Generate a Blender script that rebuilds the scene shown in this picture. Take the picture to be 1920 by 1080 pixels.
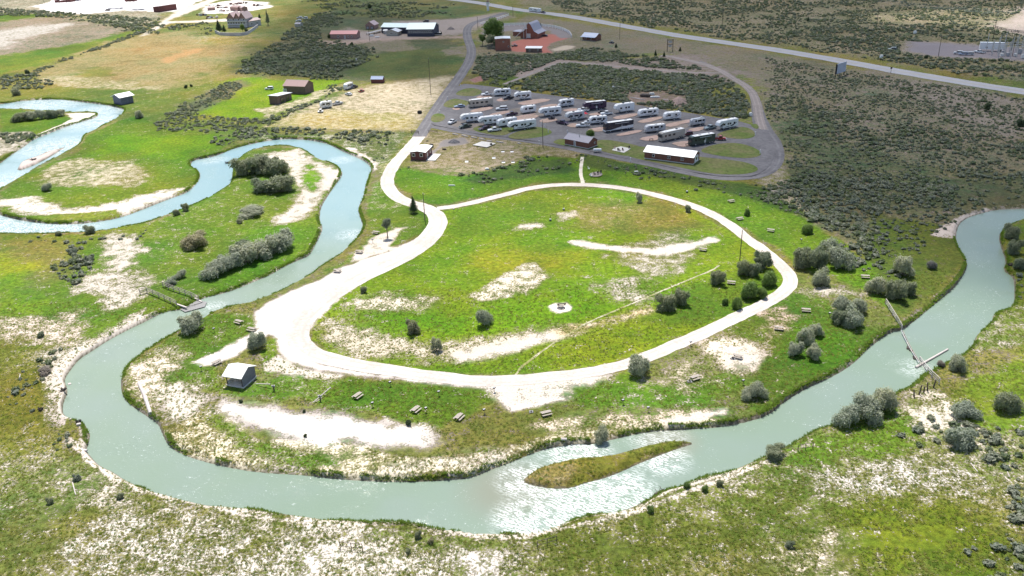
import bpy, bmesh, math, random
import numpy as np
from mathutils import Vector, Matrix
for o in list(bpy.data.objects): bpy.data.objects.remove(o, do_unlink=True)
SC = bpy.context.scene
COL = SC.collection
PI = math.pi; R = math.radians
# ---------------------------------------------------------------- camera
CAM_H = 95.0; PITCH = R(25.0); ROLL = R(2.0); FPX = 1600.0   # focal length in pixels of a 1920 wide frame
cd = bpy.data.cameras.new('camera'); cam = bpy.data.objects.new('camera', cd); COL.objects.link(cam)
cd.lens = 36.0*FPX/1920.0; cd.sensor_width = 36.0; cd.clip_start = 1.0; cd.clip_end = 12000.0
AX = Vector((1, 0, 0)); AF = Vector((0, math.cos(PITCH), -math.sin(PITCH))); AD = Vector((0, -math.sin(PITCH), -math.cos(PITCH)))
ri = AX*math.cos(ROLL) + AD*math.sin(ROLL); up = AX*math.sin(ROLL) - AD*math.cos(ROLL)
m = Matrix.Identity(4)
for i in range(3): m[i][0] = ri[i]; m[i][1] = up[i]; m[i][2] = -AF[i]; m[i][3] = (0, 0, CAM_H)[i]
cam.matrix_world = m
SC.camera = cam
# ---------------------------------------------------------------- world, sun, exposure
SUN_EL = R(65.0); SUN_AZ = R(-8.0)       # azimuth measured from +Y towards +X
w = bpy.data.worlds.new('World'); SC.world = w; w.use_nodes = True
nt = w.node_tree; bg = nt.nodes['Background']
sky = nt.nodes.new('ShaderNodeTexSky'); sky.sky_type = 'NISHITA'; sky.sun_disc = False
sky.sun_elevation = SUN_EL; sky.sun_rotation = SUN_AZ; sky.altitude = 1800; sky.dust_density = 2.0; sky.ozone_density = 1.0
nt.links.new(sky.outputs[0], bg.inputs[0]); bg.inputs[1].default_value = 0.09
sd = bpy.data.lights.new('sun', 'SUN'); sd.energy = 4.0; sd.angle = R(0.6); sd.color = (1.0, 0.955, 0.89)
sun = bpy.data.objects.new('sun', sd); COL.objects.link(sun)
SDIR = Vector((math.sin(SUN_AZ)*math.cos(SUN_EL), math.cos(SUN_AZ)*math.cos(SUN_EL), math.sin(SUN_EL)))
sun.rotation_euler = SDIR.to_track_quat('Z', 'Y').to_euler(); sun.location = (0, 0, 300)
SC.view_settings.view_transform = 'Standard'; SC.view_settings.look = 'None'
SC.view_settings.exposure = 0.88; SC.view_settings.gamma = 1.0
SC.view_settings.use_curve_mapping = False
SC.render.engine = 'CYCLES'
# ---------------------------------------------------------------- numpy helpers
def vhash(ix, iy, seed):
    n = (ix.astype(np.int64)*374761393 + iy.astype(np.int64)*668265263 + seed*974711) & 0x7fffffff
    n = ((n ^ (n >> 13))*1274126177) & 0x7fffffff
    n = n ^ (n >> 16)
    return (n & 0xffff)/65535.0
def vnoise(x, y, seed=0):
    x = np.asarray(x, float); y = np.asarray(y, float)
    ix = np.floor(x); iy = np.floor(y); fx = x-ix; fy = y-iy
    fx = fx*fx*(3-2*fx); fy = fy*fy*(3-2*fy)
    a = vhash(ix, iy, seed); b = vhash(ix+1, iy, seed); c = vhash(ix, iy+1, seed); d = vhash(ix+1, iy+1, seed)
    return (a*(1-fx)+b*fx)*(1-fy) + (c*(1-fx)+d*fx)*fy
def fbm(x, y, s, seed=0, o=4):
    x = np.asarray(x, float)/s; y = np.asarray(y, float)/s; t = 0; a = .5; n = 0
    for k in range(o):
        t = t + a*vnoise(x+k*17.3, y-k*9.1, seed+k); n += a; a *= .5; x = x*2.03; y = y*2.03
    return t/n-0.5                                   # about -0.5 .. 0.5
def sstep(a, b, x):
    t = np.clip((x-a)/(b-a), 0, 1); return t*t*(3-2*t)
def unproj(px, py, z=0.0):
    u = (np.asarray(px, float)-960)/FPX; v = (np.asarray(py, float)-540)/FPX
    cr, sr = math.cos(ROLL), math.sin(ROLL)
    vv = u*sr+v*cr; uu = u*cr-v*sr
    cp, sp = math.cos(PITCH), math.sin(PITCH)
    dy = cp-vv*sp; dz = -sp-vv*cp
    t = (z-CAM_H)/dz
    return uu*t, dy*t
def W(pts, z=0.0):
    p = np.array(pts, float); x, y = unproj(p[:, 0], p[:, 1], z); return np.stack([x, y], 1)
def smooth(p, n=2, closed=False):
    for _ in range(n):                               # Chaikin
        q = np.roll(p, -1, 0) if closed else p[1:]
        b = p if closed else p[:-1]
        r = np.empty((len(b)*2, 2)); r[0::2] = b*.75+q*.25; r[1::2] = b*.25+q*.75
        p = r if closed else np.vstack([p[:1], r, p[-1:]])
    return p
def seg_dist(X, Y, P, closed, wid=None):
    """distance to polyline; with wid, distance minus local half width"""
    A = P; B = np.roll(P, -1, 0) if closed else P[1:]
    if not closed: A = P[:-1]
    best = np.full(X.shape, 1e9)
    for i in range(len(A)):
        ax, ay = A[i]; bx, by = B[i]; dx, dy = bx-ax, by-ay; L = dx*dx+dy*dy+1e-12
        t = np.clip(((X-ax)*dx+(Y-ay)*dy)/L, 0, 1)
        d = np.hypot(X-(ax+t*dx), Y-(ay+t*dy))
        if wid is not None: d = d-(wid[i]*(1-t)+wid[min(i+1, len(wid)-1)]*t)
        best = np.minimum(best, d)
    return best
def inside(X, Y, P):
    c = np.zeros(X.shape, bool); n = len(P); j = n-1
    for i in range(n):
        xi, yi = P[i]; xj, yj = P[j]
        if yi != yj:
            m = ((yi > Y) != (yj > Y)) & (X < (xj-xi)*(Y-yi)/(yj-yi)+xi); c ^= m
        j = i
    return c
def sdf(X, Y, P, lim=30.0):
    """signed distance, positive inside, only exact within lim of the polygon's box"""
    X = np.asarray(X, float); Y = np.asarray(Y, float)
    out = np.full(X.shape, -lim)
    m = (X > P[:, 0].min()-lim) & (X < P[:, 0].max()+lim) & (Y > P[:, 1].min()-lim) & (Y < P[:, 1].max()+lim)
    if m.any():
        x = X[m]; y = Y[m]; d = seg_dist(x, y, P, True); s = inside(x, y, P)
        out[m] = np.where(s, d, -d)
    return out
# ---------------------------------------------------------------- river outline, traced on the water level
WL = -0.9
RIV = [(2020,384),(1920,392),(1870,393),(1840,400),(1815,408),(1800,418),(1794,432),(1792,450),(1800,468),(1809,480),(1814,495),(1811,508),(1800,525),(1787,542),(1752,572),(1715,602),(1692,619),(1672,622),(1652,635),(1627,655),(1602,681),(1565,705),(1515,727),(1472,752),(1440,780),(1385,795),(1335,803),(1250,807),(1210,811),(1180,817),(1150,824),(1110,834),(1085,832),(1060,835),(1030,840),(997,851),(960,867),(917,882),(892,894),(855,900),(780,904),(730,904),(680,902),(617,897),(580,892),(480,886),(425,876),(375,864),(337,851),(315,835),(304,812),(297,795),(275,780),(237,755),(227,735),(227,710),(235,692),(257,672),(287,652),(322,630),(352,615),(382,600),(400,587),(437,577),(475,565),(542,539),(605,500),(642,475),(672,445),(680,432),(680,418),(672,400),(672,387),(682,370),(684,350),(692,327),(697,318),(692,308),(675,297),(650,287),(630,277),(615,270),(590,264),(560,261),(520,261),(475,269),(437,279),(412,290),(390,296),(360,301),(357,313),(375,322),(375,337),(362,352),(350,362),(312,375),(275,390),(237,405),(200,414),(150,420),(100,421),(50,415),(12,407),(0,403),(-14,392),(-16,375),(-8,364),(0,357),(25,342),(62,317),(100,300),(132,282),(150,269),(155,255),(187,240),(225,220),(235,207),(225,203),(200,197),(150,191),(112,186),(50,188),(0,196),(-150,205),
       (-150,215),(0,206),(30,205),(75,208),(120,212),(150,211),(185,212),(183,218),(175,222),(125,237),(100,247),(62,262),(45,275),(15,295),(0,307),(-60,340),(-110,390),(-80,440),(0,440),(75,441),(125,440),(175,437),(225,430),(275,420),(300,410),(325,402),(357,389),(387,375),(412,360),(432,345),(436,328),(438,310),(450,297),(462,287),(480,280),(517,275),(562,276),(580,287),(597,300),(630,310),(642,322),(640,332),(627,350),(615,367),(602,387),(599,405),(600,418),(606,427),(600,442),(590,462),(580,480),(562,487),(530,502),(505,517),(480,527),(437,545),(412,552),(375,561),(345,581),(307,585),(275,602),(237,620),(200,640),(175,657),(150,672),(135,690),(120,712),(125,725),(127,737),(120,752),(117,765),(120,780),(140,787),(157,792),(165,806),(170,817),(165,837),(160,845),(175,862),(190,876),(212,885),(237,902),(270,916),(300,927),(350,940),(400,950),(480,957),(542,965),(592,972),(642,980),(705,982),(767,982),(817,995),(855,1000),(892,1006),(930,1006),(960,1003),(997,1003),(1035,995),(1072,975),(1110,966),(1172,957),(1197,945),(1230,927),(1247,917),(1285,910),(1310,900),(1360,887),(1397,872),(1430,857),(1455,845),(1472,840),(1497,825),(1522,808),(1565,797),(1600,778),(1645,757),(1680,738),(1710,725),(1727,705),(1747,697),(1765,685),(1790,675),(1810,660),(1825,645),(1830,630),(1845,615),(1860,603),(1862,590),(1890,581),(1902,567),(1902,550),(1902,530),(1898,518),(1880,507),(1887,490),(1877,465),(1872,442),(1882,427),(1902,417),(1920,412),(2020,400)]
ISL = [(1306,831),(1272,826),(1230,831),(1172,847),(1135,857),(1085,862),(1022,875),(997,887),(977,902),(997,910),(1035,917),(1072,916),(1097,906),(1135,897),(1172,882),(1197,870),(1235,855),(1272,841)]
BAR = [(40,306),(75,292),(120,276),(128,272),(95,294),(60,312),(30,322)]      # gravel bar in the far river
RIVW = smooth(W(RIV, WL), 1, True); ISLW = smooth(W(ISL, WL), 1, True); BARW = smooth(W(BAR, WL), 1, True)
def water_sd(X, Y):
    """positive on water"""
    d = sdf(X, Y, RIVW, 14.0)
    d = np.where(d > 0, np.minimum(d, -sdf(X, Y, ISLW, 14.0)), d)
    d = np.where(d > 0, np.minimum(d, -sdf(X, Y, BARW, 14.0)), d)
    return d
# flat zones (buildings, camp, roads): relief is damped there
REL = smooth(W([(1290,150),(1400,150),(1440,210),(1470,290),(1530,350),(1640,410),(1760,420),(1960,360),(1960,-60),(1480,-60),(1200,-60),(1000,-60)]), 1, True)
HWY = W([(700,-18),(800,-6),(867,1),(915,8),(960,17),(1060,29),(1160,47),(1260,65),(1360,80),(1440,91),(1565,112),(1690,135),(1815,156),(1920,172),(2050,193),(2200,216)])
HWY = smooth(HWY, 2)
def relief(X, Y):
    m = sstep(-6, 25, sdf(X, Y, REL, 30.0))
    ms = 1-np.exp(-np.maximum(0, seg_dist(X, Y, HWY[::4], False)-7)/14.0) if np.size(X) < 2e6 else 1
    far = (np.asarray(Y) > 280)
    r = fbm(X, Y, 60, 5, 3)*5.0*m*ms
    r = r + fbm(X, Y, 9, 11, 3)*0.35
    return r
def hgt(X, Y, wd=None):
    X = np.asarray(X, float); Y = np.asarray(Y, float)
    if wd is None: wd = water_sd(X, Y)
    top = relief(X, Y)
    d = -wd
    wdt = 0.35+3.2*np.clip(fbm(X, Y, 11, 31, 3)*1.5+.45, 0, 1)**2.2
    k = sstep(0, 1, np.clip(d/wdt, 0, 1))
    land = WL + (top-WL)*(.15*np.clip(d/.3,0,1)+.85*k)
    dd = np.clip(-d, 0, 3)
    return np.where(d > 0, land, WL-0.06-dd*.3)
# ---------------------------------------------------------------- node helpers
def mat(name):
    m = bpy.data.materials.new(name); m.use_nodes = True
    return m, m.node_tree, m.node_tree.nodes['Principled BSDF']
def N(nt, t, **k):
    n = nt.nodes.new(t)
    for a, b in k.items():
        if a.startswith('i_'): n.inputs[int(a[2:])].default_value = b
        else: setattr(n, a, b)
    return n
def Lk(nt, a, b): nt.links.new(a, b)
def mix(nt, f, a, b, mode='MIX'):
    n = nt.nodes.new('ShaderNodeMix'); n.data_type = 'RGBA'; n.blend_type = mode; n.clamp_factor = True
    for s, v in ((n.inputs[0], f), (n.inputs[6], a), (n.inputs[7], b)):
        if hasattr(v, 'is_output') or isinstance(v, bpy.types.NodeSocket): nt.links.new(v, s)
        else: s.default_value = v if not isinstance(v, tuple) or len(v) == 4 else (*v, 1)
    return n.outputs[2]
def math_(nt, op, a, b=None, c=None, clamp=False):
    n = nt.nodes.new('ShaderNodeMath'); n.operation = op; n.use_clamp = clamp
    for i, v in enumerate((a, b, c)):
        if v is None: continue
        if isinstance(v, bpy.types.NodeSocket): nt.links.new(v, n.inputs[i])
        else: n.inputs[i].default_value = v
    return n.outputs[0]
def noise(nt, vec, scale, detail=3, rough=.55, col=False, dist=0):
    n = nt.nodes.new('ShaderNodeTexNoise'); n.inputs['Scale'].default_value = scale
    n.inputs['Detail'].default_value = detail; n.inputs['Roughness'].default_value = rough; n.inputs['Distortion'].default_value = dist
    if vec is not None: nt.links.new(vec, n.inputs['Vector'])
    return n.outputs['Color' if col else 'Fac']
def ramp(nt, f, stops):
    n = nt.nodes.new('ShaderNodeValToRGB'); e = n.color_ramp.elements
    while len(e) < len(stops): e.new(.5)
    for i, (p, c) in enumerate(stops):
        e[i].position = p; e[i].color = (*c, 1) if isinstance(c, tuple) else (c, c, c, 1)
    nt.links.new(f, n.inputs[0]); return n.outputs[0]
def maprange(nt, v, a, b, c=0., d=1.):
    n = nt.nodes.new('ShaderNodeMapRange'); n.interpolation_type = 'SMOOTHSTEP'
    for i, q in enumerate((v, a, b, c, d)):
        if isinstance(q, bpy.types.NodeSocket): nt.links.new(q, n.inputs[i])
        else: n.inputs[i].default_value = q
    return n.outputs[0]
# ---------------------------------------------------------------- ground colour plan (albedo)
VIV = (.112,.205,.006); GRN = (.080,.140,.012); OLI = (.135,.150,.030); YOL = (.20,.185,.045); DRY = (.30,.24,.12)
SAGE = (.140,.142,.088); SOIL = (.215,.175,.15); SAND = (.52,.465,.39); DKG = (.045,.085,.015); RUST = (.215,.18,.065); PINK = (.34,.25,.21)
LIM = (.16,.20,.012)
# (polygon px, grass colour, bare amount, soil colour, edge softness m, edge warp m)
PAINT = [
 # --- the far north, left to right
 ([(-300,-60),(960,-60),(960,140),(-300,330)], OLI, .22, DRY, 10, 10),
 ([(-60,-40),(380,-40),(330,20),(250,60),(120,40),(-60,30)], SAGE, .35, SAND, 3, 6),
 ([(-60,20),(150,30),(240,52),(265,60),(150,100),(0,140),(-60,150)], GRN, .15, DRY, 3, 6),
 ([(-60,50),(60,34),(130,30),(200,44),(255,56),(180,75),(60,95),(-60,110)], SAGE, .4, PINK, 3, 6),
 ([(-60,65),(60,48),(140,40),(150,46),(80,62),(0,90),(-60,100)], SAGE, .66, (.45,.41,.36), 3, 6),
 ([(-60,115),(60,104),(160,82),(262,55),(272,62),(180,90),(60,128),(-60,150)], (.095,.15,.015), .08, DRY, 4, 6),
 ([(60,140),(130,108),(200,80),(270,62),(330,60),(420,70),(480,68),(470,90),(430,115),(370,148),(300,166),(200,162),(120,155)], RUST, .34, (.37,.30,.16), 5, 8),
 ([(300,112),(330,100),(385,88),(380,95),(345,108),(315,118)], (.42,.24,.10), .5, (.45,.27,.12), 2, 3),
 ([(150,130),(210,125),(215,140),(160,146)], OLI, .1, DRY, 3, 5),
 ([(90,145),(200,148),(300,165),(300,172),(150,165),(70,155)], YOL, .45, (.5,.42,.28), 3, 5),
 ([(370,70),(430,62),(470,80),(450,86),(380,82)], YOL, .2, SAND, 3, 4),
 ([(440,140),(480,100),(540,60),(620,20),(700,0),(880,20),(880,150),(640,150),(520,142)], (.075,.095,.045), .18, SOIL, 6, 8),
 ([(640,-30),(940,-30),(905,28),(820,38),(760,34),(640,30)], (.10,.12,.04), .15, SOIL, 4, 6),
 ([(660,110),(740,95),(830,90),(870,110),(860,140),(760,148),(650,142)], (.075,.105,.03), .08, SOIL, 3, 4),
 ([(690,78),(760,76),(775,92),(700,100)], SAGE, .45, SOIL, 3, 4),
 ([(825,95),(870,85),(875,100),(840,105)], SAGE, .5, SOIL, 3, 4),
 ([(600,75),(640,78),(670,72),(700,70),(820,68),(872,66),(878,72),(780,73),(700,78),(640,86),(600,85)], SAGE, .75, PINK, 2, 3),
 ([(652,52),(700,62),(740,40),(800,38),(870,34),(905,28),(945,22),(960,32),(905,50),(880,62),(850,66),(700,74),(640,76),(640,64)], SAGE, .85, (.28,.235,.21), 2, 2),
 # --- junk yard and far lots top left
 ([(60,12),(100,2),(110,-30),(400,-30),(380,0),(330,22),(290,22),(225,20),(160,26),(90,22)], SAND, 1, (.66,.63,.62), 1, 2),
 ([(378,18),(400,6),(440,0),(500,4),(512,12),(470,20),(430,26),(390,26)], SAND, .95, (.66,.62,.56), 1, 2),
 ([(262,68),(300,42),(330,20),(400,-4),(412,-2),(345,28),(312,40),(430,35),(430,40),(320,44),(275,66)], SAND, 1, (.5,.45,.38), 1, 1.5),
 # --- lit meadow strips with sage between
 ([(-60,170),(120,165),(300,172),(440,145),(640,152),(620,190),(520,250),(300,260),(240,215),(100,185),(-60,190)], (.10,.14,.02), .12, SAND, 4, 6),
 ([(430,145),(640,150),(600,172),(560,200),(480,225),(350,218),(400,180)], VIV, .06, SAND, 3, 4),
 ([(360,218),(420,190),(470,160),(450,150),(390,170),(330,200)], (.11,.13,.06), .2, SOIL, 3, 4),
 ([(510,236),(560,205),(620,185),(655,172),(700,160),(840,142),(860,142),(820,190),(800,215),(770,245),(650,243)], (.24,.20,.085), .62, (.48,.40,.28), 2.5, 3),
 ([(510,236),(560,208),(640,205),(760,215),(770,243),(650,243)], (.30,.25,.05), .5, (.5,.42,.25), 4, 5),
 ([(480,205),(520,196),(560,185),(600,172),(640,160),(625,175),(540,205),(500,225)], OLI, .55, (.5,.44,.30), 2, 4),
 # --- left bank meadows
 ([(225,225),(260,215),(300,235),(395,250),(440,262),(400,290),(355,300),(380,320),(372,350),(300,376),(220,405),(100,418),(30,410),(0,395),(0,360),(60,320),(150,285),(160,255)], (.085,.15,.010), .10, SAND, 1, 2),
 ([(240,252),(390,255),(400,275),(340,300),(240,285),(180,290),(190,265)], (.10,.19,.006), .02, SAND, 4, 5),
 ([(130,300),(240,300),(280,330),(260,350),(130,350),(70,340),(90,315)], OLI, .42, (.55,.48,.35), 4, 5),
 ([(0,385),(0,370),(60,372),(130,392),(220,378),(300,358),(350,352),(330,368),(240,398),(170,405),(110,408),(60,404)], OLI, .80, (.62,.55,.46), 2, 4),
 ([(60,404),(150,400),(220,392),(220,404),(150,418),(80,418)], (.10,.17,.02), .10, SAND, 1, 2),
 ([(0,205),(30,205),(120,212),(135,222),(120,235),(60,262),(0,280)], (.085,.15,.010), .05, SAND, 1, 2),
 ([(120,212),(185,212),(183,219),(125,237),(62,262),(55,258),(118,232),(135,222)], OLI, .95, (.62,.57,.5), 1, 1),
 ([(-60,248),(60,246),(55,272),(0,292),(-60,300)], SAGE, .45, SAND, 1, 2),
 # --- neck of land inside the loop
 ([(440,284),(560,276),(642,322),(600,400),(605,427),(580,480),(505,516),(437,545),(345,578),(280,600),(190,640),(0,660),(0,440),(180,438),(300,412),(430,345)], (.095,.15,.012), .14, SAND, 1, 2),
 ([(500,290),(560,278),(600,305),(638,322),(630,345),(610,365),(602,385),(575,405),(540,425),(500,435),(520,405),(545,385),(560,350),(545,320),(500,300)], YOL, .78, (.52,.46,.39), 1.5, 3),
 ([(560,290),(590,310),(600,340),(590,372),(570,350),(572,320)], VIV, .15, SAND, 2, 3),
 ([(350,445),(440,430),(600,410),(585,470),(500,515),(420,545),(380,520),(500,470),(420,420)], (.085,.165,.010), .08, SAND, 3, 5),
 ([(200,450),(240,445),(262,470),(250,500),(290,520),(260,560),(225,590),(190,585),(150,560),(155,520),(205,500)], OLI, .66, (.51,.455,.385), 2, 6),
 ([(0,450),(130,448),(145,470),(130,520),(60,545),(0,560)], OLI, .12, SAND, 6, 8),
 ([(0,480),(60,500),(40,560),(150,600),(60,600),(0,590)], (.15,.20,.012), .06, SAND, 6, 8),
 ([(130,560),(160,550),(190,590),(300,560),(340,575),(240,615),(180,645),(170,610)], (.095,.16,.012), .1, SAND, 3, 4),
 ([(0,595),(120,590),(180,610),(170,640),(120,660),(0,650)], OLI, .5, (.6,.5,.42), 4, 8),
 # --- west shore south of the ford
 ([(-300,640),(170,650),(120,700),(115,760),(110,800),(90,900),(-300,900)], (.125,.145,.02), .22, SAND, 4, 8),
 ([(70,660),(140,650),(180,640),(140,680),(100,700),(80,690)], SAGE, .6, SAND, 2, 4),
 # --- south foreground
 ([(-400,860),(90,850),(170,870),(300,935),(480,962),(700,988),(930,1010),(1100,972),(1250,922),(1440,860),(1500,835),(1640,765),(1960,780),(2200,1200),(-400,1300)], (.15,.165,.032), .30, SAND, 2, 4),
 ([(90,900),(200,900),(300,940),(480,970),(620,1000),(700,1010),(500,1040),(300,990),(120,940)], OLI, .52, SAND, 4, 8),
 ([(180,990),(380,960),(640,1010),(900,1040),(1000,1080),(600,1120),(200,1120),(60,1060)], OLI, .58, (.54,.49,.43), 8, 14),
 ([(1030,1000),(1110,972),(1250,930),(1440,870),(1540,870),(1680,920),(1660,1000),(1500,1040),(1250,1060),(1080,1090)], (.11,.145,.02), .26, SAND, 6, 10),
 ([(1560,900),(1680,880),(1800,890),(1840,910),(1760,925),(1640,940)], OLI, .62, (.53,.49,.45), 5, 8),
 ([(1600,960),(1700,940),(1790,950),(1880,1010),(1800,1090),(1620,1080),(1560,1020)], (.12,.17,.012), .08, SAND, 8, 12),
 ([(1440,1030),(1560,1000),(1600,1090),(1400,1110)], OLI, .5, (.6,.52,.4), 6, 10),
 ([(0,900),(80,880),(130,960),(60,1060),(0,1060)], (.10,.14,.03), .22, SAND, 6, 10),
 ([(1500,830),(1640,770),(1780,740),(1900,650),(1980,640),(1980,820),(1800,800),(1700,830),(1600,860),(1500,860)], (.10,.165,.012), .14, SAND, 3, 5),
 ([(1690,740),(1740,720),(1780,750),(1790,790),(1730,795),(1690,770)], OLI, .62, (.6,.53,.42), 3, 5),
 ([(1720,775),(1770,778),(1780,795),(1740,800)], OLI, .95, SAND, 2, 3),
 ([(1860,590),(1905,560),(1960,560),(1960,650),(1830,660)], (.085,.13,.015), .25, SAND, 3, 5),
 ([(1872,430),(1920,413),(1990,410),(1990,600),(1905,570),(1900,510),(1885,470)], (.07,.12,.012), .1, SOIL, 2, 3),
 # --- sunny strip right of river, top right patch
 ([(1560,20),(1700,14),(1960,10),(1960,60),(1850,75),(1700,60),(1600,45)], OLI, .55, (.36,.31,.22), 8, 8),
 # --- shaded hills north-east
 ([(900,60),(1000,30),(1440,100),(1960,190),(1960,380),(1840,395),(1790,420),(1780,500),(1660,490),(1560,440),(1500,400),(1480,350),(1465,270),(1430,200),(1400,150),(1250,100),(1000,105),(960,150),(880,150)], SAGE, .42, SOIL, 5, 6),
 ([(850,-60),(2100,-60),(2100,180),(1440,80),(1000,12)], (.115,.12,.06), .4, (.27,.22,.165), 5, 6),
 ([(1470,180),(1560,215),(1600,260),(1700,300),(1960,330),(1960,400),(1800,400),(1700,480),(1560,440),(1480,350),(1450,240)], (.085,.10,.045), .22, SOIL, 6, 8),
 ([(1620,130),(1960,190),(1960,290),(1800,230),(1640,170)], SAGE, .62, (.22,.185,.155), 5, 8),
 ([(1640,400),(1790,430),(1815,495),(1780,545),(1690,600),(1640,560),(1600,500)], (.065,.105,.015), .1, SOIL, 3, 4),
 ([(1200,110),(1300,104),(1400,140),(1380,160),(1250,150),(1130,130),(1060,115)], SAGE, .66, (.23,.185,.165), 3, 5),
 ([(1000,112),(1040,110),(1110,118),(1220,128),(1330,138),(1330,142),(1200,136),(1070,118),(1000,140),(960,152),(955,148)], SAGE, 1, (.25,.20,.175), 1, 1),
 ([(1150,165),(1210,160),(1290,165),(1310,190),(1280,200),(1190,198),(1150,185)], SAGE, .62, (.225,.165,.14), 2, 3),
 ([(880,140),(950,130),(980,150),(950,162),(900,160)], (.075,.11,.02), .1, SOIL, 2, 3),
 ([(860,98),(905,96),(960,100),(930,120),(890,135)], SAGE, .4, SOIL, 2, 3),
 # --- around camp: lawns
 ([(800,245),(900,252),(1020,268),(1120,288),(1110,300),(1000,290),(940,315),(870,325),(800,318),(760,320),(780,290)], (.12,.125,.04), .42, (.36,.29,.21), 2, 3),
 ([(830,262),(870,258),(880,268),(830,275),(812,290),(800,292),(822,270)], SAGE, 1, (.2,.18,.17), 1, 2),
 ([(735,318),(760,312),(800,322),(870,330),(940,318),(1000,292),(1060,296),(1180,305),(1300,330),(1420,350),(1520,420),(1580,450),(1640,500),(1690,600),(1560,520),(1490,500),(1440,455),(1340,395),(1240,360),(1120,340),(1000,342),(900,372),(820,385),(770,372),(735,345)], (.075,.150,.008), .05, SAND, 1.5, 3),
 ([(860,340),(930,315),(1000,300),(1060,300),(1075,320),(1000,330),(900,345)], DKG, .02, SAND, 2, 3),
 ([(1090,290),(1150,300),(1240,318),(1340,340),(1440,352),(1520,395),(1500,405),(1380,365),(1280,345),(1200,328),(1100,312)], DKG, .03, SAND, 2, 3),
 ([(1440,352),(1420,340),(1460,300),(1475,330),(1500,352),(1520,400),(1470,375)], OLI, .55, (.33,.28,.22), 2, 3),
 # --- inside of the big loop
 ([(830,395),(900,383),(1000,358),(1120,352),(1200,366),(1300,395),(1380,440),(1450,490),(1480,530),(1440,562),(1330,610),(1200,665),(1080,693),(960,700),(830,698),(700,680),(620,668),(580,640),(590,600),(630,560),(690,520),(780,470)], (.125,.195,.008), .12, SAND, 1, 1.5),
 ([(1080,375),(1250,380),(1330,430),(1180,450),(1060,430),(1050,400)], (.14,.15,.025), .20, (.45,.36,.22), 7, 9),
 ([(850,400),(1000,365),(1100,375),(1000,440),(870,440)], (.10,.165,.010), .05, SAND, 8, 8),
 ([(900,470),(1020,450),(1080,470),(1050,500),(940,520),(880,500)], LIM, .04, SAND, 6, 8),
 ([(890,590),(960,560),(1100,545),(1200,570),(1170,600),(1000,640),(900,640),(750,620),(700,590)], (.10,.20,.006), .04, SAND, 6, 8),
 ([(1150,500),(1250,490),(1230,540),(1120,560)], (.10,.18,.006), .05, SAND, 5, 6),
 ([(1240,560),(1340,520),(1470,500),(1440,560),(1330,605),(1240,620),(1180,600)], (.08,.15,.010), .05, SAND, 3, 4),
 ([(975,420),(1010,415),(1020,425),(995,432),(968,430)], OLI, .85, SAND, 2, 3),
 ([(1045,402),(1075,398),(1078,408),(1055,414)], OLI, .7, SAND, 2, 3),
 ([(900,555),(950,520),(1000,500),(1020,515),(970,550),(920,565)], OLI, .58, (.65,.57,.45), 3, 5),
 ([(660,570),(720,555),(800,560),(790,578),(700,580)], OLI, .62, (.65,.57,.45), 3, 4),
 ([(610,615),(680,610),(760,640),(830,650),(900,640),(1000,618),(1050,615),(1040,628),(940,650),(850,668),(760,672),(660,662),(600,645)], YOL, .70, (.51,.44,.34), 3, 5),
 ([(855,662),(960,640),(1040,620),(1060,628),(990,650),(900,672),(860,676)], SAND, .97, SAND, 1.5, 2),
 ([(1040,620),(1120,600),(1220,575),(1230,582),(1130,612),(1060,630)], YOL, .6, (.55,.42,.22), 2, 3),
 ([(1160,455),(1230,440),(1300,435),(1320,455),(1310,475),(1290,500),(1200,510),(1150,480)], OLI, .42, SAND, 5, 8),
 ([(1070,452),(1090,450),(1150,462),(1220,466),(1290,455),(1340,443),(1348,450),(1300,468),(1250,482),(1180,474),(1110,466),(1075,460)], SAND, .95, SAND, 1.2, 2),
 ([(1130,540),(1220,500),(1240,505),(1180,540),(1200,560),(1160,560)], OLI, .62, SAND, 4, 6),
 ([(1030,575),(1040,568),(1062,567),(1074,574),(1070,583),(1048,587),(1033,583)], SAND, 1, (.66,.58,.48), .6, .8),
 # --- sand inside the lower bend
 ([(640,500),(600,525),(545,545),(505,565),(480,585),(476,602),(480,622),(515,628),(525,660),(545,678),(600,695),(660,703),(720,710),(800,718),(900,728),(930,745),(960,770),(1010,765),(1060,750),(1130,708),(1100,706),(960,722),(830,716),(700,700),(600,682),(570,650),(575,620),(600,592),(632,562),(690,520),(760,480),(830,430),(820,400),(790,440),(730,470)], SAND, 1, (.55,.50,.445), 1, 1.5),
 ([(545,640),(560,600),(572,590),(565,620),(572,650),(556,650)], SAND, 1, (.50,.42,.37), 1, 1.5),
 ([(350,682),(400,655),(440,640),(470,625),(478,600),(500,600),(500,628),(460,655),(440,668),(400,682),(360,692)], SAND, 1, (.55,.50,.445), 1, 1.5),
 ([(500,640),(515,635),(520,665),(545,690),(500,700),(490,672)], (.09,.17,.012), .12, SAND, 1, 2),
 ([(500,680),(520,668),(560,690),(650,702),(640,712),(580,712),(500,692)], SAND, .9, SAND, 1, 2),
 ([(230,690),(300,650),(400,590),(470,590),(480,600),(470,625),(350,682),(400,690),(420,720),(530,705),(650,708),(780,722),(920,735),(930,750),(860,780),(830,800),(780,812),(700,780),(560,755),(470,745),(420,740),(350,730),(300,750),(250,755)], (.085,.155,.012), .18, SAND, 1.5, 3),
 ([(640,710),(720,712),(900,732),(920,745),(870,790),(740,780),(600,745)], (.075,.145,.010), .10, SAND, 2, 3),
 ([(235,700),(280,665),(320,655),(330,690),(300,740),(290,775),(300,800),(270,780),(240,755)], OLI, .60, (.66,.56,.45), 2, 4),
 ([(300,735),(330,722),(390,735),(400,750),(370,780),(330,800),(300,790)], OLI, .88, (.54,.48,.41), 2, 4),
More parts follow.
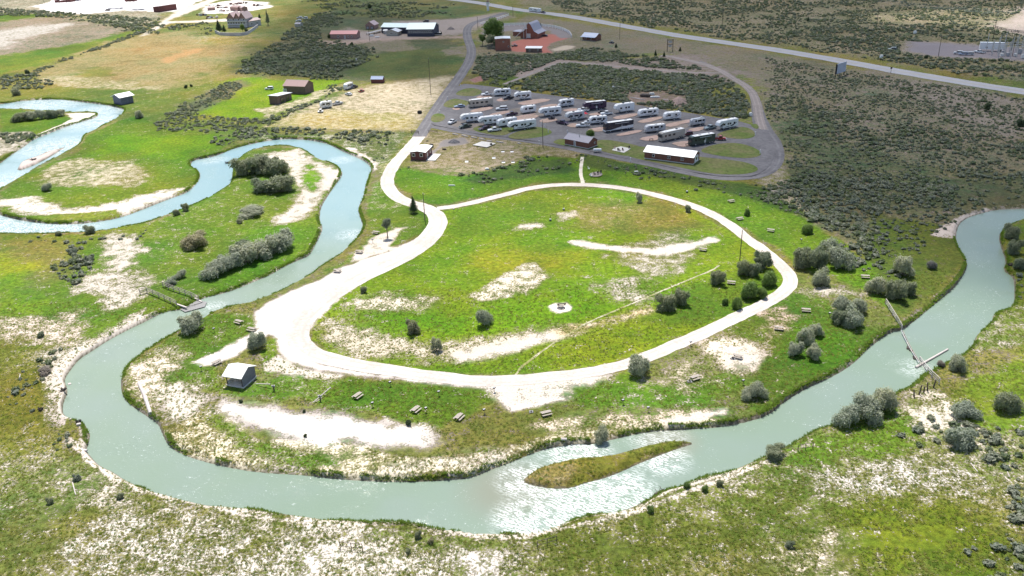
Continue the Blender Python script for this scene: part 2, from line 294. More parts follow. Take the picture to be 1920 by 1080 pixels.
 ([(300,810),(380,770),(420,780),(500,820),(620,830),(760,850),(860,850),(960,830),(1060,800),(1200,790),(1330,780),(1380,790),(1200,812),(1060,832),(970,862),(890,890),(700,900),(500,885),(380,865),(310,835)], (.16,.155,.045), .50, (.66,.58,.42), 1, 3),
 ([(420,752),(470,756),(560,765),(640,775),(740,790),(790,800),(830,830),(800,850),(740,845),(660,825),(580,830),(480,815),(440,790),(415,770)], SAND, .98, (.56,.515,.46), 1.5, 4),
 ([(380,760),(420,780),(470,810),(520,830),(560,850),(640,868),(640,878),(540,868),(460,850),(390,800)], (.095,.16,.015), .22, SAND, 2, 4),
 ([(860,850),(960,840),(940,870),(880,885),(700,890),(720,875)], SAND, .75, SAND, 2, 4),
 ([(740,845),(790,852),(860,842),(960,835),(900,855),(800,862),(740,858)], (.09,.15,.015), .2, SAND, 1, 3),
 ([(930,740),(960,722),(1060,710),(1130,706),(1140,712),(1080,745),(1000,762),(950,760)], SAND, .9, SAND, 1.5, 3),
 ([(1000,790),(1060,770),(1180,775),(1300,765),(1360,770),(1300,790),(1200,800),(1060,815),(980,810)], (.12,.145,.03), .5, (.6,.5,.38), 2, 4),
 ([(1240,790),(1300,775),(1360,768),(1365,776),(1310,790),(1260,797)], SAND, .95, SAND, 1, 2),
 ([(1060,740),(1130,715),(1180,705),(1240,720),(1300,700),(1370,700),(1400,720),(1330,760),(1180,770),(1080,765)], (.085,.155,.010), .16, SAND, 2, 4),
 ([(1235,690),(1290,665),(1320,690),(1340,720),(1280,730),(1240,715)], OLI, .6, (.6,.52,.38), 3, 5),
 ([(1300,640),(1360,625),(1420,640),(1450,660),(1420,690),(1380,690),(1340,680),(1310,660)], YOL, .72, (.66,.56,.44), 3, 5),
 ([(1360,655),(1400,650),(1430,665),(1415,690),(1370,685)], SAND, .93, SAND, 2, 3),
 ([(1330,615),(1440,575),(1500,545),(1560,560),(1600,600),(1680,620),(1600,680),(1500,730),(1440,775),(1400,770),(1420,700),(1450,650),(1380,630)], (.08,.135,.012), .16, (.5,.42,.34), 2, 4),
 ([(1480,600),(1540,600),(1600,640),(1580,680),(1500,710),(1470,660)], (.075,.15,.008), .06, SAND, 3, 5),
 ([(1430,590),(1470,575),(1500,590),(1480,620),(1440,640),(1420,610)], (.115,.13,.03), .45, (.55,.42,.34), 2, 4),
 ([(1500,545),(1530,535),(1640,545),(1640,555),(1560,556),(1520,556)], OLI, .6, SAND, 2, 3),
 ([(820,395),(790,388),(760,372),(724,352),(706,330),(700,340),(692,370),(690,400),(700,430),(690,455),(640,490),(600,512),(640,500),(720,470),(790,440),(812,420)], (.085,.155,.012), .2, SAND, 1, 2),
 ([(700,400),(760,400),(800,410),(790,430),(740,420),(700,430)], (.10,.165,.012), .15, SAND, 2, 3),
 ([(690,460),(700,445),(740,425),(770,424),(745,440),(730,462),(770,460),(720,475),(660,495),(640,500)], SAND, .85, SAND, 1, 2.5),
 ([(700,300),(720,290),(740,270),(770,250),(790,240),(770,270),(740,300),(725,330),(712,330)], (.11,.15,.02), .3, (.6,.53,.36), 1.5, 3),
 ([(440,262),(500,252),(640,250),(760,248),(770,250),(740,290),(710,310),(690,295),(640,272),(560,257),(480,262)], (.085,.125,.03), .25, (.6,.55,.48), 1, 3),
 ([(640,275),(670,280),(700,300),(712,318),(700,322),(680,300),(650,287)], OLI, .8, (.6,.52,.46), 1, 2),
 # island
 ([(1310,831),(1272,824),(1230,829),(1172,845),(1085,860),(1022,873),(975,902),(997,912),(1035,919),(1072,918),(1135,899),(1197,872),(1272,843)], (.125,.145,.02), .18, DRY, 1, 1),
 ([(977,902),(1000,885),(1080,864),(1090,880),(1060,912),(1000,910)], (.19,.175,.05), .35, DRY, 1.5, 2),
 ([(25,325),(38,304),(75,290),(122,272),(132,272),(95,298),(60,316)], OLI, .97, (.50,.42,.38), 1, 1),
 # red yard of the log buildings
 ([(958,95),(962,78),(1010,66),(1060,62),(1062,72),(1030,82),(1025,92),(1035,100),(1000,98),(968,97)], PINK, 1, (.34,.13,.10), 1, 1),
 ([(905,52),(950,46),(1020,48),(1065,58),(1072,70),(1050,72),(1030,58),(980,56),(930,60),(905,66)], PINK, 1, (.20,.18,.18), 1, 1),
 ([(1035,92),(1060,85),(1078,87),(1070,92),(1040,96)], PINK, 1, (.42,.35,.27), 1, 1),
 ([(882,150),(905,140),(912,150),(890,155)], PINK, .9, (.27,.14,.12), 1, 1),
 ([(1700,78),(1960,92),(1960,116),(1800,112),(1690,100)], SAGE, .97, (.20,.18,.19), 2, 3),
 ([(1860,48),(1900,30),(1905,20),(1960,0),(1960,75),(1910,62),(1862,54)], SAND, .8, (.36,.30,.26), 3, 5),
 ([(1745,440),(1790,410),(1850,390),(1990,385),(1990,396),(1850,402),(1800,425),(1795,445),(1770,445)], OLI, .85, (.50,.42,.36), .8, 1.5),
]
# ---------------------------------------------------------------- ground mesh: one sheet, finer near, reaching the horizon
NR, NC = 760, 760
yk = list(np.exp(np.linspace(math.log(84), math.log(1090), NR)))
yk = [-4000, -1200, -400, -100, 0, 45, 68] + yk + [1130, 1180, 1280, 1500, 2000, 3000, 5000, 9000]
uk = list(np.linspace(-.66, .66, NC)); uk = [-9, -4, -2, -1.3, -1.0, -.85, -.74] + uk + [.74, .85, 1.0, 1.3, 2, 4, 9]
YK = np.array(yk); UK = np.array(uk)
GX = UK[None, :]*(np.maximum(YK[:, None], 68.0)*.906+40.1)*np.where(np.abs(UK[None, :]) > .75, np.where(YK[:, None] < 70, 3, 1), 1)
GY = np.repeat(YK[:, None], len(UK), 1)
nr, nc = GX.shape
X = GX.ravel(); Y = GY.ravel()
core = (np.abs(X) < 1200) & (Y > 70) & (Y < 1500)
wd = np.full(X.shape, -14.0); wd[core] = water_sd(X[core], Y[core])
Z = np.zeros(X.shape); Z[core] = hgt(X[core], Y[core], wd[core])
col = np.tile(np.array(OLI), (len(X), 1)); soil = np.tile(np.array(SOIL), (len(X), 1)); bare = np.full(len(X), .25)
col += fbm(X, Y, 120, 41)[:, None]*np.array([.04, .05, .01])
WX = fbm(X, Y, 5, 71, 4)+.8*fbm(X, Y, 16, 73, 3); WY = fbm(X, Y, 40, 75, 3)
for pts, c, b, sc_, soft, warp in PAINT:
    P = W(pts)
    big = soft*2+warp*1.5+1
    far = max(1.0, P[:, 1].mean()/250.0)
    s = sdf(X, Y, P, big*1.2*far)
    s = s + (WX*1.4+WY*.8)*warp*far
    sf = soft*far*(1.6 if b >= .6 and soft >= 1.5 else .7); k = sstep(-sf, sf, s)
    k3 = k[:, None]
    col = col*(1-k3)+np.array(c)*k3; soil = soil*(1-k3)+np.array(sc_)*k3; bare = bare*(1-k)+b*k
# natural drift of tone and of bare patches
v1 = fbm(X, Y, 26, 91, 4); v2 = fbm(X, Y, 7, 95, 4); v3 = fbm(X, Y, 70, 99, 3)
lum = 1+v1*.55+v2*.42+v3*.25
col = col*lum[:, None]
col[:, 0] *= 1+v3*.7+v2*.35+fbm(X, Y, 18, 103, 3)*.7; col[:, 1] *= 1+v3*.1
bare = np.where(bare < .93, np.clip(bare + (v2*.30+v1*.28)*np.clip(bare*4, .15, 1), 0, 1), bare)
# wet, pebbly margins along the river: a pale gravel lip, dark mud at the waterline
dl = -wd
lipn = fbm(X, Y, 9, 131, 3); nearr = (dl > 0) & (dl < 5)
lipw = 1.1+1.6*np.clip(lipn*2+.4, 0, 1)
lip = np.where(dl > 0, 1-sstep(lipw*.6, lipw, dl), 0)
outer = np.zeros(len(X))
for pts, amt in (([(60,620),(300,560),(250,640),(170,690),(140,800),(260,905),(480,950),(700,975),(960,995),(1200,935),(1480,830),(1520,800),(1560,840),(1200,980),(960,1030),(480,990),(200,920),(60,800)], 1.0),
                 ([(300,600),(345,575),(480,520),(590,470),(606,420),(640,320),(560,270),(650,330),(620,430),(600,500),(480,545),(340,600)], .6),
                 ([(1440,780),(1700,600),(1830,480),(1790,400),(1920,380),(1920,400),(1830,430),(1840,500),(1700,640),(1500,760)], .45)):
    outer = np.maximum(outer, amt*sstep(-2, 2, sdf(X, Y, W(pts), 4)))
k = np.clip(lip*outer, 0, 1)
wide = np.where(dl > 0, 1-sstep(1.5, 4.5+4*np.clip(lipn+.3, 0, 1), dl), 0)*(outer > .9)
k = np.maximum(k, wide*np.clip(.75+lipn, 0, 1))
bare = bare*(1-k)+k*.97; soil = soil*(1-k)[:, None]+np.array([.56, .49, .42])*k[:, None]
mud = np.where(dl > -.2, 1-sstep(.1, .4, dl), 1)
bare = np.maximum(bare, mud*.9); soil = soil*(1-mud)[:, None]+np.array([.10, .09, .06])*mud[:, None]
under = dl < -.05
soil[under] = (.20, .19, .14); bare[under] = 1
col = np.clip(col, 0.004, .8); soil = np.clip(soil, .01, .8)
me = bpy.data.meshes.new('ground')
idx = np.arange(nr*nc).reshape(nr, nc)
F = np.stack([idx[:-1, :-1], idx[:-1, 1:], idx[1:, 1:], idx[1:, :-1]], -1).reshape(-1, 4)
me.vertices.add(len(X)); me.vertices.foreach_set('co', np.stack([X, Y, Z], 1).ravel().astype(np.float32))
me.loops.add(F.size); me.loops.foreach_set('vertex_index', F.ravel().astype(np.int32))
me.polygons.add(len(F)); me.polygons.foreach_set('loop_start', (np.arange(len(F))*4).astype(np.int32))
me.polygons.foreach_set('loop_total', np.full(len(F), 4, np.int32))
me.polygons.foreach_set('use_smooth', np.ones(len(F), bool))
me.update(calc_edges=True)
def cattr(me, name, arr):
    a = me.color_attributes.new(name, 'FLOAT_COLOR', 'POINT')
    a.data.foreach_set('color', np.concatenate([arr, np.ones((len(arr), 1))], 1).ravel().astype(np.float32))
cattr(me, 'grass', col); cattr(me, 'soil', soil)
a = me.attributes.new('bare', 'FLOAT', 'POINT'); a.data.foreach_set('value', bare.astype(np.float32))
ground = bpy.data.objects.new('ground', me); COL.objects.link(ground); ground['kind'] = 'structure'
# ground material
gm, nt, bs = mat('ground')
geo = N(nt, 'ShaderNodeNewGeometry').outputs['Position']
ag = N(nt, 'ShaderNodeAttribute', attribute_name='grass').outputs['Color']
asl = N(nt, 'ShaderNodeAttribute', attribute_name='soil').outputs['Color']
ab = N(nt, 'ShaderNodeAttribute', attribute_name='bare').outputs['Fac']
n1 = noise(nt, geo, 2.1, 6, .64); n2 = noise(nt, geo, .36, 5, .6); n3 = noise(nt, geo, 6.0, 3, .6); n4 = noise(nt, geo, .9, 4, .65)
cov = math_(nt, 'ADD', math_(nt, 'MULTIPLY', n1, .55), math_(nt, 'MULTIPLY', n2, .45))   # mean .5
th = maprange(nt, ab, 0., 1., .625, .385)
th.node.interpolation_type = 'LINEAR'
mk = maprange(nt, cov, math_(nt, 'SUBTRACT', th, .03), math_(nt, 'ADD', th, .03))
mk = math_(nt, 'MAXIMUM', mk, maprange(nt, ab, .90, .985))
mk = math_(nt, 'MULTIPLY', mk, maprange(nt, ab, .0, .05))
gv = ramp(nt, n4, [(.30, .50), (.50, 1.0), (.70, 1.5)])
gcol = mix(nt, 1., ag, gv, 'MULTIPLY')
hs = mix(nt, maprange(nt, n2, .38, .62, 0., .45), gcol, mix(nt, 1., gcol, (1.5, 1.12, 1.0, 1), 'MULTIPLY'))
tuft = maprange(nt, n3, .50, .68, 0., .55)
gdark = mix(nt, tuft, hs, mix(nt, 1., hs, (.55, .62, .6, 1), 'MULTIPLY'))
sv = ramp(nt, noise(nt, geo, 2.6, 5, .65), [(.28, .72), (.5, 1.0), (.75, 1.12)])
scol = mix(nt, 1., asl, sv, 'MULTIPLY')
straw = maprange(nt, cov, math_(nt, 'SUBTRACT', th, .085), math_(nt, 'SUBTRACT', th, .01))
straw = math_(nt, 'MULTIPLY', straw, maprange(nt, ab, .12, .35, 0., .75))
gdark = mix(nt, straw, gdark, mix(nt, 1., mix(nt, .68, asl, (.24, .22, .075, 1)), gv, 'MULTIPLY'))
fin = mix(nt, mk, gdark, scol)
Lk(nt, fin, bs.inputs['Base Color']); bs.inputs['Roughness'].default_value = .95; bs.inputs['Specular IOR Level'].default_value = .15
bp = N(nt, 'ShaderNodeBump'); bp.inputs['Strength'].default_value = .8; bp.inputs['Distance'].default_value = .22
hh = math_(nt, 'MULTIPLY', math_(nt, 'ADD', n3, math_(nt, 'MULTIPLY', n1, 1.2)), math_(nt, 'SUBTRACT', 1.15, mk))
Lk(nt, hh, bp.inputs['Height']); Lk(nt, bp.outputs[0], bs.inputs['Normal'])
me.materials.append(gm)
# ---------------------------------------------------------------- water
def poly_fill(name, loops, z, m, spacing=None):
    """flat sheet from outline loops (first outer, others holes)"""
    bm = bmesh.new(); es = []
    for lp in loops:
        vs = [bm.verts.new((p[0], p[1], z)) for p in lp]
        es += [bm.edges.new((vs[i], vs[(i+1) % len(vs)])) for i in range(len(vs))]
    bmesh.ops.triangle_fill(bm, use_beauty=True, edges=es)
    bmesh.ops.recalc_face_normals(bm, faces=bm.faces)
    if bm.faces and sum(f.normal.z for f in bm.faces) < 0: bmesh.ops.reverse_faces(bm, faces=bm.faces)
    me = bpy.data.meshes.new(name); bm.to_mesh(me); bm.free(); me.materials.append(m)
    o = bpy.data.objects.new(name, me); COL.objects.link(o); return o
wm, nt, bs = mat('river_water')
geo = N(nt, 'ShaderNodeNewGeometry').outputs['Position']
big = noise(nt, geo, .035, 3, .5)
sx = N(nt, 'ShaderNodeSeparateXYZ'); Lk(nt, geo, sx.inputs[0])
mp = N(nt, 'ShaderNodeMapping'); mp.inputs['Scale'].default_value = (1, 1.5, 1); Lk(nt, geo, mp.inputs[0])
wv1 = noise(nt, mp.outputs[0], 1.1, 4, .6, dist=.6); wv2 = noise(nt, mp.outputs[0], 4.5, 3, .6)
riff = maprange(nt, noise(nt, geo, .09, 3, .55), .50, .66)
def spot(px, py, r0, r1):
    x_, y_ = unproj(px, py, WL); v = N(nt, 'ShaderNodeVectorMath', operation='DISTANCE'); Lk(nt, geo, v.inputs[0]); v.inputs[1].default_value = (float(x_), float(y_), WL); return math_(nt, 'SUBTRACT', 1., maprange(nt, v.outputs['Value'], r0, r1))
rap_glare = spot(1060, 950, 3, 13)
for a_ in ((985, 900, 2, 7), (1150, 920, 3, 10), (1080, 850, 3, 9), (1230, 818, 2, 8), (1000, 975, 3, 9), (1240, 860, 2, 7), (400, 575, 1, 5), (640, 300, 2, 8), (660, 440, 2, 7), (1715, 690, 1, 6), (20, 345, 4, 26), (110, 275, 6, 24), (180, 228, 6, 26), (190, 208, 5, 22), (90, 196, 6, 30), (20, 425, 5, 24), (100, 432, 4, 20), (400, 300, 1, 9)): rap_glare = math_(nt, 'MAXIMUM', rap_glare, math_(nt, 'MULTIPLY', spot(*a_), 1. if a_[1] > 840 or (a_[0] < 210 and a_[1] < 440) else .6))  # riffle spots, also whitening the water where sun and sky glare on it
rap_glare = math_(nt, 'MULTIPLY', rap_glare, maprange(nt, noise(nt, geo, .5, 4, .6), .3, .55))
riff = math_(nt, 'MAXIMUM', riff, rap_glare)
wc = mix(nt, maprange(nt, big, .35, .65), (.180, .240, .180, 1), (.190, .245, .205, 1))
foam_and_glare = math_(nt, 'MULTIPLY', maprange(nt, wv1, .60, .68), math_(nt, 'MULTIPLY', riff, maprange(nt, wv2, .48, .56)))
glint = math_(nt, 'MULTIPLY', maprange(nt, noise(nt, mp.outputs[0], 3.2, 3, .6, dist=.8), .655, .70), maprange(nt, noise(nt, geo, .12, 3, .6), .47, .60))  # scattered sun glints, painted as white flecks in the water colour
wt = N(nt, 'ShaderNodeTexWave'); wt.wave_type = 'BANDS'; wt.bands_direction = 'DIAGONAL'; wt.inputs['Scale'].default_value = .55; wt.inputs['Distortion'].default_value = 9; wt.inputs['Detail'].default_value = 3; wt.inputs['Detail Scale'].default_value = 1.2; Lk(nt, mp.outputs[0], wt.inputs[0])
rip = maprange(nt, wt.outputs['Fac'], .12, .45)
foam_and_glare = math_(nt, 'MAXIMUM', math_(nt, 'MAXIMUM', foam_and_glare, glint), math_(nt, 'MULTIPLY', rap_glare, math_(nt, 'MULTIPLY', rip, maprange(nt, noise(nt, mp.outputs[0], 1.6, 4, .65, dist=1.2), .38, .50))))  # riffle foam together with painted glare and glints
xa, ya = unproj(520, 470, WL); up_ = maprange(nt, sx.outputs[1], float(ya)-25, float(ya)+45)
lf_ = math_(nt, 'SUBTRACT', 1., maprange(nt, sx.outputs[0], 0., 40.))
wc = mix(nt, math_(nt, 'MULTIPLY', up_, lf_), wc, (.195, .300, .310, 1))      # sky glare upstream of the ford, painted into the base colour
wc = mix(nt, math_(nt, 'MULTIPLY', spot(955, 915, 3, 12), .6), wc, (.20, .19, .15, 1))      # shallow brown gravel tongue at the island head
wc = mix(nt, math_(nt, 'MULTIPLY', spot(1250, 825, 2, 8), .5), wc, (.25, .22, .17, 1))
Lk(nt, mix(nt, math_(nt, 'MULTIPLY', foam_and_glare, .8), wc, (.75, .78, .78, 1)), bs.inputs['Base Color'])
bs.inputs['IOR'].default_value = 1.333; bs.inputs['Roughness'].default_value = .12
bp = N(nt, 'ShaderNodeBump'); bp.inputs['Distance'].default_value = .12
Lk(nt, math_(nt, 'ADD', math_(nt, 'MULTIPLY', wv1, 1.0), math_(nt, 'MULTIPLY', wv2, .35)), bp.inputs['Height'])
Lk(nt, math_(nt, 'ADD', maprange(nt, riff, 0., 1., .22, .8), math_(nt, 'MULTIPLY', rap_glare, .6)), bp.inputs['Strength']); Lk(nt, bp.outputs[0], bs.inputs['Normal'])
def grow(P, d):
    n = len(P); A = np.roll(P, 1, 0); B = np.roll(P, -1, 0); t = B-A; L = np.hypot(t[:, 0], t[:, 1])+1e-9
    area = .5*np.sum(P[:, 0]*B[:, 1]-B[:, 0]*P[:, 1]); s = 1 if area > 0 else -1
    return P+np.stack([t[:, 1], -t[:, 0]], 1)/L[:, None]*d*s
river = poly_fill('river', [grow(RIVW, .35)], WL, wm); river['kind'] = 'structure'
# ---------------------------------------------------------------- ribbons: roads and paths
def resample(P, step):
    d = np.r_[0, np.cumsum(np.hypot(*np.diff(P, axis=0).T))]; n = max(2, int(d[-1]/step)+1); t = np.linspace(0, d[-1], n)
    return np.stack([np.interp(t, d, P[:, 0]), np.interp(t, d, P[:, 1])], 1), t/d[-1]
def ribbon(name, P, width, m, lift=.03, step=1.5, cross=4, rag=.0, z=None, closed=False, crown=0):
    P, t = resample(P, step)
    T = np.gradient(P, axis=0); T /= np.hypot(T[:, 0], T[:, 1])[:, None]+1e-9; Nn = np.stack([-T[:, 1], T[:, 0]], 1)
    wv = np.interp(t, np.linspace(0, 1, len(width)), width) if hasattr(width, '__len__') else np.full(len(P), width)
    vs = []; s_ = np.linspace(-1, 1, cross+1)
    e1 = fbm(P[:, 0], P[:, 1], 2.5, 201, 3)*2*rag; e2 = fbm(P[:, 0], P[:, 1], 2.5, 231, 3)*2*rag
    for i in range(len(P)):
        for s in s_:
            q = P[i]+Nn[i]*(s*wv[i]/2 + (e1[i] if s < -.9 else e2[i] if s > .9 else 0))
            vs.append(q)
    V = np.array(vs); H = hgt(V[:, 0], V[:, 1]); H = H.reshape(len(P), cross+1)
    if z is None: H = np.maximum(H, H.mean(1, keepdims=True)*.0+H)+lift + crown*(1-s_**2)[None, :]
    else: H = np.full(H.shape, z)
    V3 = np.concatenate([V, H.reshape(-1, 1)], 1); k = cross+1
    Fs = [(i*k+j, i*k+j+1, (i+1)*k+j+1, (i+1)*k+j) for i in range(len(P)-1) for j in range(cross)]
    me = bpy.data.meshes.new(name); me.from_pydata(V3.tolist(), [], Fs)
    uv = me.uv_layers.new(name='along'); L = np.r_[0, np.cumsum(np.hypot(*np.diff(P, axis=0).T))]
    vi = np.zeros(len(me.loops), np.int32); me.loops.foreach_get('vertex_index', vi)
    uvd = np.stack([s_[vi % k], L[vi//k]], 1); uv.data.foreach_set('uv', uvd.ravel().astype(np.float32))
    n0 = me.polygons[0].normal if len(me.polygons) else None; me.update()
    if me.polygons[0].normal.z < 0: me.flip_normals()
    me.materials.append(m); me.polygons.foreach_set('use_smooth', np.ones(len(me.polygons), bool))
    o = bpy.data.objects.new(name, me); COL.objects.link(o); return o
def simple_ground_mat(name, c, var=.25, scale=1.5, c2=None, wheel=None, rough=.95):
    m, nt, bs = mat(name); geo = N(nt, 'ShaderNodeNewGeometry').outputs['Position']
    n1 = noise(nt, geo, scale, 6, .65); n2 = noise(nt, geo, scale*.12, 4, .6)
    a = mix(nt, maprange(nt, n2, .35, .65), (*c, 1), (*(c2 or tuple(q*.85 for q in c)), 1))
    f = mix(nt, 1., a, ramp(nt, n1, [(.25, 1-var), (.5, 1.), (.75, 1+var*.6)]), 'MULTIPLY')
    if wheel:
        uv = N(nt, 'ShaderNodeUVMap', uv_map='along').outputs[0]; s = N(nt, 'ShaderNodeSeparateXYZ'); Lk(nt, uv, s.inputs[0])
        ax = math_(nt, 'ABSOLUTE', s.outputs[0])
        tr = math_(nt, 'SUBTRACT', 1., maprange(nt, math_(nt, 'ABSOLUTE', math_(nt, 'SUBTRACT', ax, .42)), .05, .22))
        tr = math_(nt, 'MULTIPLY', tr, maprange(nt, noise(nt, geo, .25, 3), .3, .6))
        f = mix(nt, math_(nt, 'MULTIPLY', tr, .8), f, (*wheel, 1))
    Lk(nt, f, bs.inputs['Base Color']); bs.inputs['Roughness'].default_value = rough; bs.inputs['Specular IOR Level'].default_value = .2
    b = N(nt, 'ShaderNodeBump'); b.inputs['Strength'].default_value = .5; b.inputs['Distance'].default_value = .05
    Lk(nt, n1, b.inputs['Height']); Lk(nt, b.outputs[0], bs.inputs['Normal']); return m
M_DIRT = simple_ground_mat('dirt_road', (.56,.515,.465), .35, 1.2, (.46,.405,.36), wheel=(.42,.365,.325))
M_ASPH = simple_ground_mat('asphalt', (.165,.158,.162), .35, .7, (.125,.12,.125), wheel=(.205,.196,.20))
M_HWY = simple_ground_mat('highway_asphalt', (.33,.33,.35), .15, .8, (.30,.30,.32), wheel=(.36,.36,.38))
M_TRAK = simple_ground_mat('gravel_track', (.25,.215,.20), .3, 1.5, (.21,.185,.17), wheel=(.31,.27,.25))
M_PATH = simple_ground_mat('footpath', (.62,.57,.48), .3, 2., (.5,.45,.35))
M_PAD = simple_ground_mat('pink_gravel', (.44,.315,.27), .35, 1.6, (.36,.265,.21))
M_LAWN = simple_ground_mat('camp_lawn', (.095,.135,.028), .55, .8, (.15,.145,.06))
M_TRL = simple_ground_mat('worn_trail', (.48,.44,.34), .6, 1.1, (.22,.22,.08))
M_CONC = simple_ground_mat('concrete', (.62,.60,.56), .12, 1.5)
M_PAINT = simple_ground_mat('road_paint', (.60,.60,.58), .2, 3.)
M_GRAV = simple_ground_mat('camp_gravel', (.22,.19,.17), .35, 1.4, (.17,.15,.13))
M_YEL = simple_ground_mat('yellow_paint', (.50,.38,.08), .2, 3.)
def S(o, kind='structure'): o['kind'] = kind; return o
DL = smooth(W([(802,231),(790,252),(770,275),(745,300),(729,325),(724,345),(738,366),(762,379),(792,387),(815,398),(824,415),(810,440),(786,462),(755,482),(712,502),(665,524),(622,552),(588,580),(562,610),(556,634),(572,656),(604,670),(650,681),(715,692),(780,702),(850,710),(905,715),(960,714),(1010,710),(1085,702),(1160,687),(1210,671),(1272,645),(1335,617),(1397,587),(1440,567),(1470,548),(1484,532),(1480,515),(1462,495),(1438,474),(1405,450),(1372,424),(1335,400),(1297,385),(1247,370),(1197,358),(1135,348),(1072,345),(1010,349),(960,361),(905,376),(855,387),(820,391)]), 2)
ZR = .035
S(ribbon('dirt_road', DL, [5.6,5.6,5.2,4.9,5,5.5,7,7.5,6,5.2,4.6,4.2,4,4,4,3.8,3.8,3.8,3.8,3.6,3.4,3.2], M_DIRT, .04, .9, 6, .28))
ACC = smooth(W([(948,24),(925,31),(905,37),(885,44),(875,54),(876,72),(885,92),(882,112),(865,140),(842,170),(822,200),(802,230),(786,256)]), 2)
S(ribbon('access_road', ACC, 6.2, M_ASPH, .05, 1.5, 4, .1))
S(ribbon('highway', HWY, 12.0, M_HWY, .07, 3., 6, 0))
def offset_line(P, d):
    T = np.gradient(P, axis=0); T /= np.hypot(T[:, 0], T[:, 1])[:, None]; return P+np.stack([-T[:, 1], T[:, 0]], 1)*d
for d in (-4.6, 4.6): S(ribbon('road_edge_line', offset_line(HWY, d), .22, M_PAINT, .085, 3., 1))
S(ribbon('road_centre_line', HWY, .30, M_YEL, .085, 3., 1))
LOOP = smooth(W([(1310,117),(1347,134),(1385,152),(1408,168),(1418,190),(1422,218),(1430,240),(1445,260),(1455,280),(1457,300),(1447,318),(1425,329),(1395,334),(1365,335),(1330,332),(1280,323),(1230,311),(1181,301),(1125,290),(1075,280),(1025,270),(980,263),(915,256),(877,250),(840,243),(808,236)]), 2)
S(ribbon('loop_road', LOOP, [3.4,3.6,4,4.2,5,7,7,5.2,4.6,4.4,4.4,4.4,4.6,5], M_ASPH, .045, 1.2, 4, .12))
S(ribbon('gravel_track', smooth(W([(1240,104),(1275,110),(1320,122),(1350,136),(1386,153),(1409,170),(1419,192),(1423,222),(1430,243)]), 2), 4.2, M_TRAK, .06, 1.5, 4, .2))
S(ribbon('gravel_track', smooth(W([(1352,140),(1300,137),(1220,131),(1150,124),(1085,117),(1050,116),(1010,132),(972,148),(945,158)]), 2), 2.6, M_TRAK, .03, 1.5, 3, .3))
S(ribbon('footpath', smooth(W([(1093,343),(1088,325),(1090,310),(1092,294)]), 2), 1.3, M_PATH, .03, .5, 3, .12))
S(ribbon('footpath', smooth(W([(966,704),(978,688),(992,677),(1012,662),(1036,645),(1052,634),(1076,620),(1108,602),(1140,588),(1170,575),(1200,563),(1230,550),(1262,537),(1300,520),(1335,508),(1348,498)]), 1), .55, M_TRL, .025, .5, 3, .20))
S(ribbon('footpath', smooth(W([(1181,297),(1192,291),(1205,287),(1208,283)]), 1), 1.0, M_PATH, .03, .5, 2, .05))
# camp lot
LOT = [(862,157),(895,160),(930,164),(961,168),(1002,175),(1044,180),(1082,186),(1119,190),(1160,194),(1200,198),(1232,205),(1290,212),(1335,220),(1382,227),(1410,235),(1440,250),(1452,275),(1452,300),(1430,325),(1400,333),(1330,330),(1230,309),(1181,299),(1125,288),(1060,275),(980,262),(915,254),(877,249),(840,240),(806,234),(815,222),(830,200),(845,180)]
S(poly_fill('camp_lot', [smooth(W(LOT), 1, True)], .2, M_ASPH))
LOTZ = .2
for gi, pts in enumerate(([(852,178),(862,170),(880,165),(900,168),(905,174),(893,181),(870,181)], [(830,198),(838,190),(852,185),(868,188),(882,192),(874,200),(850,203),(836,202)], [(808,220),(815,214),(828,213),(836,219),(832,227),(818,231),(808,228)],
            [(950,258),(962,250),(1000,238),(1025,241),(1038,249),(1024,256),(990,261),(965,262)], [(1340,254),(1365,244),(1390,238),(1408,242),(1418,253),(1410,260),(1385,262),(1355,258)],
            [(1306,284),(1340,271),(1380,268),(1412,276),(1430,288),(1420,296),(1392,298),(1345,293)], [(1150,282),(1195,272),(1290,292),(1322,296),(1360,300),(1400,305),(1424,316),(1415,325),(1380,329),(1335,327),(1290,318),(1235,307),(1185,297)],
            [(1112,266),(1135,262),(1170,268),(1205,276),(1200,285),(1184,296),(1130,286),(1112,276)], [(1032,269),(1048,261),(1060,262),(1120,272),(1110,284),(1075,277)],
            [(880,243),(905,235),(935,240),(990,240),(960,248),(945,256),(915,253)], [(1405,235),(1418,232),(1424,240),(1418,244)])):
    S(poly_fill('grass_island', [smooth(W(pts), 2, True)], LOTZ+.02+.004*gi, M_LAWN))
PADS = []   # parallelograms traced from the photograph (four corners each)
def zp(x0, y0, k, pts): return [(x0+a/k, y0+b/k) for a, b in pts]
Z1 = lambda p: zp(820, 155, 10.667, p)
Z2 = lambda p: zp(960, 160, 10.667, p)
Z3 = lambda p: zp(1110, 175, 10.667, p)
Z4 = lambda p: zp(1260, 195, 10.667, p)
PADS += [Z1(p) for p in ([(750,300),(1000,235),(1120,280),(850,330)], [(1150,355),(1330,305),(1480,345),(1270,395)], [(1560,430),(1800,360),(2000,350),(1780,465)], [(280,525),(420,500),(470,545),(350,560)], [(610,580),(1000,480),(1170,520),(760,610)], [(1000,650),(1400,560),(1500,600),(1150,680)], [(1450,715),(1800,640),(2040,600),(1720,760)])]
PADS += [Z2(p) for p in ([(80,375),(520,270),(850,300),(290,415)], [(520,440),(850,370),(960,420),(660,480)], [(980,510),(1250,460),(1380,500),(1130,540)], [(510,715),(780,660),(960,700),(640,775)], [(1060,810),(1260,760),(1380,830),(1200,860)], [(1460,900),(1850,830),(1880,920),(1660,945)], [(1500,590),(1750,545),(1850,620),(1600,620)], [(0,660),(480,590),(560,640),(200,730),(0,740)])]
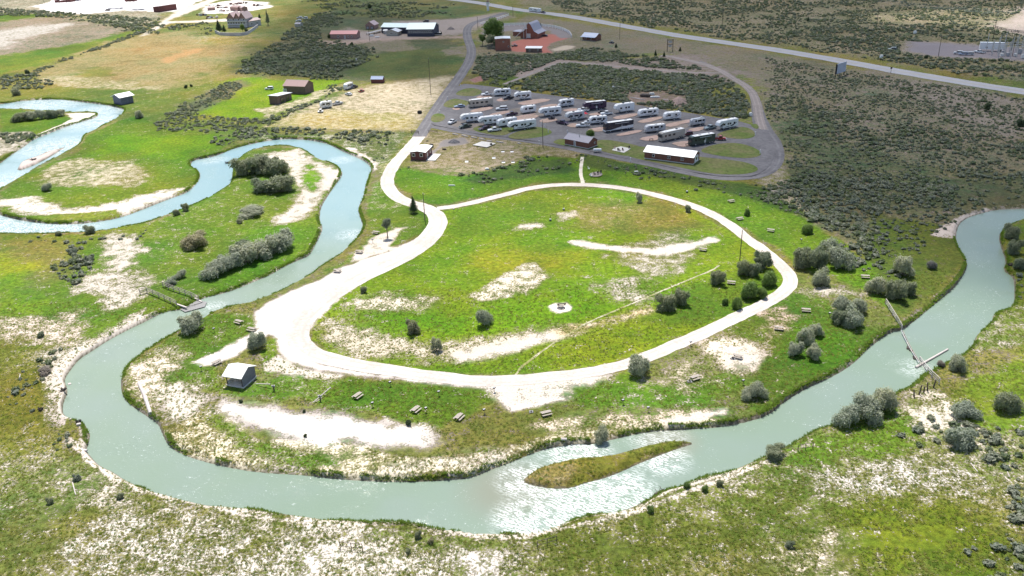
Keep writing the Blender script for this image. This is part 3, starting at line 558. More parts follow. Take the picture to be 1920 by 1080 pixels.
PADS += [Z3(p) for p in ([(360,495),(880,400),(940,450),(540,540)], [(850,580),(1300,470),(1470,490),(1080,615)], [(1400,650),(1780,560),(1990,540),(1620,700)], [(420,850),(900,740),(1050,770),(600,870)], [(880,920),(1380,830),(1400,930),(1130,975)], [(0,430),(200,380),(250,450),(60,470)], [(1560,1010),(1900,960),(2000,1000),(1700,1060)])]
PADS += [Z4(p) for p in ([(0,390),(380,310),(420,370),(60,440)], [(270,530),(620,460),(680,500),(480,575)], [(0,800),(300,765),(400,850),(160,880)])]
for i, p in enumerate(PADS):
    S(poly_fill('gravel_pad', [smooth(W(p), 1, True)], LOTZ+.07+.004*i, M_PAD))

for gi, p in enumerate(([(838,234),(850,226),(880,232),(930,234),(965,240),(950,250),(920,252),(880,246)], [(1060,246),(1080,238),(1120,246),(1180,252),(1160,262),(1110,258)][:0] or [(950,205),(1000,200),(1040,210),(1010,220),(960,216)], [(1205,232),(1260,226),(1300,236),(1270,246),(1220,244)])):
    S(poly_fill('worn_gravel', [smooth(W(p), 2, True)], LOTZ+.008+.003*gi, M_GRAV))
# ---------------------------------------------------------------- a real cloud high above, its shadow lies over the north east
SHADE = [(500,138),(640,150),(740,150),(805,172),(812,215),(850,262),(930,300),(1010,318),(1100,330),(1240,335),(1380,352),(1480,382),(1560,418),(1640,455),(1740,500),(1860,545),(1990,600),(2500,560),(2500,-60),(2050,-60),(1300,-85),(800,-60),(610,-30),(500,30),(440,80),(420,115)]
SHW = smooth(W(SHADE), 2, True)
SUNNY = [W([(1620,24),(1700,16),(1800,14),(2000,8),(2000,52),(1880,62),(1780,52),(1680,42)])]
CH = 1150.0
shift = np.array([SDIR.x, SDIR.y])/SDIR.z*CH
g = 13.0
x0, y0 = SHW.min(0)-90; x1, y1 = SHW.max(0)+90; x1 = min(x1, 1150); y1 = min(y1, 1500)
cx = np.arange(x0, x1, g); cy = np.arange(y0, y1, g); CX, CY = np.meshgrid(cx, cy)
s = sdf(CX, CY, SHW, 120.0) + fbm(CX, CY, 45, 301, 4)*30 + fbm(CX, CY, 14, 305, 3)*10
s = np.where(CY > 1000, s - (CY-1000)*.05, s)
for P in SUNNY: s = np.minimum(s, -sdf(CX, CY, P, 80.0)+6+fbm(CX, CY, 45, 311, 3)*20)
dens = sstep(-16, 26, s)*(.92+.35*fbm(CX, CY, 90, 321, 4))
dens = np.clip(dens, 0, .95)
th_ = np.clip(s+16, 0, 200)**.75*2.2*(1+fbm(CX, CY, 60, 331, 5)*1.2)
ny, nx = CX.shape
wx = CX+shift[0]; wy = CY+shift[1]
Vt = np.stack([wx, wy, CH+th_+.5], -1).reshape(-1, 3); Vb = np.stack([wx, wy, CH-th_*.18-.5+0*wx], -1).reshape(-1, 3)
idx = np.arange(ny*nx).reshape(ny, nx)
keep = (np.maximum.reduce([dens[:-1, :-1], dens[1:, :-1], dens[:-1, 1:], dens[1:, 1:]]) > .004)
q = np.stack([idx[:-1, :-1], idx[:-1, 1:], idx[1:, 1:], idx[1:, :-1]], -1)[keep]
allf = np.vstack([q, (q+ny*nx)[:, ::-1]])
cme = bpy.data.meshes.new('cloud'); cme.from_pydata(np.vstack([Vt, Vb]).tolist(), [], allf.tolist())
a = cme.attributes.new('cover', 'FLOAT', 'POINT'); a.data.foreach_set('value', np.r_[dens.ravel(), dens.ravel()].astype(np.float32))
cme.polygons.foreach_set('use_smooth', np.ones(len(cme.polygons), bool))
clm = bpy.data.materials.new('cloud'); clm.use_nodes = True; nt = clm.node_tree; nt.nodes.clear()
out = N(nt, 'ShaderNodeOutputMaterial'); tr = N(nt, 'ShaderNodeBsdfTransparent'); df = N(nt, 'ShaderNodeBsdfDiffuse'); tl = N(nt, 'ShaderNodeBsdfTranslucent')
df.inputs[0].default_value = (.85, .87, .9, 1); tl.inputs[0].default_value = (.85, .87, .9, 1)
ms = N(nt, 'ShaderNodeMixShader'); ms.inputs[0].default_value = .5; Lk(nt, df.outputs[0], ms.inputs[1]); Lk(nt, tl.outputs[0], ms.inputs[2])
m2 = N(nt, 'ShaderNodeMixShader'); at = N(nt, 'ShaderNodeAttribute', attribute_name='cover')
Lk(nt, math_(nt, 'MULTIPLY', at.outputs['Fac'], .41), m2.inputs[0]); Lk(nt, tr.outputs[0], m2.inputs[1]); Lk(nt, ms.outputs[0], m2.inputs[2]); Lk(nt, m2.outputs[0], out.inputs[0])
cme.materials.append(clm)
cloud = bpy.data.objects.new('cloud', cme); COL.objects.link(cloud); cloud['kind'] = 'structure'

cl2 = clm.copy(); cl2.name = 'bright_cloud'; nt2 = cl2.node_tree
for n_ in nt2.nodes:
    if n_.type == 'MATH': n_.inputs[1].default_value = 1.0
    if n_.type == 'MIX_SHADER' and not n_.inputs[0].links: n_.inputs[0].default_value = .85
    if n_.type in ('BSDF_DIFFUSE', 'BSDF_TRANSLUCENT'): n_.inputs[0].default_value = (.96, .97, .98, 1)
# unseen clouds; the north western ones are added to whiten reflections in the river
def unseen_cumulus(cx_, cy_, rx, ry, seed, top):
    n = 46; xs = np.linspace(-1.15, 1.15, n); A, B = np.meshgrid(xs, xs); px_ = cx_+A*rx; py_ = cy_+B*ry
    r = 1-np.hypot(A, B)+fbm(px_, py_, rx*.5, seed, 4)*.9
    d = np.clip(sstep(0, .25, r), 0, .97); hh_ = np.clip(r, 0, 1)**.6*top*(1+fbm(px_, py_, rx*.25, seed+7, 4))
    Vt = np.stack([px_, py_, CH+20+hh_], -1).reshape(-1, 3); Vb = np.stack([px_, py_, CH+18-hh_*.12], -1).reshape(-1, 3)
    ix = np.arange(n*n).reshape(n, n); q = np.stack([ix[:-1, :-1], ix[:-1, 1:], ix[1:, 1:], ix[1:, :-1]], -1)
    q = q[np.maximum.reduce([d[:-1, :-1], d[1:, :-1], d[:-1, 1:], d[1:, 1:]]) > .004]
    me_ = bpy.data.meshes.new('cloud'); me_.from_pydata(np.vstack([Vt, Vb]).tolist(), [], np.vstack([q, (q+n*n)[:, ::-1]]).tolist())
    a_ = me_.attributes.new('cover', 'FLOAT', 'POINT'); a_.data.foreach_set('value', np.r_[d.ravel()*.45, d.ravel()].astype(np.float32))
    me_.polygons.foreach_set('use_smooth', np.ones(len(me_.polygons), bool)); me_.materials.append(cl2)
    o_ = bpy.data.objects.new('cloud', me_); COL.objects.link(o_); o_['kind'] = 'structure'
unseen_cumulus(-1450, 2650, 1000, 750, 401, 1100); unseen_cumulus(-2600, 4100, 1300, 1000, 411, 1500); unseen_cumulus(-600, 3300, 800, 700, 421, 1200)
unseen_cumulus(1900, 4300, 1000, 700, 431, 300); unseen_cumulus(-2300, -900, 900, 700, 441, 300); unseen_cumulus(1700, -1600, 800, 800, 451, 280)
# ---------------------------------------------------------------- placing, tagging
def at(px, py, lift=0.0):
    z = 0.0
    for _ in range(6):
        x, y = unproj(px, py, z); z = float(hgt(np.array([float(x)]), np.array([float(y)]))[0])
    return Vector((float(x), float(y), z+lift))
def ppm(p):
    d = Vector((p[0], p[1], p[2]-CAM_H)).dot(AF); return FPX/d
def empty(name, loc, rz, label, cat, group=None):
    o = bpy.data.objects.new(name, None); COL.objects.link(o); o.empty_display_size = .3
    o.location = loc; o.rotation_euler = (0, 0, rz); return tag(o, label, cat, group)
def tag(o, label=None, cat=None, group=None, kind=None):
    if label: o['label'] = label
    if cat: o['category'] = cat
    if group: o['group'] = group
    if kind: o['kind'] = kind
    return o
def part(name, me, parent, loc=(0, 0, 0), scale=(1, 1, 1), rot=(0, 0, 0)):
    o = bpy.data.objects.new(name, me); COL.objects.link(o)
    if parent: o.parent = parent
    o.location = loc; o.scale = scale; o.rotation_euler = rot; return o
def flat(name, c, rough=.6, metal=0., spec=.4, var=.12, scale=3., emis=None):
    m, nt, bs = mat(name); tc = N(nt, 'ShaderNodeTexCoord').outputs['Object']
    n = noise(nt, tc, scale, 4, .6)
    Lk(nt, mix(nt, 1., (*c, 1), ramp(nt, n, [(.3, 1-var), (.6, 1.+var*.4)]), 'MULTIPLY'), bs.inputs['Base Color'])
    bs.inputs['Roughness'].default_value = rough; bs.inputs['Metallic'].default_value = metal; bs.inputs['Specular IOR Level'].default_value = spec; return m
# ---------------------------------------------------------------- foliage
def leaf_mat(name, c1, c2, hue=.25):
    m, nt, bs = mat(name); oi = N(nt, 'ShaderNodeObjectInfo').outputs['Random']; geo = N(nt, 'ShaderNodeNewGeometry').outputs['Position']
    n = noise(nt, geo, 1.4, 4, .7)
    a = mix(nt, maprange(nt, n, .36, .64), (*c1, 1), (*c2, 1))
    b = mix(nt, oi, mix(nt, 1., a, (.82, .86, .86, 1), 'MULTIPLY'), mix(nt, 1., a, (1.18, 1.1, 1.0, 1), 'MULTIPLY'))
    Lk(nt, b, bs.inputs['Base Color']); bs.inputs['Roughness'].default_value = .6; bs.inputs['Specular IOR Level'].default_value = .4
    tl = N(nt, 'ShaderNodeBsdfTranslucent'); Lk(nt, mix(nt, 1., b, (1.15, 1.2, .8, 1), 'MULTIPLY'), tl.inputs[0]); ms = N(nt, 'ShaderNodeMixShader'); ms.inputs[0].default_value = .42
    Lk(nt, bs.outputs[0], ms.inputs[1]); Lk(nt, tl.outputs[0], ms.inputs[2]); Lk(nt, ms.outputs[0], nt.nodes['Material Output'].inputs[0])
    return m
M_WIL = leaf_mat('silver_willow_leaves', (.26, .29, .225), (.41, .43, .35))
M_DWIL = leaf_mat('dark_willow_leaves', (.18, .21, .135), (.28, .305, .21))
M_LGR = leaf_mat('green_leaves', (.11, .19, .04), (.17, .25, .07))
M_TAN = leaf_mat('tan_grey_leaves', (.26, .25, .15), (.33, .31, .22))
M_CON = leaf_mat('conifer_needles', (.055, .085, .04), (.09, .13, .06))
M_SAG = leaf_mat('sage_leaves', (.165, .195, .145), (.27, .29, .235))
M_SAG2 = leaf_mat('green_sage_leaves', (.12, .16, .085), (.20, .235, .145))
M_PUR = leaf_mat('grey_mauve_leaves', (.24, .22, .22), (.30, .28, .27))
M_TUF = leaf_mat('grass_blades', (.22, .24, .05), (.34, .33, .11))
M_TUG = leaf_mat('green_grass_blades', (.12, .20, .02), (.18, .27, .04))
M_BARK = flat('bark', (.16, .13, .105), .9)
def foliage_mesh(name, lobes, nleaf, leaf, m, seed, inner=.66, up=.35, squash=1.0):
    """lobes: (x, y, z, rx, ry, rz). leaf sized faces scattered through the skin of every lobe, plus a rough inner body"""
    rs = np.random.RandomState(seed); V = []; F = []
    vol = np.array([l[3]*l[4]+l[3]*l[5] for l in lobes]); cnt = (vol/vol.sum()*nleaf).astype(int)
    for (lx, ly, lz, rx, ry, rz), n in zip(lobes, cnt):
        d = rs.normal(size=(n, 3)); d /= np.linalg.norm(d, axis=1)[:, None]; d[:, 2] = np.where(d[:, 2] < -.45, -d[:, 2], d[:, 2])
        clump = .5+.5*np.sin(d[:, 0]*7+seed)*np.sin(d[:, 1]*6+seed*2)*np.sin(d[:, 2]*5+1)
        r = (.72+.40*rs.rand(n)**.8+.32*rs.rand(n)*(rs.rand(n) > .86))*(.88+.24*clump)
        P = d*r[:, None]*np.array([rx, ry, rz])+np.array([lx, ly, lz])
        nn = d+rs.normal(size=(n, 3))*.55; nn[:, 2] += up; nn /= np.linalg.norm(nn, axis=1)[:, None]
        t = np.cross(nn, rs.normal(size=(n, 3))); t /= np.linalg.norm(t, axis=1)[:, None]; b = np.cross(nn, t)
        s = leaf*(.6+.8*rs.rand(n))[:, None]
        k = len(V)*0
        q = np.stack([P-t*s*.9-b*s*.35, P+t*s*.1-b*s*.6, P+t*s*1.0+b*s*.1, P-t*s*.1+b*s*.65], 1)
        base = sum(len(v) for v in V); V.append(q.reshape(-1, 3)); F += (np.arange(n*4).reshape(n, 4)+base).tolist()
        # inner body: a rough low poly ball
        bm = bmesh.new(); bmesh.ops.create_icosphere(bm, subdivisions=2, radius=1.0)
        iv = np.array([v.co[:] for v in bm.verts]); jf = [[v.index for v in f.verts] for f in bm.faces]; bm.free()
        iv = iv*(inner*(.88+.24*rs.rand(len(iv), 1)))*np.array([rx, ry, rz])+np.array([lx, ly, lz]); iv[:, 2] = np.maximum(iv[:, 2], .05*rz)
        base = sum(len(v) for v in V); V.append(iv); F += [[i+base for i in f] for f in jf]
    V = np.vstack(V); V[:, 2] = np.maximum(V[:, 2], .02)
    me = bpy.data.meshes.new(name); me.from_pydata(V.tolist(), [], F); me.materials.append(m); return me
def tubes_mesh(name, segs, m, sides=5):
    V = []; F = []
    for a, b, ra, rb in segs:
        a = Vector(a); b = Vector(b); z = (b-a).normalized(); x = z.orthogonal().normalized(); y = z.cross(x); k = len(V)
        for p, r in ((a, ra), (b, rb)):
            for i in range(sides):
                t = 2*PI*i/sides; V.append(p+x*math.cos(t)*r+y*math.sin(t)*r)
        for i in range(sides): F.append((k+i, k+(i+1) % sides, k+sides+(i+1) % sides, k+sides+i))
        F.append([k+i for i in range(sides)][::-1]); F.append([k+sides+i for i in range(sides)])
    me = bpy.data.meshes.new(name); me.from_pydata([v[:] for v in V], [], F); me.materials.append(m); return me
def bush_set(pref, m, seeds, nl=4200, leaf=.050, shape='round'):
    out = []
    for sd_ in seeds:
        r = random.Random(sd_); L = []
        if shape == 'round': n = r.randint(6, 10); L = [(r.uniform(-.1,.1), r.uniform(-.1,.1), .55, .62, .60, .55)]
        elif shape == 'wide': n = r.randint(7, 9); L = [(0, 0, .5, .65, .6, .5)]
        else: n = 3; L = [(0, 0, .75, .6, .6, .72)]
        for i in range(n):
            a = 2*PI*i/n+r.random()*1.4; rr = r.uniform(.30, .70); s = r.uniform(.24, .46)
            L.append((math.cos(a)*rr, math.sin(a)*rr, r.choice((.22, .3, .45, .6, .85)), s, s*r.uniform(.8, 1.2), s*r.uniform(.8, 1.2)))
        f = foliage_mesh(pref+'_foliage', L, nl, leaf, m, sd_)
        st = tubes_mesh(pref+'_stems', [((r.uniform(-.12, .12), r.uniform(-.12, .12), -.15), (l[0]*.8, l[1]*.8, l[2]), .035, .015) for l in L], M_BARK)
        out.append((f, st))
    return out
BK = {'silver': bush_set('silver', M_WIL, (1, 2, 3, 4, 5)), 'dark': bush_set('dark', M_DWIL, (6, 7, 8, 9)), 'green': bush_set('green', M_LGR, (10, 11, 12)), 'tan': bush_set('tan', M_TAN, (13, 14)),
      'mauve': bush_set('mauve', M_PUR, (15,)), 'low': bush_set('low', M_SAG, (16, 17, 18), 1500, .075, 'wide'), 'conifer': bush_set('conifer', M_CON, (19,), 1600, .08, 'round')}
rnd = random.Random(77)
def shrub(px, py, wpx, label, kind='silver', hk=.85, group=None, name='shrub', dx=1.0):
    p = at(px, py); r = wpx/ppm(p)/2/1.0
    p.y += r*.75; p.z = float(hgt(np.array([p.x]), np.array([p.y]))[0])-.05
    e = empty(name, p, rnd.uniform(0, 6.28), label, 'shrub', group); f, st = rnd.choice(BK[kind])
    s = (r*rnd.uniform(.95, 1.05)*dx, r*rnd.uniform(.95, 1.05), r*2*hk*.78)
    part('foliage', f, e, scale=s); part('stems', st, e, scale=s); return e
G_MEAD = 'shrubs standing alone in the loop meadow'; G_EB = 'willows along the east bank'; G_PEN = 'willows on the river peninsula'; G_CL = 'willow clump around the picnic site by the tall pole'
SH = [
 (480,661,42,'round silvery shrub at the sandy turnout just above the shelter','silver',.85,G_MEAD), (353,630,58,'wide silver willow on the bank below the ford, its twigs over the water','silver',.62,None),
 (681,551,14,'small dark shrub at the inner edge of the wide sand area','dark',.9,G_MEAD), (773,630,31,'olive brown shrub left of the two other meadow shrubs','tan',.95,G_MEAD),
 (907,616,37,'largest grey shrub inside the dirt loop, with a dark round shadow','silver',.95,G_MEAD), (818,662,25,'pale silver shrub standing in the bare strip inside the loop','silver',1.1,G_MEAD),
 (1200,712,54,'big round silver willow touching the lower side of the dirt loop','silver',.85,G_MEAD), (1252,588,42,'dark willow clump inside the loop, left half of a pair','dark',.8,G_MEAD), (1280,577,38,'dark willow clump inside the loop, right half of a pair','dark',.85,G_MEAD),
 (1402,752,28,'smaller left lobe of the twin willow above the river bend','silver',.8,None), (1422,752,38,'larger right lobe of the twin willow above the river bend','silver',.95,None),
 (1130,838,33,'grey willow hanging over the cut bank beside the island','silver',.95,None), (1199,381,17,'small silvery bush against the upper dirt loop','silver',1.1,None), (1291,399,14,'small dark bush just inside the upper right of the loop','dark',1.1,None),
 (1347,538,32,'dark bushy willow left of the clump by the tall pole','dark',.9,G_CL), (1396,520,34,'grey green willow under the tall pole','dark',1.0,G_CL), (1433,510,42,'tall willow at the top right of the pole clump','dark',.9,G_CL), (1415,521,30,'small willow wedged in the middle of the pole clump','dark',.9,G_CL),
 (1446,541,38,'bright green shrub next to the curve of the dirt loop','green',.85,G_CL), (1410,566,46,'bright green spreading shrub at the front of the pole clump','green',.8,G_CL), (1384,582,22,'narrow green shrub touching the dirt road','green',1.2,G_CL), (1361,574,15,'small green shrub left of the front shrubs','green',1.0,G_CL), (1432,562,26,'green shrub just above the dirt road at the clump end','green',.9,G_CL),
 (1560,492,50,'grey green willow crown at the back of the large east clump','silver',.9,G_EB), (1512,510,50,'left willow of the large east clump','dark',.85,G_EB), (1540,506,44,'middle willow of the large east clump','dark',.85,G_EB), (1580,510,50,'right willow of the large east clump','silver',.85,G_EB), (1543,540,38,'willow standing forward of the large east clump','silver',.9,G_EB),
 (1700,522,44,'upright silver willow nearest the east river bend','silver',.9,G_EB), (1650,556,44,'left willow above the pole fence','silver',.85,G_EB), (1684,568,46,'middle willow right above the pole fence','dark',.85,G_EB), (1708,558,34,'right willow above the pole fence','dark',.85,G_EB), (1750,507,24,'small mauve grey bush between the willows and the blue water','mauve',.75,G_EB),
 (1584,590,42,'upper left lobe of the round four part willow','silver',.8,G_EB), (1612,592,40,'upper right lobe of the round four part willow','silver',.8,G_EB), (1576,612,36,'lower left lobe of the round four part willow','dark',.8,G_EB), (1605,620,50,'front lobe of the round four part willow','silver',.8,G_EB),
 (1495,672,34,'lower left ball of the four ball shaped shrubs','silver',.85,G_EB), (1515,648,40,'central ball of the four ball shaped shrubs','silver',.85,G_EB), (1528,678,34,'front ball of the four ball shaped shrubs','silver',.85,G_EB), (1534,634,31,'upper right ball of the four ball shaped shrubs','silver',.8,G_EB),
 (1516,441,27,'round bright green shrub alone on the lawn east of the loop','green',.8,None), (1402,406,13,'tiny dark green bush beside two picnic tables','green',1.1,None),
 (1800,700,38,'grey shrub on the south bank near the floating white pole','silver',.9,None), (1597,806,58,'left end of the long low willow on the south bank','silver',.7,None), (1632,798,64,'middle of the long low willow on the south bank','silver',.8,None), (1663,780,58,'right end of the long low willow on the south bank','silver',.9,None),
 (1817,793,56,'wide grey shrub in the lower right meadow near a bare patch','silver',.6,None), (1896,780,56,'dark grey shrub at the right edge of the photo','dark',.75,None), (1808,846,62,'largest low grey shrub above the yellow meadow, at the sage patch','silver',.65,None), (1766,690,18,'small shrub at the end of the rail fence','mauve',.8,None),
 (1902,452,34,'upper dark willow on the far right bank','dark',.8,None), (1907,480,34,'middle dark willow on the far right bank','dark',.8,None), (1915,508,30,'lower dark willow on the far right bank','dark',.8,None), (1456,866,46,'low dark brush on the south bank below the gravel bar','dark',.5,None),
 (1288,917,15,'bright green ball shrub at the water edge opposite the island','green',.9,None), (1323,924,15,'green ball shrub right of the fallen branch','green',.9,None), (1350,914,15,'grey green ball shrub furthest right on that bank','dark',.9,None), (1220,964,17,'dark green ball shrub beside a short post','green',.9,None),
 (783,1012,16,'dark shrub on the near bank right of the broken fence','dark',1.0,None), (808,1022,14,'brown shrub next to the dark one on the near bank','tan',.9,None), (765,1040,13,'small shrub in front of the broken fence end','dark',.9,None),
 (456,333,56,'left willow of the dark clump inside the far bend','dark',.75,G_PEN), (484,330,60,'middle willow of the dark clump inside the far bend','dark',.8,G_PEN), (515,334,60,'right willow of the dark clump inside the far bend','dark',.75,G_PEN), (488,366,48,'left willow of the second clump inside the bend','dark',.7,G_PEN), (522,366,60,'right willow of the second clump inside the bend','dark',.75,G_PEN),
 (467,409,58,'low flat willow below the dark clumps','silver',.42,G_PEN), (360,471,60,'tan grey thicket in the meadow inside the bend','tan',.62,G_PEN), (448,420,15,'small bush beneath the low flat willow','dark',.8,G_PEN),
 (522,476,66,'east end of the long willow hedge','silver',.75,G_PEN), (488,490,68,'second willow from the east in the long hedge','silver',.75,G_PEN), (455,502,68,'centre of the long willow hedge','silver',.75,G_PEN), (425,513,60,'fourth willow from the east in the long hedge','silver',.7,G_PEN), (398,525,60,'lower left willow of the long hedge','silver',.7,G_PEN),
 (455,478,44,'willow at the back of the long hedge','dark',.75,G_PEN), (337,524,25,'small round silver willow near the end of the hedge','silver',.85,G_PEN), (318,537,26,'westernmost silver willow of the hedge, above the fence','silver',.7,G_PEN),
 (346,397,17,'small willow leaning at the water edge of the bend','dark',.9,None), (329,405,14,'smaller willow beside it at the water edge of the bend','dark',.9,None), (165,441,26,'low grey bush on the south shore of the far bend','dark',.6,None), (108,443,14,'tiny bush left of the low grey bush on that shore','dark',.6,None),
 (85,360,24,'lone grey bush in the round meadow of the far bend','silver',.6,None), (133,478,20,'grey bush at the top of the ditch line','low',.6,None), (165,492,24,'low bush right of the ditch line','low',.5,None), (258,223,19,'lone round bush near the small river shelter','silver',.85,None),
 (33,230,30,'left willow of the island hedge at the left edge','dark',.6,None), (54,228,30,'second willow of the island hedge at the left edge','silver',.65,None), (75,225,28,'third willow of the island hedge at the left edge','silver',.65,None), (96,223,26,'fourth willow of the island hedge at the left edge','dark',.6,None), (112,219,20,'right end of the island hedge at the left edge','silver',.65,None),
 (28,180,19,'grey willow by the left edge above the far river','silver',.9,None), (50,141,11,'dark bush at the end of the field hedge','conifer',1.0,None), (348,166,8,'dark green bush in the lit strip north of the ditch','conifer',.9,None), (358,163,6,'smaller dark green bush beside it in the lit strip','conifer',.9,None),
 (692,16,10,'dark bush alone on the slope above the lodge','conifer',.9,None), (1738,110,9,'dark bush at the edge of the substation yard','conifer',.8,None), (618,72,10,'dark shrub against the red roofed house','conifer',1.0,None), (660,88,9,'dark shrub below the red roofed house','conifer',1.0,None),
 (92,752+196,16,'blue grey shrub in the near left corner by the track','dark',.8,None), (224,938,16,'blue grey shrub south of the left bend','dark',.8,None), (141,905,18,'round sage shrub between track and bend','low',.7,None),
 (1482,1030,20,'dark green shrub on the pale ground in the lower right','dark',.7,None), (572,943-122,8,'tiny dark bush on the white sand','conifer',1.0,None), (765,800,15,'dark bush where the lower sand meets the grass','conifer',.9,None), (570,775,8,'tiny bush at the upper edge of the lower sand','conifer',.9,None), (451,756,9,'tiny dark bush below the shelter','conifer',.8,None),
 (80,705,30,'grey brush pile shaped shrub on the west shore','mauve',.5,None), (75,634,16,'dark shrub at the edge of the pale flat','dark',.7,None)]
for s_ in SH:
    px, py, wpx, lb, kd, hk, gr = s_; hk = hk*.74 if gr == G_PEN else hk; shrub(px, py, wpx, lb, kd, hk, gr)
# trees --------------------------------------------------------------
def tree(px, py, hpx, wpx, label, m, shape='round', seed=1, name='broadleaf_tree', group=None, clear=.25):
    p = at(px, py); k = ppm(p); h = hpx/k/.92; r = wpx/k/2; rr = random.Random(seed); e = empty(name, p-Vector((0, 0, .1)), rr.random()*6, label, 'tree', group)
    L = []
    if shape == 'cone':
        n = 6
        for i in range(n):
            t = i/(n-1); L.append((rr.uniform(-.1, .1)*r, rr.uniform(-.1, .1)*r, h*(clear+(1-clear)*(.08+.86*t)), r*(1-.78*t), r*(1-.78*t), h*.16))
    else:
        L = [(0, 0, h*(clear+(1-clear)*.5), r*.75, r*.75, h*(1-clear)*.46)]
        for i in range(9):
            a = 2*PI*i/4.5+rr.random(); q = r*rr.uniform(.3, .6); s = r*rr.uniform(.35, .5)
            L.append((math.cos(a)*q, math.sin(a)*q, h*(clear+(1-clear)*rr.uniform(.3, .8)), s, s, s))
    f = foliage_mesh(name+'_crown', L, 2200, max(.12, r*.07), m, seed, inner=.7)
    segs = [((0, 0, -.2), (0, 0, h*.75), max(.06, h*.03), h*.012)]+[((0, 0, h*rr.uniform(clear, .55)), (l[0]*.9, l[1]*.9, l[2]), h*.014, h*.006) for l in L[1:]]
    part('crown', f, e); part('trunk', tubes_mesh(name+'_trunk', segs, M_BARK, 7), e); return e
tree(776,399,28,17,'small dark conifer beside the dirt road fork with its shadow at its foot',M_CON,'cone',31,'conifer',None,.15)
tree(727,446,36,19,'thin brown green tree on a bare trunk near the river tables',M_DWIL,'round',32,'young_tree',None,.42)
tree(925,84,44,46,'big round green tree beside the two storey log building',M_LGR,'round',33,'broadleaf_tree',None,.12)
tree(905,86,20,16,'small green tree left of the big round tree',M_LGR,'round',34)
tree(921,90,22,22,'dark leafy tree against the log building wall',M_DWIL,'round',35); tree(936,92,14,20,'dark low tree at the corner of the log building',M_CON,'round',36)
tree(940,54,12,12,'dark crown peeking out behind the big round tree',M_CON,'round',37)
tree(1107,265,21,20,'tree with dark green crown right behind the grey roofed cabin',M_LGR,'round',38)
tree(1850,209,16,15,'round juniper on the pale slope near the right edge',M_CON,'round',39,'juniper',None,.05); tree(1912,242,17,20,'larger juniper cut by the right edge',M_CON,'round',40,'juniper',None,.05)
tree(412,62,20,14,'broad dark spruce at the left end of the walled garden',M_CON,'cone',41,'spruce'); tree(421,62,13,8,'narrow spruce beside the broad one in the walled garden',M_CON,'cone',42,'spruce')
tree(456,63,17,11,'light green tree in the middle of the walled garden',M_LGR,'round',43); tree(503,48,24,9,'tall poplar to the right of the gabled house',M_DWIL,'cone',44,'poplar'); tree(487,36,9,5,'small dark conifer behind the garage of the gabled house',M_CON,'cone',45,'conifer')
tree(463,64,10,8,'dark low tree near the garden wall corner',M_CON,'round',46)
for i, (x_, y_, h_, lb) in enumerate([(1229,104,9,'left of two young conifers on the slope below the highway'), (1245,106,8,'right of two young conifers on the slope below the highway'), (1275,96,7,'young conifer right of the wooden sign frame'), (1155,89,7,'young conifer near the small cabin with blue roof'), (1515,40,7,'lone young conifer north of the highway'), (1004,45,6,'dark conifer behind the ridge of the barn roofed building'), (1013,50,6,'dark conifer right behind the barn roofed building')]):
    tree(x_, y_, h_, 5, lb, M_CON, 'cone', 60+i, 'young_conifer', None, .1)
# ---------------------------------------------------------------- ground cover, instanced (nobody could count it)
def sage_mesh(seed, m, n=60, leaf=.26):
    r = random.Random(seed); L = [(r.uniform(-.3, .3), r.uniform(-.3, .3), .34, .62, .62, .36), (.3, .1, .38, .45, .45, .34), (-.25, -.2, .3, .45, .42, .3)]
    return foliage_mesh('sage', L[:2+seed % 2], n, leaf, m, seed, inner=.74)
def tuft_mesh(seed, m):
    r = random.Random(seed); V = []; F = []
    for i in range(14):
        a = r.uniform(0, 6.28); q = r.uniform(0, .5); x, y = math.cos(a)*q, math.sin(a)*q; l = r.uniform(.5, 1.); ox, oy = math.cos(a)*l*.6, math.sin(a)*l*.6; w_ = .16; k = len(V)
        V += [(x-w_*math.sin(a), y+w_*math.cos(a), 0), (x+w_*math.sin(a), y-w_*math.cos(a), 0), (x+ox, y+oy, l*.8)]; F.append((k, k+1, k+2))
    me = bpy.data.meshes.new('tuft'); me.from_pydata(V, [], F); me.materials.append(m); return me
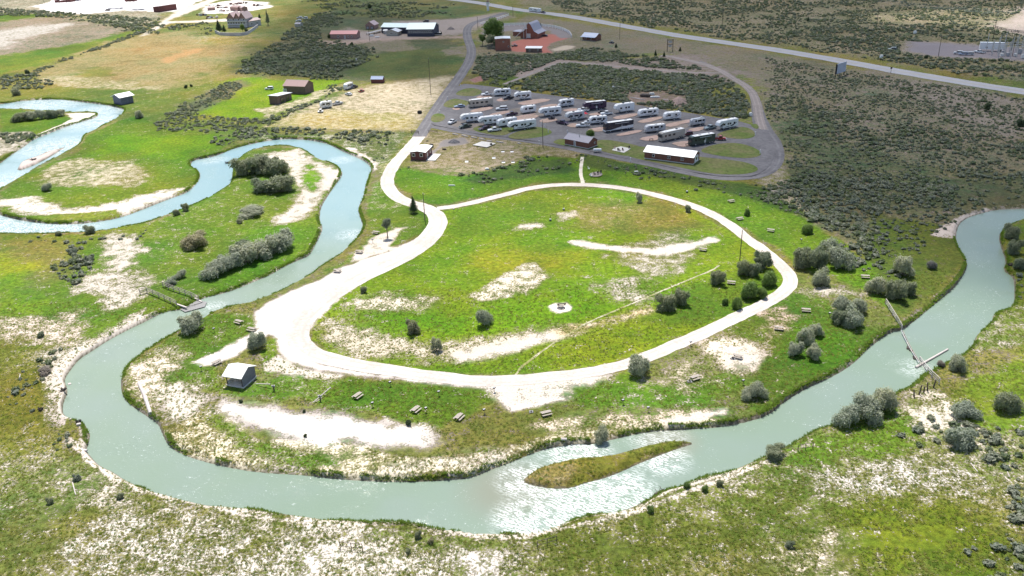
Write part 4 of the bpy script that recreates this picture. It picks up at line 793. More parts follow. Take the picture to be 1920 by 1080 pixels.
def scatter(name, P, S_, Rz, sources, seed=0):
    me = bpy.data.meshes.new(name); me.from_pydata(P.tolist(), [], [])
    for nm, v in (('size', S_), ('spin', Rz)):
        a = me.attributes.new(nm, 'FLOAT', 'POINT'); a.data.foreach_set('value', np.asarray(v, np.float32))
    o = bpy.data.objects.new(name, me); COL.objects.link(o); o['kind'] = 'stuff'
    ng = bpy.data.node_groups.new(name, 'GeometryNodeTree'); ng.interface.new_socket('Geometry', in_out='INPUT', socket_type='NodeSocketGeometry'); ng.interface.new_socket('Geometry', in_out='OUTPUT', socket_type='NodeSocketGeometry')
    gi = ng.nodes.new('NodeGroupInput'); go = ng.nodes.new('NodeGroupOutput'); ip = ng.nodes.new('GeometryNodeInstanceOnPoints'); ga = ng.nodes.new('GeometryNodeJoinGeometry') if 0 else ng.nodes.new('GeometryNodeGeometryToInstance')
    for s_ in reversed(sources):
        oi = ng.nodes.new('GeometryNodeObjectInfo'); oi.transform_space = 'ORIGINAL'; oi.inputs['Object'].default_value = s_; oi.inputs['As Instance'].default_value = True
        ng.links.new(oi.outputs['Geometry'], ga.inputs[0])
    an = ng.nodes.new('GeometryNodeInputNamedAttribute'); an.data_type = 'FLOAT'; an.inputs['Name'].default_value = 'size'
    ar = ng.nodes.new('GeometryNodeInputNamedAttribute'); ar.data_type = 'FLOAT'; ar.inputs['Name'].default_value = 'spin'
    cx_ = ng.nodes.new('ShaderNodeCombineXYZ'); ng.links.new(ar.outputs[0], cx_.inputs[2])
    rv = ng.nodes.new('FunctionNodeRandomValue'); rv.data_type = 'INT'; rv.inputs[4].default_value = 0; rv.inputs[5].default_value = len(sources)-1; rv.inputs['Seed'].default_value = seed
    ip.inputs['Pick Instance'].default_value = True
    L = ng.links.new; L(gi.outputs[0], ip.inputs['Points'])
    jg = ng.nodes.new('GeometryNodeJoinGeometry')
    for l in list(ga.inputs[0].links): L(l.from_socket, jg.inputs[0])
    ng.nodes.remove(ga); L(jg.outputs[0], ip.inputs['Instance']); L(rv.outputs[2], ip.inputs['Instance Index']); L(an.outputs[0], ip.inputs['Scale']); L(cx_.outputs[0], ip.inputs['Rotation']); L(ip.outputs[0], go.inputs[0])
    md = o.modifiers.new('scatter', 'NODES'); md.node_group = ng; return o
rs = np.random.RandomState(5)
def fill(pts, dens, clump=0.5, cs=6.0, seed=1, soft=3):
    """random points in the traced area; clump 0..1 thins them by noise"""
    P = W(pts); x0, y0 = P.min(0)-2; x1, y1 = P.max(0)+2; n = int((x1-x0)*(y1-y0)*dens)
    x = rs.uniform(x0, x1, n); y = rs.uniform(y0, y1, n)
    s = sdf(x, y, P, 30)+fbm(x, y, 12, seed+50, 3)*soft*4
    keep = (s > 0) & ((fbm(x, y, cs, seed, 3)+.5) > (clump*.75+.08)+rs.uniform(-.06, .06, n))
    return x[keep], y[keep]
blocked = [HWY, ACC, LOOP, DL]
def clear_of(x, y, extra=()):
    ok = water_sd(x, y) < -.6
    for P, w_ in ((HWY, 8), (ACC, 4.2), (LOOP, 3.6), (DL, 3.2)): ok &= seg_dist(x, y, P[::2], False) > w_
    ok &= sdf(x, y, W(LOT), 5) < -1.5
    for pts in CLEAR: ok &= sdf(x, y, W(pts), 5) < 0
    return ok
CLEAR = [[(952,98),(960,76),(905,70),(900,45),(960,42),(1020,46),(1075,60),(1085,75),(1150,74),(1152,86),(1078,90),(1045,97),(1035,102)], [(604,52),(740,36),(905,26),(950,20),(960,32),(905,55),(880,66),(700,76),(604,78)], [(510,236),(560,208),(655,172),(700,160),(840,142),(860,142),(770,243),(650,243)],
         [(1690,78),(1960,92),(1960,116),(1800,112),(1690,100)], [(60,10),(100,0),(110,-30),(400,-30),(380,0),(330,20),(290,20),(225,18),(160,24),(90,20)], [(378,18),(400,4),(512,2),(512,12),(470,22),(500,30),(506,52),(460,66),(400,66),(400,26)], [(1180,176),(1230,172),(1282,182),(1285,192),(1200,193),(1176,186)],
         [(1352,143),(1300,140),(1220,134),(1150,127),(1085,120),(1050,119),(1012,136),(975,151),(945,161),(938,155),(1005,130),(1045,113),(1090,114),(1160,120),(1230,128),(1352,136)], [(1235,100),(1280,107),(1330,122),(1392,150),(1418,170),(1432,222),(1440,250),(1425,246),(1414,196),(1380,158),(1320,126),(1235,108)], [(1860,48),(1900,30),(1960,0),(1960,75),(1862,54)]]
SX = []; SY = []; SS = []
def sage(pts, dens, size, clump=.5, cs=6., seed=1):
    x, y = fill(pts, dens, clump, cs, seed); ok = clear_of(x, y); x = x[ok]; y = y[ok]; SX.append(x); SY.append(y)
    SS.append(size*(.40+1.25*rs.rand(len(x))**2.2)*(1+fbm(x, y, cs, seed, 3)))
sage([(900,150),(880,110),(905,96),(960,105),(1040,100),(1110,90),(1180,100),(1260,115),(1340,140),(1395,165),(1410,200),(1412,228),(1380,225),(1232,205),(1080,186),(961,167),(900,160)], .40, 1.0, .50, 8, 3)
sage([(1010,108),(1100,92),(1180,105),(1120,120),(1240,135),(1390,165),(1405,220),(1300,210),(1200,190),(1080,184),(990,165)], .50, 1.1, .25, 9, 4)
sage([(900,102),(1040,103),(1060,114),(1000,135),(940,150),(905,130)], .45, 1.05, .35, 9, 5)
sage([(1440,110),(1560,130),(1960,190),(1960,380),(1800,395),(1760,440),(1690,490),(1600,450),(1530,420),(1480,350),(1465,270),(1435,200)], .42, .62, .32, 10, 6)
sage([(1460,200),(1560,210),(1700,240),(1960,270),(1960,300),(1700,280),(1560,260),(1470,250)], .40, .80, .4, 9, 7)
sage([(1480,330),(1560,320),(1700,330),(1790,350),(1770,375),(1700,370),(1640,390),(1640,440),(1690,480),(1670,495),(1590,455),(1540,430),(1500,390),(1450,390),(1440,372)], .55, .95, .25, 10, 8)
sage([(1700,300),(1960,310),(1960,345),(1800,335),(1700,325)], .40, .85, .5, 9, 9)
sage([(1000,-20),(1960,-20),(1960,150),(1700,120),(1440,82),(1240,55),(1060,22)], .16, 1.0, .38, 16, 10)
sage([(1540,50),(1960,110),(1960,150),(1820,145),(1700,118),(1600,90),(1520,80)], .20, 1.1, .35, 12, 11)
sage([(430,140),(480,100),(540,62),(600,25),(640,20),(640,80),(700,90),(700,115),(640,135),(620,150),(520,142)], .24, 1.15, .30, 14, 12)
sage([(560,0),(860,6),(860,30),(760,34),(640,30)], .12, 1.1, .5, 14, 13)
sage([(0,15),(60,20),(160,26),(300,36),(290,70),(240,60),(180,45),(100,32),(0,30)], .14, 1.3, .3, 14, 14)
sage([(300,50),(400,40),(400,66),(330,60)], .12, 1.1, .5, 10, 15)
sage([(285,236),(330,205),(400,165),(440,150),(450,160),(420,185),(355,215),(400,216),(480,222),(500,228),(420,245),(380,252),(340,250),(300,244)], .55, .75, .35, 6, 16)
sage([(430,235),(520,240),(640,246),(760,246),(745,262),(700,275),(640,262),(560,255),(480,258),(420,272),(395,262)], .35, .95, .35, 7, 17)
sage([(490,232),(560,200),(600,185),(625,160),(640,165),(610,192),(560,212),(500,240)], .5, .85, .2, 8, 18)
sage([(0,140),(60,143),(110,152),(90,170),(0,168)], .3, 1.1, .3, 9, 19)
sage([(55,135),(120,110),(200,82),(262,58),(264,62),(200,88),(120,116),(62,140)], .6, .8, .3, 6, 20)
sage([(0,245),(58,247),(55,262),(0,275)], .5, 1.1, .2, 6, 21)
sage([(60,660),(100,640),(170,600),(185,610),(150,650),(110,690),(90,760),(110,820),(60,820),(40,740)], .28, .6, .55, 6, 22)
sage([(95,790),(120,800),(150,880),(240,910),(250,950),(180,920),(120,880)], .35, .55, .5, 5, 23)
sage([(1800,800),(1960,810),(1960,1000),(1900,960),(1840,880),(1770,830)], .50, .95, .3, 6, 24)
sage([(1700,780),(1800,800),(1960,790),(1960,830),(1800,830),(1690,810)], .3, .8, .4, 6, 25)
sage([(1820,990),(1960,960),(1960,1120),(1850,1100)], .3, .8, .5, 6, 26)
sage([(1870,500),(1960,500),(1960,640),(1900,640),(1905,560)], .2, .8, .5, 6, 27)
sage([(1600,440),(1660,490),(1700,520),(1660,530),(1560,460)], .4, .9, .4, 6, 28)
sage([(120,460),(140,462),(142,545),(125,545)], .7, .8, .3, 5, 29)
sage([(0,450),(100,446),(240,440),(280,424),(300,428),(250,448),(120,456)], .25, .6, .5, 5, 30)
sage([(700,300),(780,250),(840,248),(800,262),(745,330),(712,330)], .08, .5, .5, 5, 31)
sage([(1080,290),(1180,305),(1300,330),(1440,352),(1510,400),(1380,368),(1280,348),(1190,330),(1090,312)], .3, .7, .45, 5, 32)
sage([(860,330),(940,310),(1000,292),(1080,300),(1080,315),(1000,325),(900,345)], .3, .8, .45, 5, 33)
X_ = np.concatenate(SX); Y_ = np.concatenate(SY); S__ = np.clip(np.concatenate(SS), .25, 2.4)
SP = np.stack([X_, Y_, hgt(X_, Y_)-.04], 1)
# three of them are clumps one can point to; the mass repeats their shapes
SRC = []
for i, (px, py, lb) in enumerate([(1690,818,'small grey sage clump left of the big low shrub in the lower right'), (1722,836,'rounded sage clump on green grass in the lower right'), (1756,828,'pale sage clump beside the big low shrub in the lower right')]):
    p = at(px, py); o = part('sagebrush', sage_mesh(100+i, (M_SAG, M_SAG2, M_SAG)[i]), None, p-Vector((0, 0, .05))); o.rotation_euler.z = i; tag(o, lb, 'shrub', 'single sage clumps in the lower right meadow'); SRC.append(o)
scatter('sagebrush_cover', SP, S__, rs.uniform(0, 6.28, len(SP)), SRC, 3)
# grass tussocks on the near ground -------------------------------------
TS = []
for i, (px, py, m_, lb) in enumerate([(905,1040,M_TUF,'straw coloured grass tussock on the near white ground'), (980,1050,M_TUG,'green grass tussock on the near white ground'), (1060,1045,M_TUF,'yellow grass tussock on the near pale ground')]):
    p = at(px, py); o = part('grass_tussock', tuft_mesh(200+i, m_), None, p-Vector((0, 0, .02)), (.45, .45, .45)); tag(o, lb, 'grass', 'single tussocks on the near bank'); TS.append(o)
def tufts(n, xr, yr, fn, size, seed, name, src):
    y = yr[0]*np.exp(rs.rand(n)*math.log(yr[1]/yr[0])); x = rs.uniform(-.64, .64, n)*(y*.906+40.1)
    ok = clear_of(x, y) & (fn(x, y)); x = x[ok]; y = y[ok]
    return scatter(name, np.stack([x, y, hgt(x, y)-.02], 1), size*(.5+rs.rand(len(x))), rs.uniform(0, 6.28, len(x)), src, seed)
solid = [W(p) for p, c, b, s_, a_, w_ in PAINT if b >= .93]
def fn(x, y):
    ok = fbm(x, y, 8, 77, 3) > -.18
    for P in solid: ok &= sdf(x, y, P, 3) < -.2
    return ok
tufts(75000, (94, 205), (94, 205), fn, .27, 5, 'grass_cover', TS)

# rank green growth hanging over the cut banks
RP = resample(np.vstack([RIVW, RIVW[:1]]), .35)[0]; RT = np.gradient(RP, axis=0); RT /= np.hypot(RT[:, 0], RT[:, 1])[:, None]+1e-9
bxs = []; bys = []
for rep_ in range(3):
    off = rs.uniform(.25, 1.0, len(RP))[:, None]; Q = RP+np.stack([RT[:, 1], -RT[:, 0]], 1)*off; Q2 = RP-np.stack([RT[:, 1], -RT[:, 0]], 1)*off
    for q in (Q, Q2): bxs.append(q[:, 0]); bys.append(q[:, 1])
x = np.concatenate(bxs); y = np.concatenate(bys); o_ = np.zeros(len(x))
for pts in ([(60,620),(300,560),(250,640),(170,690),(140,800),(260,905),(480,950),(700,975),(960,995),(1200,935),(1300,905),(1300,940),(960,1030),(480,990),(200,920),(60,800)], [(500,290),(600,290),(640,320),(600,400),(590,380),(540,300)], [(0,400),(0,340),(120,300),(350,350),(350,380),(200,420)], [(1780,380),(1990,370),(1990,400),(1840,430),(1770,450)]): o_ = np.maximum(o_, (sdf(x, y, W(pts), 4) > 0)*1.)
wd_ = water_sd(x, y); ok = (wd_ < -.15) & (wd_ > -1.3) & (o_ < .5) & (y < 520) & (y > 90) & (np.abs(x) < .66*(y*.906+40)) & (fbm(x, y, 5, 661, 3) > -.16)
x = x[ok]; y = y[ok]
scatter('bank_grass', np.stack([x, y, hgt(x, y)-.05], 1), .42*(.5+rs.rand(len(x))), rs.uniform(0, 6.28, len(x)), [TS[1]], 9)
# ---------------------------------------------------------------- shared unit meshes, one per material
_U = {}
def unit(kind, m):
    k = (kind, m.name)
    if k in _U: return _U[k]
    bm = bmesh.new()
    if kind == 'box':
        bmesh.ops.create_cube(bm, size=1.0); bmesh.ops.translate(bm, verts=bm.verts, vec=(0, 0, .5))
    elif kind == 'bbox':
        bmesh.ops.create_cube(bm, size=1.0); bmesh.ops.translate(bm, verts=bm.verts, vec=(0, 0, .5)); bmesh.ops.bevel(bm, geom=bm.edges[:], offset=.12, segments=2, affect='EDGES')
    elif kind == 'cyl': bmesh.ops.create_cone(bm, segments=12, radius1=.5, radius2=.5, depth=1.0, cap_ends=True); bmesh.ops.translate(bm, verts=bm.verts, vec=(0, 0, .5))
    elif kind == 'wheel': bmesh.ops.create_cone(bm, segments=14, radius1=.5, radius2=.5, depth=1.0, cap_ends=True); bmesh.ops.rotate(bm, verts=bm.verts, cent=(0, 0, 0), matrix=Matrix.Rotation(PI/2, 3, 'X'))
    elif kind == 'dome': bmesh.ops.create_uvsphere(bm, u_segments=14, v_segments=8, radius=.5)
    bmesh.ops.recalc_face_normals(bm, faces=bm.faces)
    me = bpy.data.meshes.new(kind); bm.to_mesh(me); bm.free(); me.materials.append(m); _U[k] = me; return me
def bx(name, m, parent, c, s, rot=(0, 0, 0), kind='box'):
    """box whose base centre is c, size s"""
    return part(name, unit(kind, m), parent, c, s, rot)
def prism(name, prof, w0, w1, m, axis='y', mats=None, inset=None):
    """profile in (x, z) extruded along y from w0 to w1"""
    n = len(prof); V = [(x, w0, z) for x, z in prof]+[(x, w1, z) for x, z in prof]
    F = [list(range(n)), list(range(2*n-1, n-1, -1))]+[(i, (i+1) % n, (i+1) % n+n, i+n)[::-1] for i in range(n)]
    if axis == 'x': V = [(y, x, z) for x, y, z in V]
    bm = bmesh.new(); vs = [bm.verts.new(v) for v in V]
    for f in F: bm.faces.new([vs[i] for i in f])
    bmesh.ops.recalc_face_normals(bm, faces=bm.faces); me = bpy.data.meshes.new(name); bm.to_mesh(me); bm.free(); me.materials.append(m); return me
def near_line(a, b, z=None):
    """two picture points on the ground along a thing's near side: end points, heading, length"""
    A = at(*a); B = at(*b); d = B-A; return A, B, math.atan2(d.y, d.x), math.hypot(d.x, d.y)
def place_on(a, b, depth, zadd=0.0):
    A, B, h, L = near_line(a, b); n = Vector((-math.sin(h), math.cos(h), 0)); C = (A+B)/2+n*depth/2; C.z = max(A.z, B.z, float(hgt(np.array([C.x]), np.array([C.y]))[0]))+zadd
    inlot = sdf(np.array([C.x]), np.array([C.y]), W(LOT), 5)[0] > 0
    if inlot: C.z = LOTZ+zadd+.02
    return C, h, L
# building materials
def plank_mat(name, c, scale=3.2, var=.3, dark=.45, axis=2, rough=.8):
    m, nt, bs = mat(name); tc = N(nt, 'ShaderNodeTexCoord').outputs['Object']
    wv = N(nt, 'ShaderNodeTexWave'); wv.wave_type = 'BANDS'; wv.bands_direction = 'XYZ'[axis]; wv.inputs['Scale'].default_value = scale; wv.inputs['Distortion'].default_value = .3; Lk(nt, tc, wv.inputs[0])
    n = noise(nt, tc, 1.3, 5, .65)
    a = mix(nt, 1., (*c, 1), ramp(nt, n, [(.3, 1-var), (.5, 1.), (.72, 1+var*.7)]), 'MULTIPLY')
    Lk(nt, mix(nt, maprange(nt, wv.outputs['Fac'], 0., .35, dark, 0.), a, (c[0]*.35, c[1]*.35, c[2]*.35, 1)), bs.inputs['Base Color']); bs.inputs['Roughness'].default_value = rough
    return m
M_LOGR = plank_mat('red_log_wall', (.20, .085, .06), 1.6); M_LOGD = plank_mat('dark_red_log_wall', (.155, .055, .05), 1.6); M_LOGB = plank_mat('brown_plank_wall', (.15, .105, .085), 2.4, axis=0); M_REDB = plank_mat('brick_red_wall', (.28, .115, .08), 2.0)
M_BLKW = plank_mat('charcoal_wall', (.05, .055, .08), 1.5); M_BEIG = plank_mat('beige_siding', (.42, .40, .34), 2.2); M_PINKW = plank_mat('pink_brown_wall', (.36, .22, .19), 2.0); M_GRYW = plank_mat('grey_plank_wall', (.16, .165, .21), 2.0)
M_STONE = plank_mat('pale_stone_wall', (.52, .50, .52), 1.2)
def metal_roof(name, c, rough=.35, met=.0): 
    return plank_mat(name, c, 1.1, .08, .12, 0, rough)
R_WHT = metal_roof('white_metal_roof', (.82, .81, .79)); R_MINT = metal_roof('pale_green_metal_roof', (.72, .85, .80)); R_RED = metal_roof('red_metal_roof', (.55, .20, .20)); R_GRY = metal_roof('lilac_grey_roof', (.27, .26, .31)); R_BLU = metal_roof('blue_grey_roof', (.36, .42, .56))
R_BRN = metal_roof('rusty_roof', (.30, .19, .17)); R_PNK = metal_roof('pinkish_roof', (.44, .33, .31)); R_SIL = metal_roof('silver_roof', (.62, .64, .68))
M_WHITE = flat('white_paint', (.75, .75, .74), .5); M_OFFW = flat('offwhite_paint', (.66, .65, .62), .55); M_TRIM = flat('grey_trim', (.35, .35, .36), .6)
M_GLASS = flat('dark_glass', (.02, .024, .03), .08, 0, .8); M_BLACK = flat('black_rubber', (.022, .022, .024), .8); M_WOOD = flat('weathered_wood', (.34, .30, .26), .85, var=.3); M_DWOOD = flat('dark_wood', (.085, .07, .06), .85, var=.3); M_STEEL = flat('galvanised_steel', (.50, .51, .53), .4, .6)
M_CHROM = flat('polished_aluminium', (.62, .64, .68), .22, .85); M_SLAB = flat('concrete_slab', (.60, .58, .55), .85); M_LOGP = flat('bleached_log', (.50, .45, .42), .8, var=.25)
def house(a, b, depth, wall_h, rise, label, cat='building', name='cabin', wall=M_LOGR, roof=R_WHT, ridge='x', over=.45, wins=(), doors=(), side=(), side_l=(), chim=None, group=None, flatroof=None, porch=None, slab=None, winm=None, found=None):
    """a, b: near bottom corners in the picture; ridge 'x' runs along the near wall, 'y' runs away from it, 'mono' is a single slope.
    wins/doors: (position along wall 0..1, width, sill, height); side: the same on the right hand end wall"""
    C, h, L = place_on(a, b, depth); e = empty(name, C-Vector((0, 0, .12)), h, label, cat, group)
    hx, hy = L/2, depth/2
    if ridge == 'x': prof = [(-hy, 0), (hy, 0), (hy, wall_h), (0, wall_h+rise), (-hy, wall_h)]; wm_ = prism('wall', prof, -hx, hx, wall, 'x')
    elif ridge == 'y': prof = [(-hx, 0), (hx, 0), (hx, wall_h), (0, wall_h+rise), (-hx, wall_h)]; wm_ = prism('wall', prof, -hy, hy, wall)
    else: prof = [(-hy, 0), (hy, 0), (hy, wall_h+rise), (-hy, wall_h)]; wm_ = prism('wall', prof, -hx, hx, wall, 'x')
    part('wall', wm_, e)
    t = .14
    def slab_(p0, p1, w0, w1, ax):
        d = Vector((p1[0]-p0[0], p1[1]-p0[1])); n = Vector((-d.y, d.x)).normalized()*t
        if n.y < 0: n = -n
        pr = [p0, p1, (p1[0]+n.x, p1[1]+n.y), (p0[0]+n.x, p0[1]+n.y)]
        part('roof_panel', prism('roof_panel', pr, w0, w1, roof, ax), e)
    if ridge in 'xy':
        half = hy if ridge == 'x' else hx; ln = hx if ridge == 'x' else hy; sl = rise/half; o_ = over
        slab_((-half-o_, wall_h-sl*o_+.02), (0, wall_h+rise+.02), -ln-o_, ln+o_, 'x' if ridge == 'x' else 'y'); slab_((0.0, wall_h+rise+.022), (half+o_, wall_h-sl*o_+.022), -ln-o_, ln+o_, 'x' if ridge == 'x' else 'y')
        if ridge == 'x': bx('ridge_cap', M_TRIM, e, (0, 0, wall_h+rise+.1), (ln*2+2*o_+.02, .3, .08))
    else:
        sl = rise/depth; slab_((-hy-over, wall_h-sl*over+.02), (hy+over, wall_h+rise+sl*over+.02), -hx-over, hx+over, 'x')
    def win(x, y, z, w_, h_, ang, nm='window'):
        f = bx(nm, winm or M_WHITE, e, (x, y, z), (w_, .12, h_), (0, 0, ang)); 
        g = bx('pane' if nm == 'window' else 'door_panel', M_GLASS if nm == 'window' else M_TRIM, f, (0, -.55, .12 if w_ < 3 else .3), (.78 if w_ < 3 else .42, .2, .76 if w_ < 3 else .45)); return f
    for u, w_, z, h_ in wins: win(-hx+L*u, -hy-.05, z, w_, h_, 0)
    for u, w_, z, h_ in doors: win(-hx+L*u, -hy-.055, z, w_, h_, 0, 'door')
    for u, w_, z, h_ in side: win(hx+.05, -hy+depth*u, z, w_, h_, PI/2)
    for u, w_, z, h_ in side_l: win(-hx-.05, -hy+depth*u, z, w_, h_, -PI/2)
    if chim: bx('chimney', M_STEEL, e, chim, (.35, .35, 1.2), kind='cyl')
    if found: bx('foundation', M_SLAB, e, (0, 0, -.1), (L+.12, depth+.12, found))
    if porch:   # open porch in front: depth, post count
        pd, npst = porch; z1 = wall_h-.15
        pr = [(-hy-pd, z1-.35), (-hy+.0, z1+.05), (-hy+.0, z1+.17), (-hy-pd, z1-.23)]
        part('porch_roof', prism('porch_roof', pr, -hx-over, hx+over, roof, 'x'), e); bx('porch_deck', M_WOOD, e, (0, -hy-pd/2, .0), (L, pd-.05, .35))
        for i in range(npst): bx('post', M_DWOOD, e, (-hx+.15+(L-.3)*i/(npst-1), -hy-pd+.2, .33), (.16, .16, z1-.7))
    if slab: bx('slab', M_SLAB, e, slab[0], slab[1])
    return e
# the long shed at the camp edge
house((1208,298),(1299,310), 7.0, 2.9, 1.5, 'long low red log building with white gable roof at the camp loop', 'building', 'bath_house', M_LOGR, R_WHT, 'x', .4, wins=[(.19,1.0,1.2,1.1), (.49,.5,1.2,1.1), (.53,.5,1.2,1.1), (.76,.5,1.2,1.1), (.80,.5,1.2,1.1)], side=[(.5,3.6,.35,2.5)], found=.55)
house((1059,272),(1103,280), 6.0, 2.7, 1.5, 'red log cabin with lilac grey roof and one white door', 'building', 'cabin', M_LOGR, R_GRY, 'x', .4, doors=[(.43,1.0,.1,2.1)], side=[(.72,.9,1.4,.7)], chim=(0, -1.0, 3.6), found=.5)
house((770,300),(798,301), 9.5, 3.2, .45, 'small dark red cabin with flat white roof beside the pale dirt road', 'building', 'cabin', M_LOGD, R_WHT, 'y', .35, wins=[(.22,1.3,1.5,1.3), (.74,1.3,1.5,1.3)], side=[(.75,1.3,1.2,1.4), (.3,1.0,.1,2.2)], slab=((5.2, -.5, 0), (3.6, 9.0, .25)))
# wooden barns in the green pasture
house((533,175),(573,177), 9.0, 4.2, 2.2, 'large brown plank barn with rusty gable roof in the pasture', 'barn', 'barn', M_LOGB, R_BRN, 'x', .35, doors=[(.05,2.2,.0,2.6)])
house((506,195),(522,196), 12, 4.4, -.9, 'smaller open brown shed with pale blue roof below the big barn', 'shed', 'shed', M_LOGB, R_SIL, 'mono', .5, side=[(.3,2.6,.1,3.0), (.7,2.6,.1,3.0)], winm=M_DWOOD)
house((696,156),(718,156), 3.4, 2.3, 1.3, 'tiny garden shed with lilac roof at the top edge of the mown field', 'shed', 'shed', M_LOGD, R_BLU, 'x', .2)
# shelter on poles by the far river
def shelter(a, b, depth, hh_, label, name, wallm, roofm, rise=1.2, open_front=1.0):
    C, h, L = place_on(a, b, depth); e = empty(name, C, h, label, 'shelter'); hx, hy = L/2, depth/2
    return e, L, hx, hy
e, L_, hx, hy = shelter((426,723),(457,728), 4.8, 3, 'open picnic shelter with white roof and dark blue plank side wall', 'picnic_shelter', M_GRYW, R_WHT)
WHh = 2.7; RS = 1.1
bx('floor_slab', M_SLAB, e, (0, 0, -.1), (L_+.2, hy*2+.2, .35))
part('side_wall', prism('side_wall', [(-hy, .25), (hy, .25), (hy, WHh), (0, WHh+RS), (-hy, WHh)], hx-.14, hx, M_GRYW, 'x'), e)
part('back_wall', prism('back_wall', [(-hx, .25), (hx-.15, .25), (hx-.15, WHh), (-hx, WHh)], hy-.14, hy, M_GRYW), e)
for s_ in (-1, 1):
    pr = [(0, WHh+RS+.05), (s_*(hy+.55), WHh+.05-RS*.55/hy), (s_*(hy+.55), WHh+.18-RS*.55/hy), (0, WHh+RS+.18)]
    part('roof_panel', prism('roof_panel', pr, -hx-.5, hx+.25, R_WHT, 'x'), e)
for x_, y_ in ((-hx+.1, -hy+.1), (-hx+.1, 0), (-hx+.1, hy-.3), (hx-.3, -hy+.1)): bx('post', M_DWOOD, e, (x_, y_, .2), (.16, .16, WHh-.3))
bx('low_wall', M_OFFW, e, (-hx+.1, -hy*.5, .25), (.1, hy*.8, .8)); bx('bench', M_WOOD, e, (0, hy*.5, .25), (1.8, .4, .45)); bx('table', M_WOOD, e, (0, -.4, .25), (1.8, .8, .7)); bx('front_rail', M_TRIM, e, (0, -hy+.1, .9), (L_-.5, .08, .12))
house((214,194),(228,197), 7.0, 4.0, 1.2, 'small dark shelter with white roof at the water edge of the far bend', 'shelter', 'river_shelter', M_GRYW, R_WHT, 'y', .8)
# buildings along the north road
house((620,73),(669,73), 8.0, 3.6, 1.8, 'long pink brown house with red metal roof and cluttered front', 'house', 'house', M_PINKW, R_RED, 'x', .4, wins=[(.3,1.3,1.2,1.2), (.68,1.0,1.2,1.2), (.82,.9,1.2,1.2)], doors=[(.55,1.1,.2,2.2)])
house((686,55),(702,55), 9.0, 3.4, 2.4, 'brown garage with two dark doors behind the red roofed house', 'garage', 'garage', M_PINKW, R_PNK, 'y', .5, doors=[(.25,2.3,.1,2.3), (.75,2.3,.1,2.3)], winm=M_DWOOD)
house((716,62),(764,63), 11.0, 4.6, 2.2, 'lower left wing of the long pale green roofed lodge', 'building', 'lodge_wing', M_BLKW, R_MINT, 'x', .4)
house((764,68),(813,68), 17.0, 5.2, 3.2, 'taller main hall of the pale green roofed lodge with row of windows', 'building', 'lodge_hall', M_BLKW, R_MINT, 'x', .6, wins=[(.07+.078*i,1.1,2.4,1.6) for i in range(12)])
house((725,67),(746,67), 7.5, 3.0, 1.5, 'little beige house with white hip roof in front of the lodge', 'house', 'house', M_BEIG, R_SIL, 'y', .7, wins=[(.42,1.4,1.2,1.2), (.58,.8,1.2,1.2), (.85,.7,1.2,1.0)])
house((719,64),(726,64), 5.0, 2.6, .5, 'tiny white annex on the left of the little beige house', 'shed', 'annex', M_BEIG, R_WHT, 'x', .2, doors=[(.6,1.,.1,2.)])
# deck of the hall
C, h, L = place_on((815,67),(829,66), 12); e = empty('deck', C, h, 'pale wooden deck with black railing at the right end of the lodge', 'deck'); bx('deck_floor', M_OFFW, e, (0, 0, .5), (L, 12, .25)); bx('railing', M_BLACK, e, (L/2-.1, 0, .75), (.1, 12, 1.1)); bx('railing', M_BLACK, e, (0, -5.95, .75), (L-.3, .1, 1.1))
C, h, L = place_on((693,66),(700,66), 20); e = empty('ramp', C, h-.35, 'long grey ramp roof left of the lodge wing', 'canopy'); bx('ramp_deck', M_TRIM, e, (0, 0, 1.2), (3.2, 20, .2)); [bx('post', M_DWOOD, e, (s_*1.4, y_, 0), (.18, .18, 1.2)) for s_ in (-1, 1) for y_ in (-9, -3, 3, 9)]
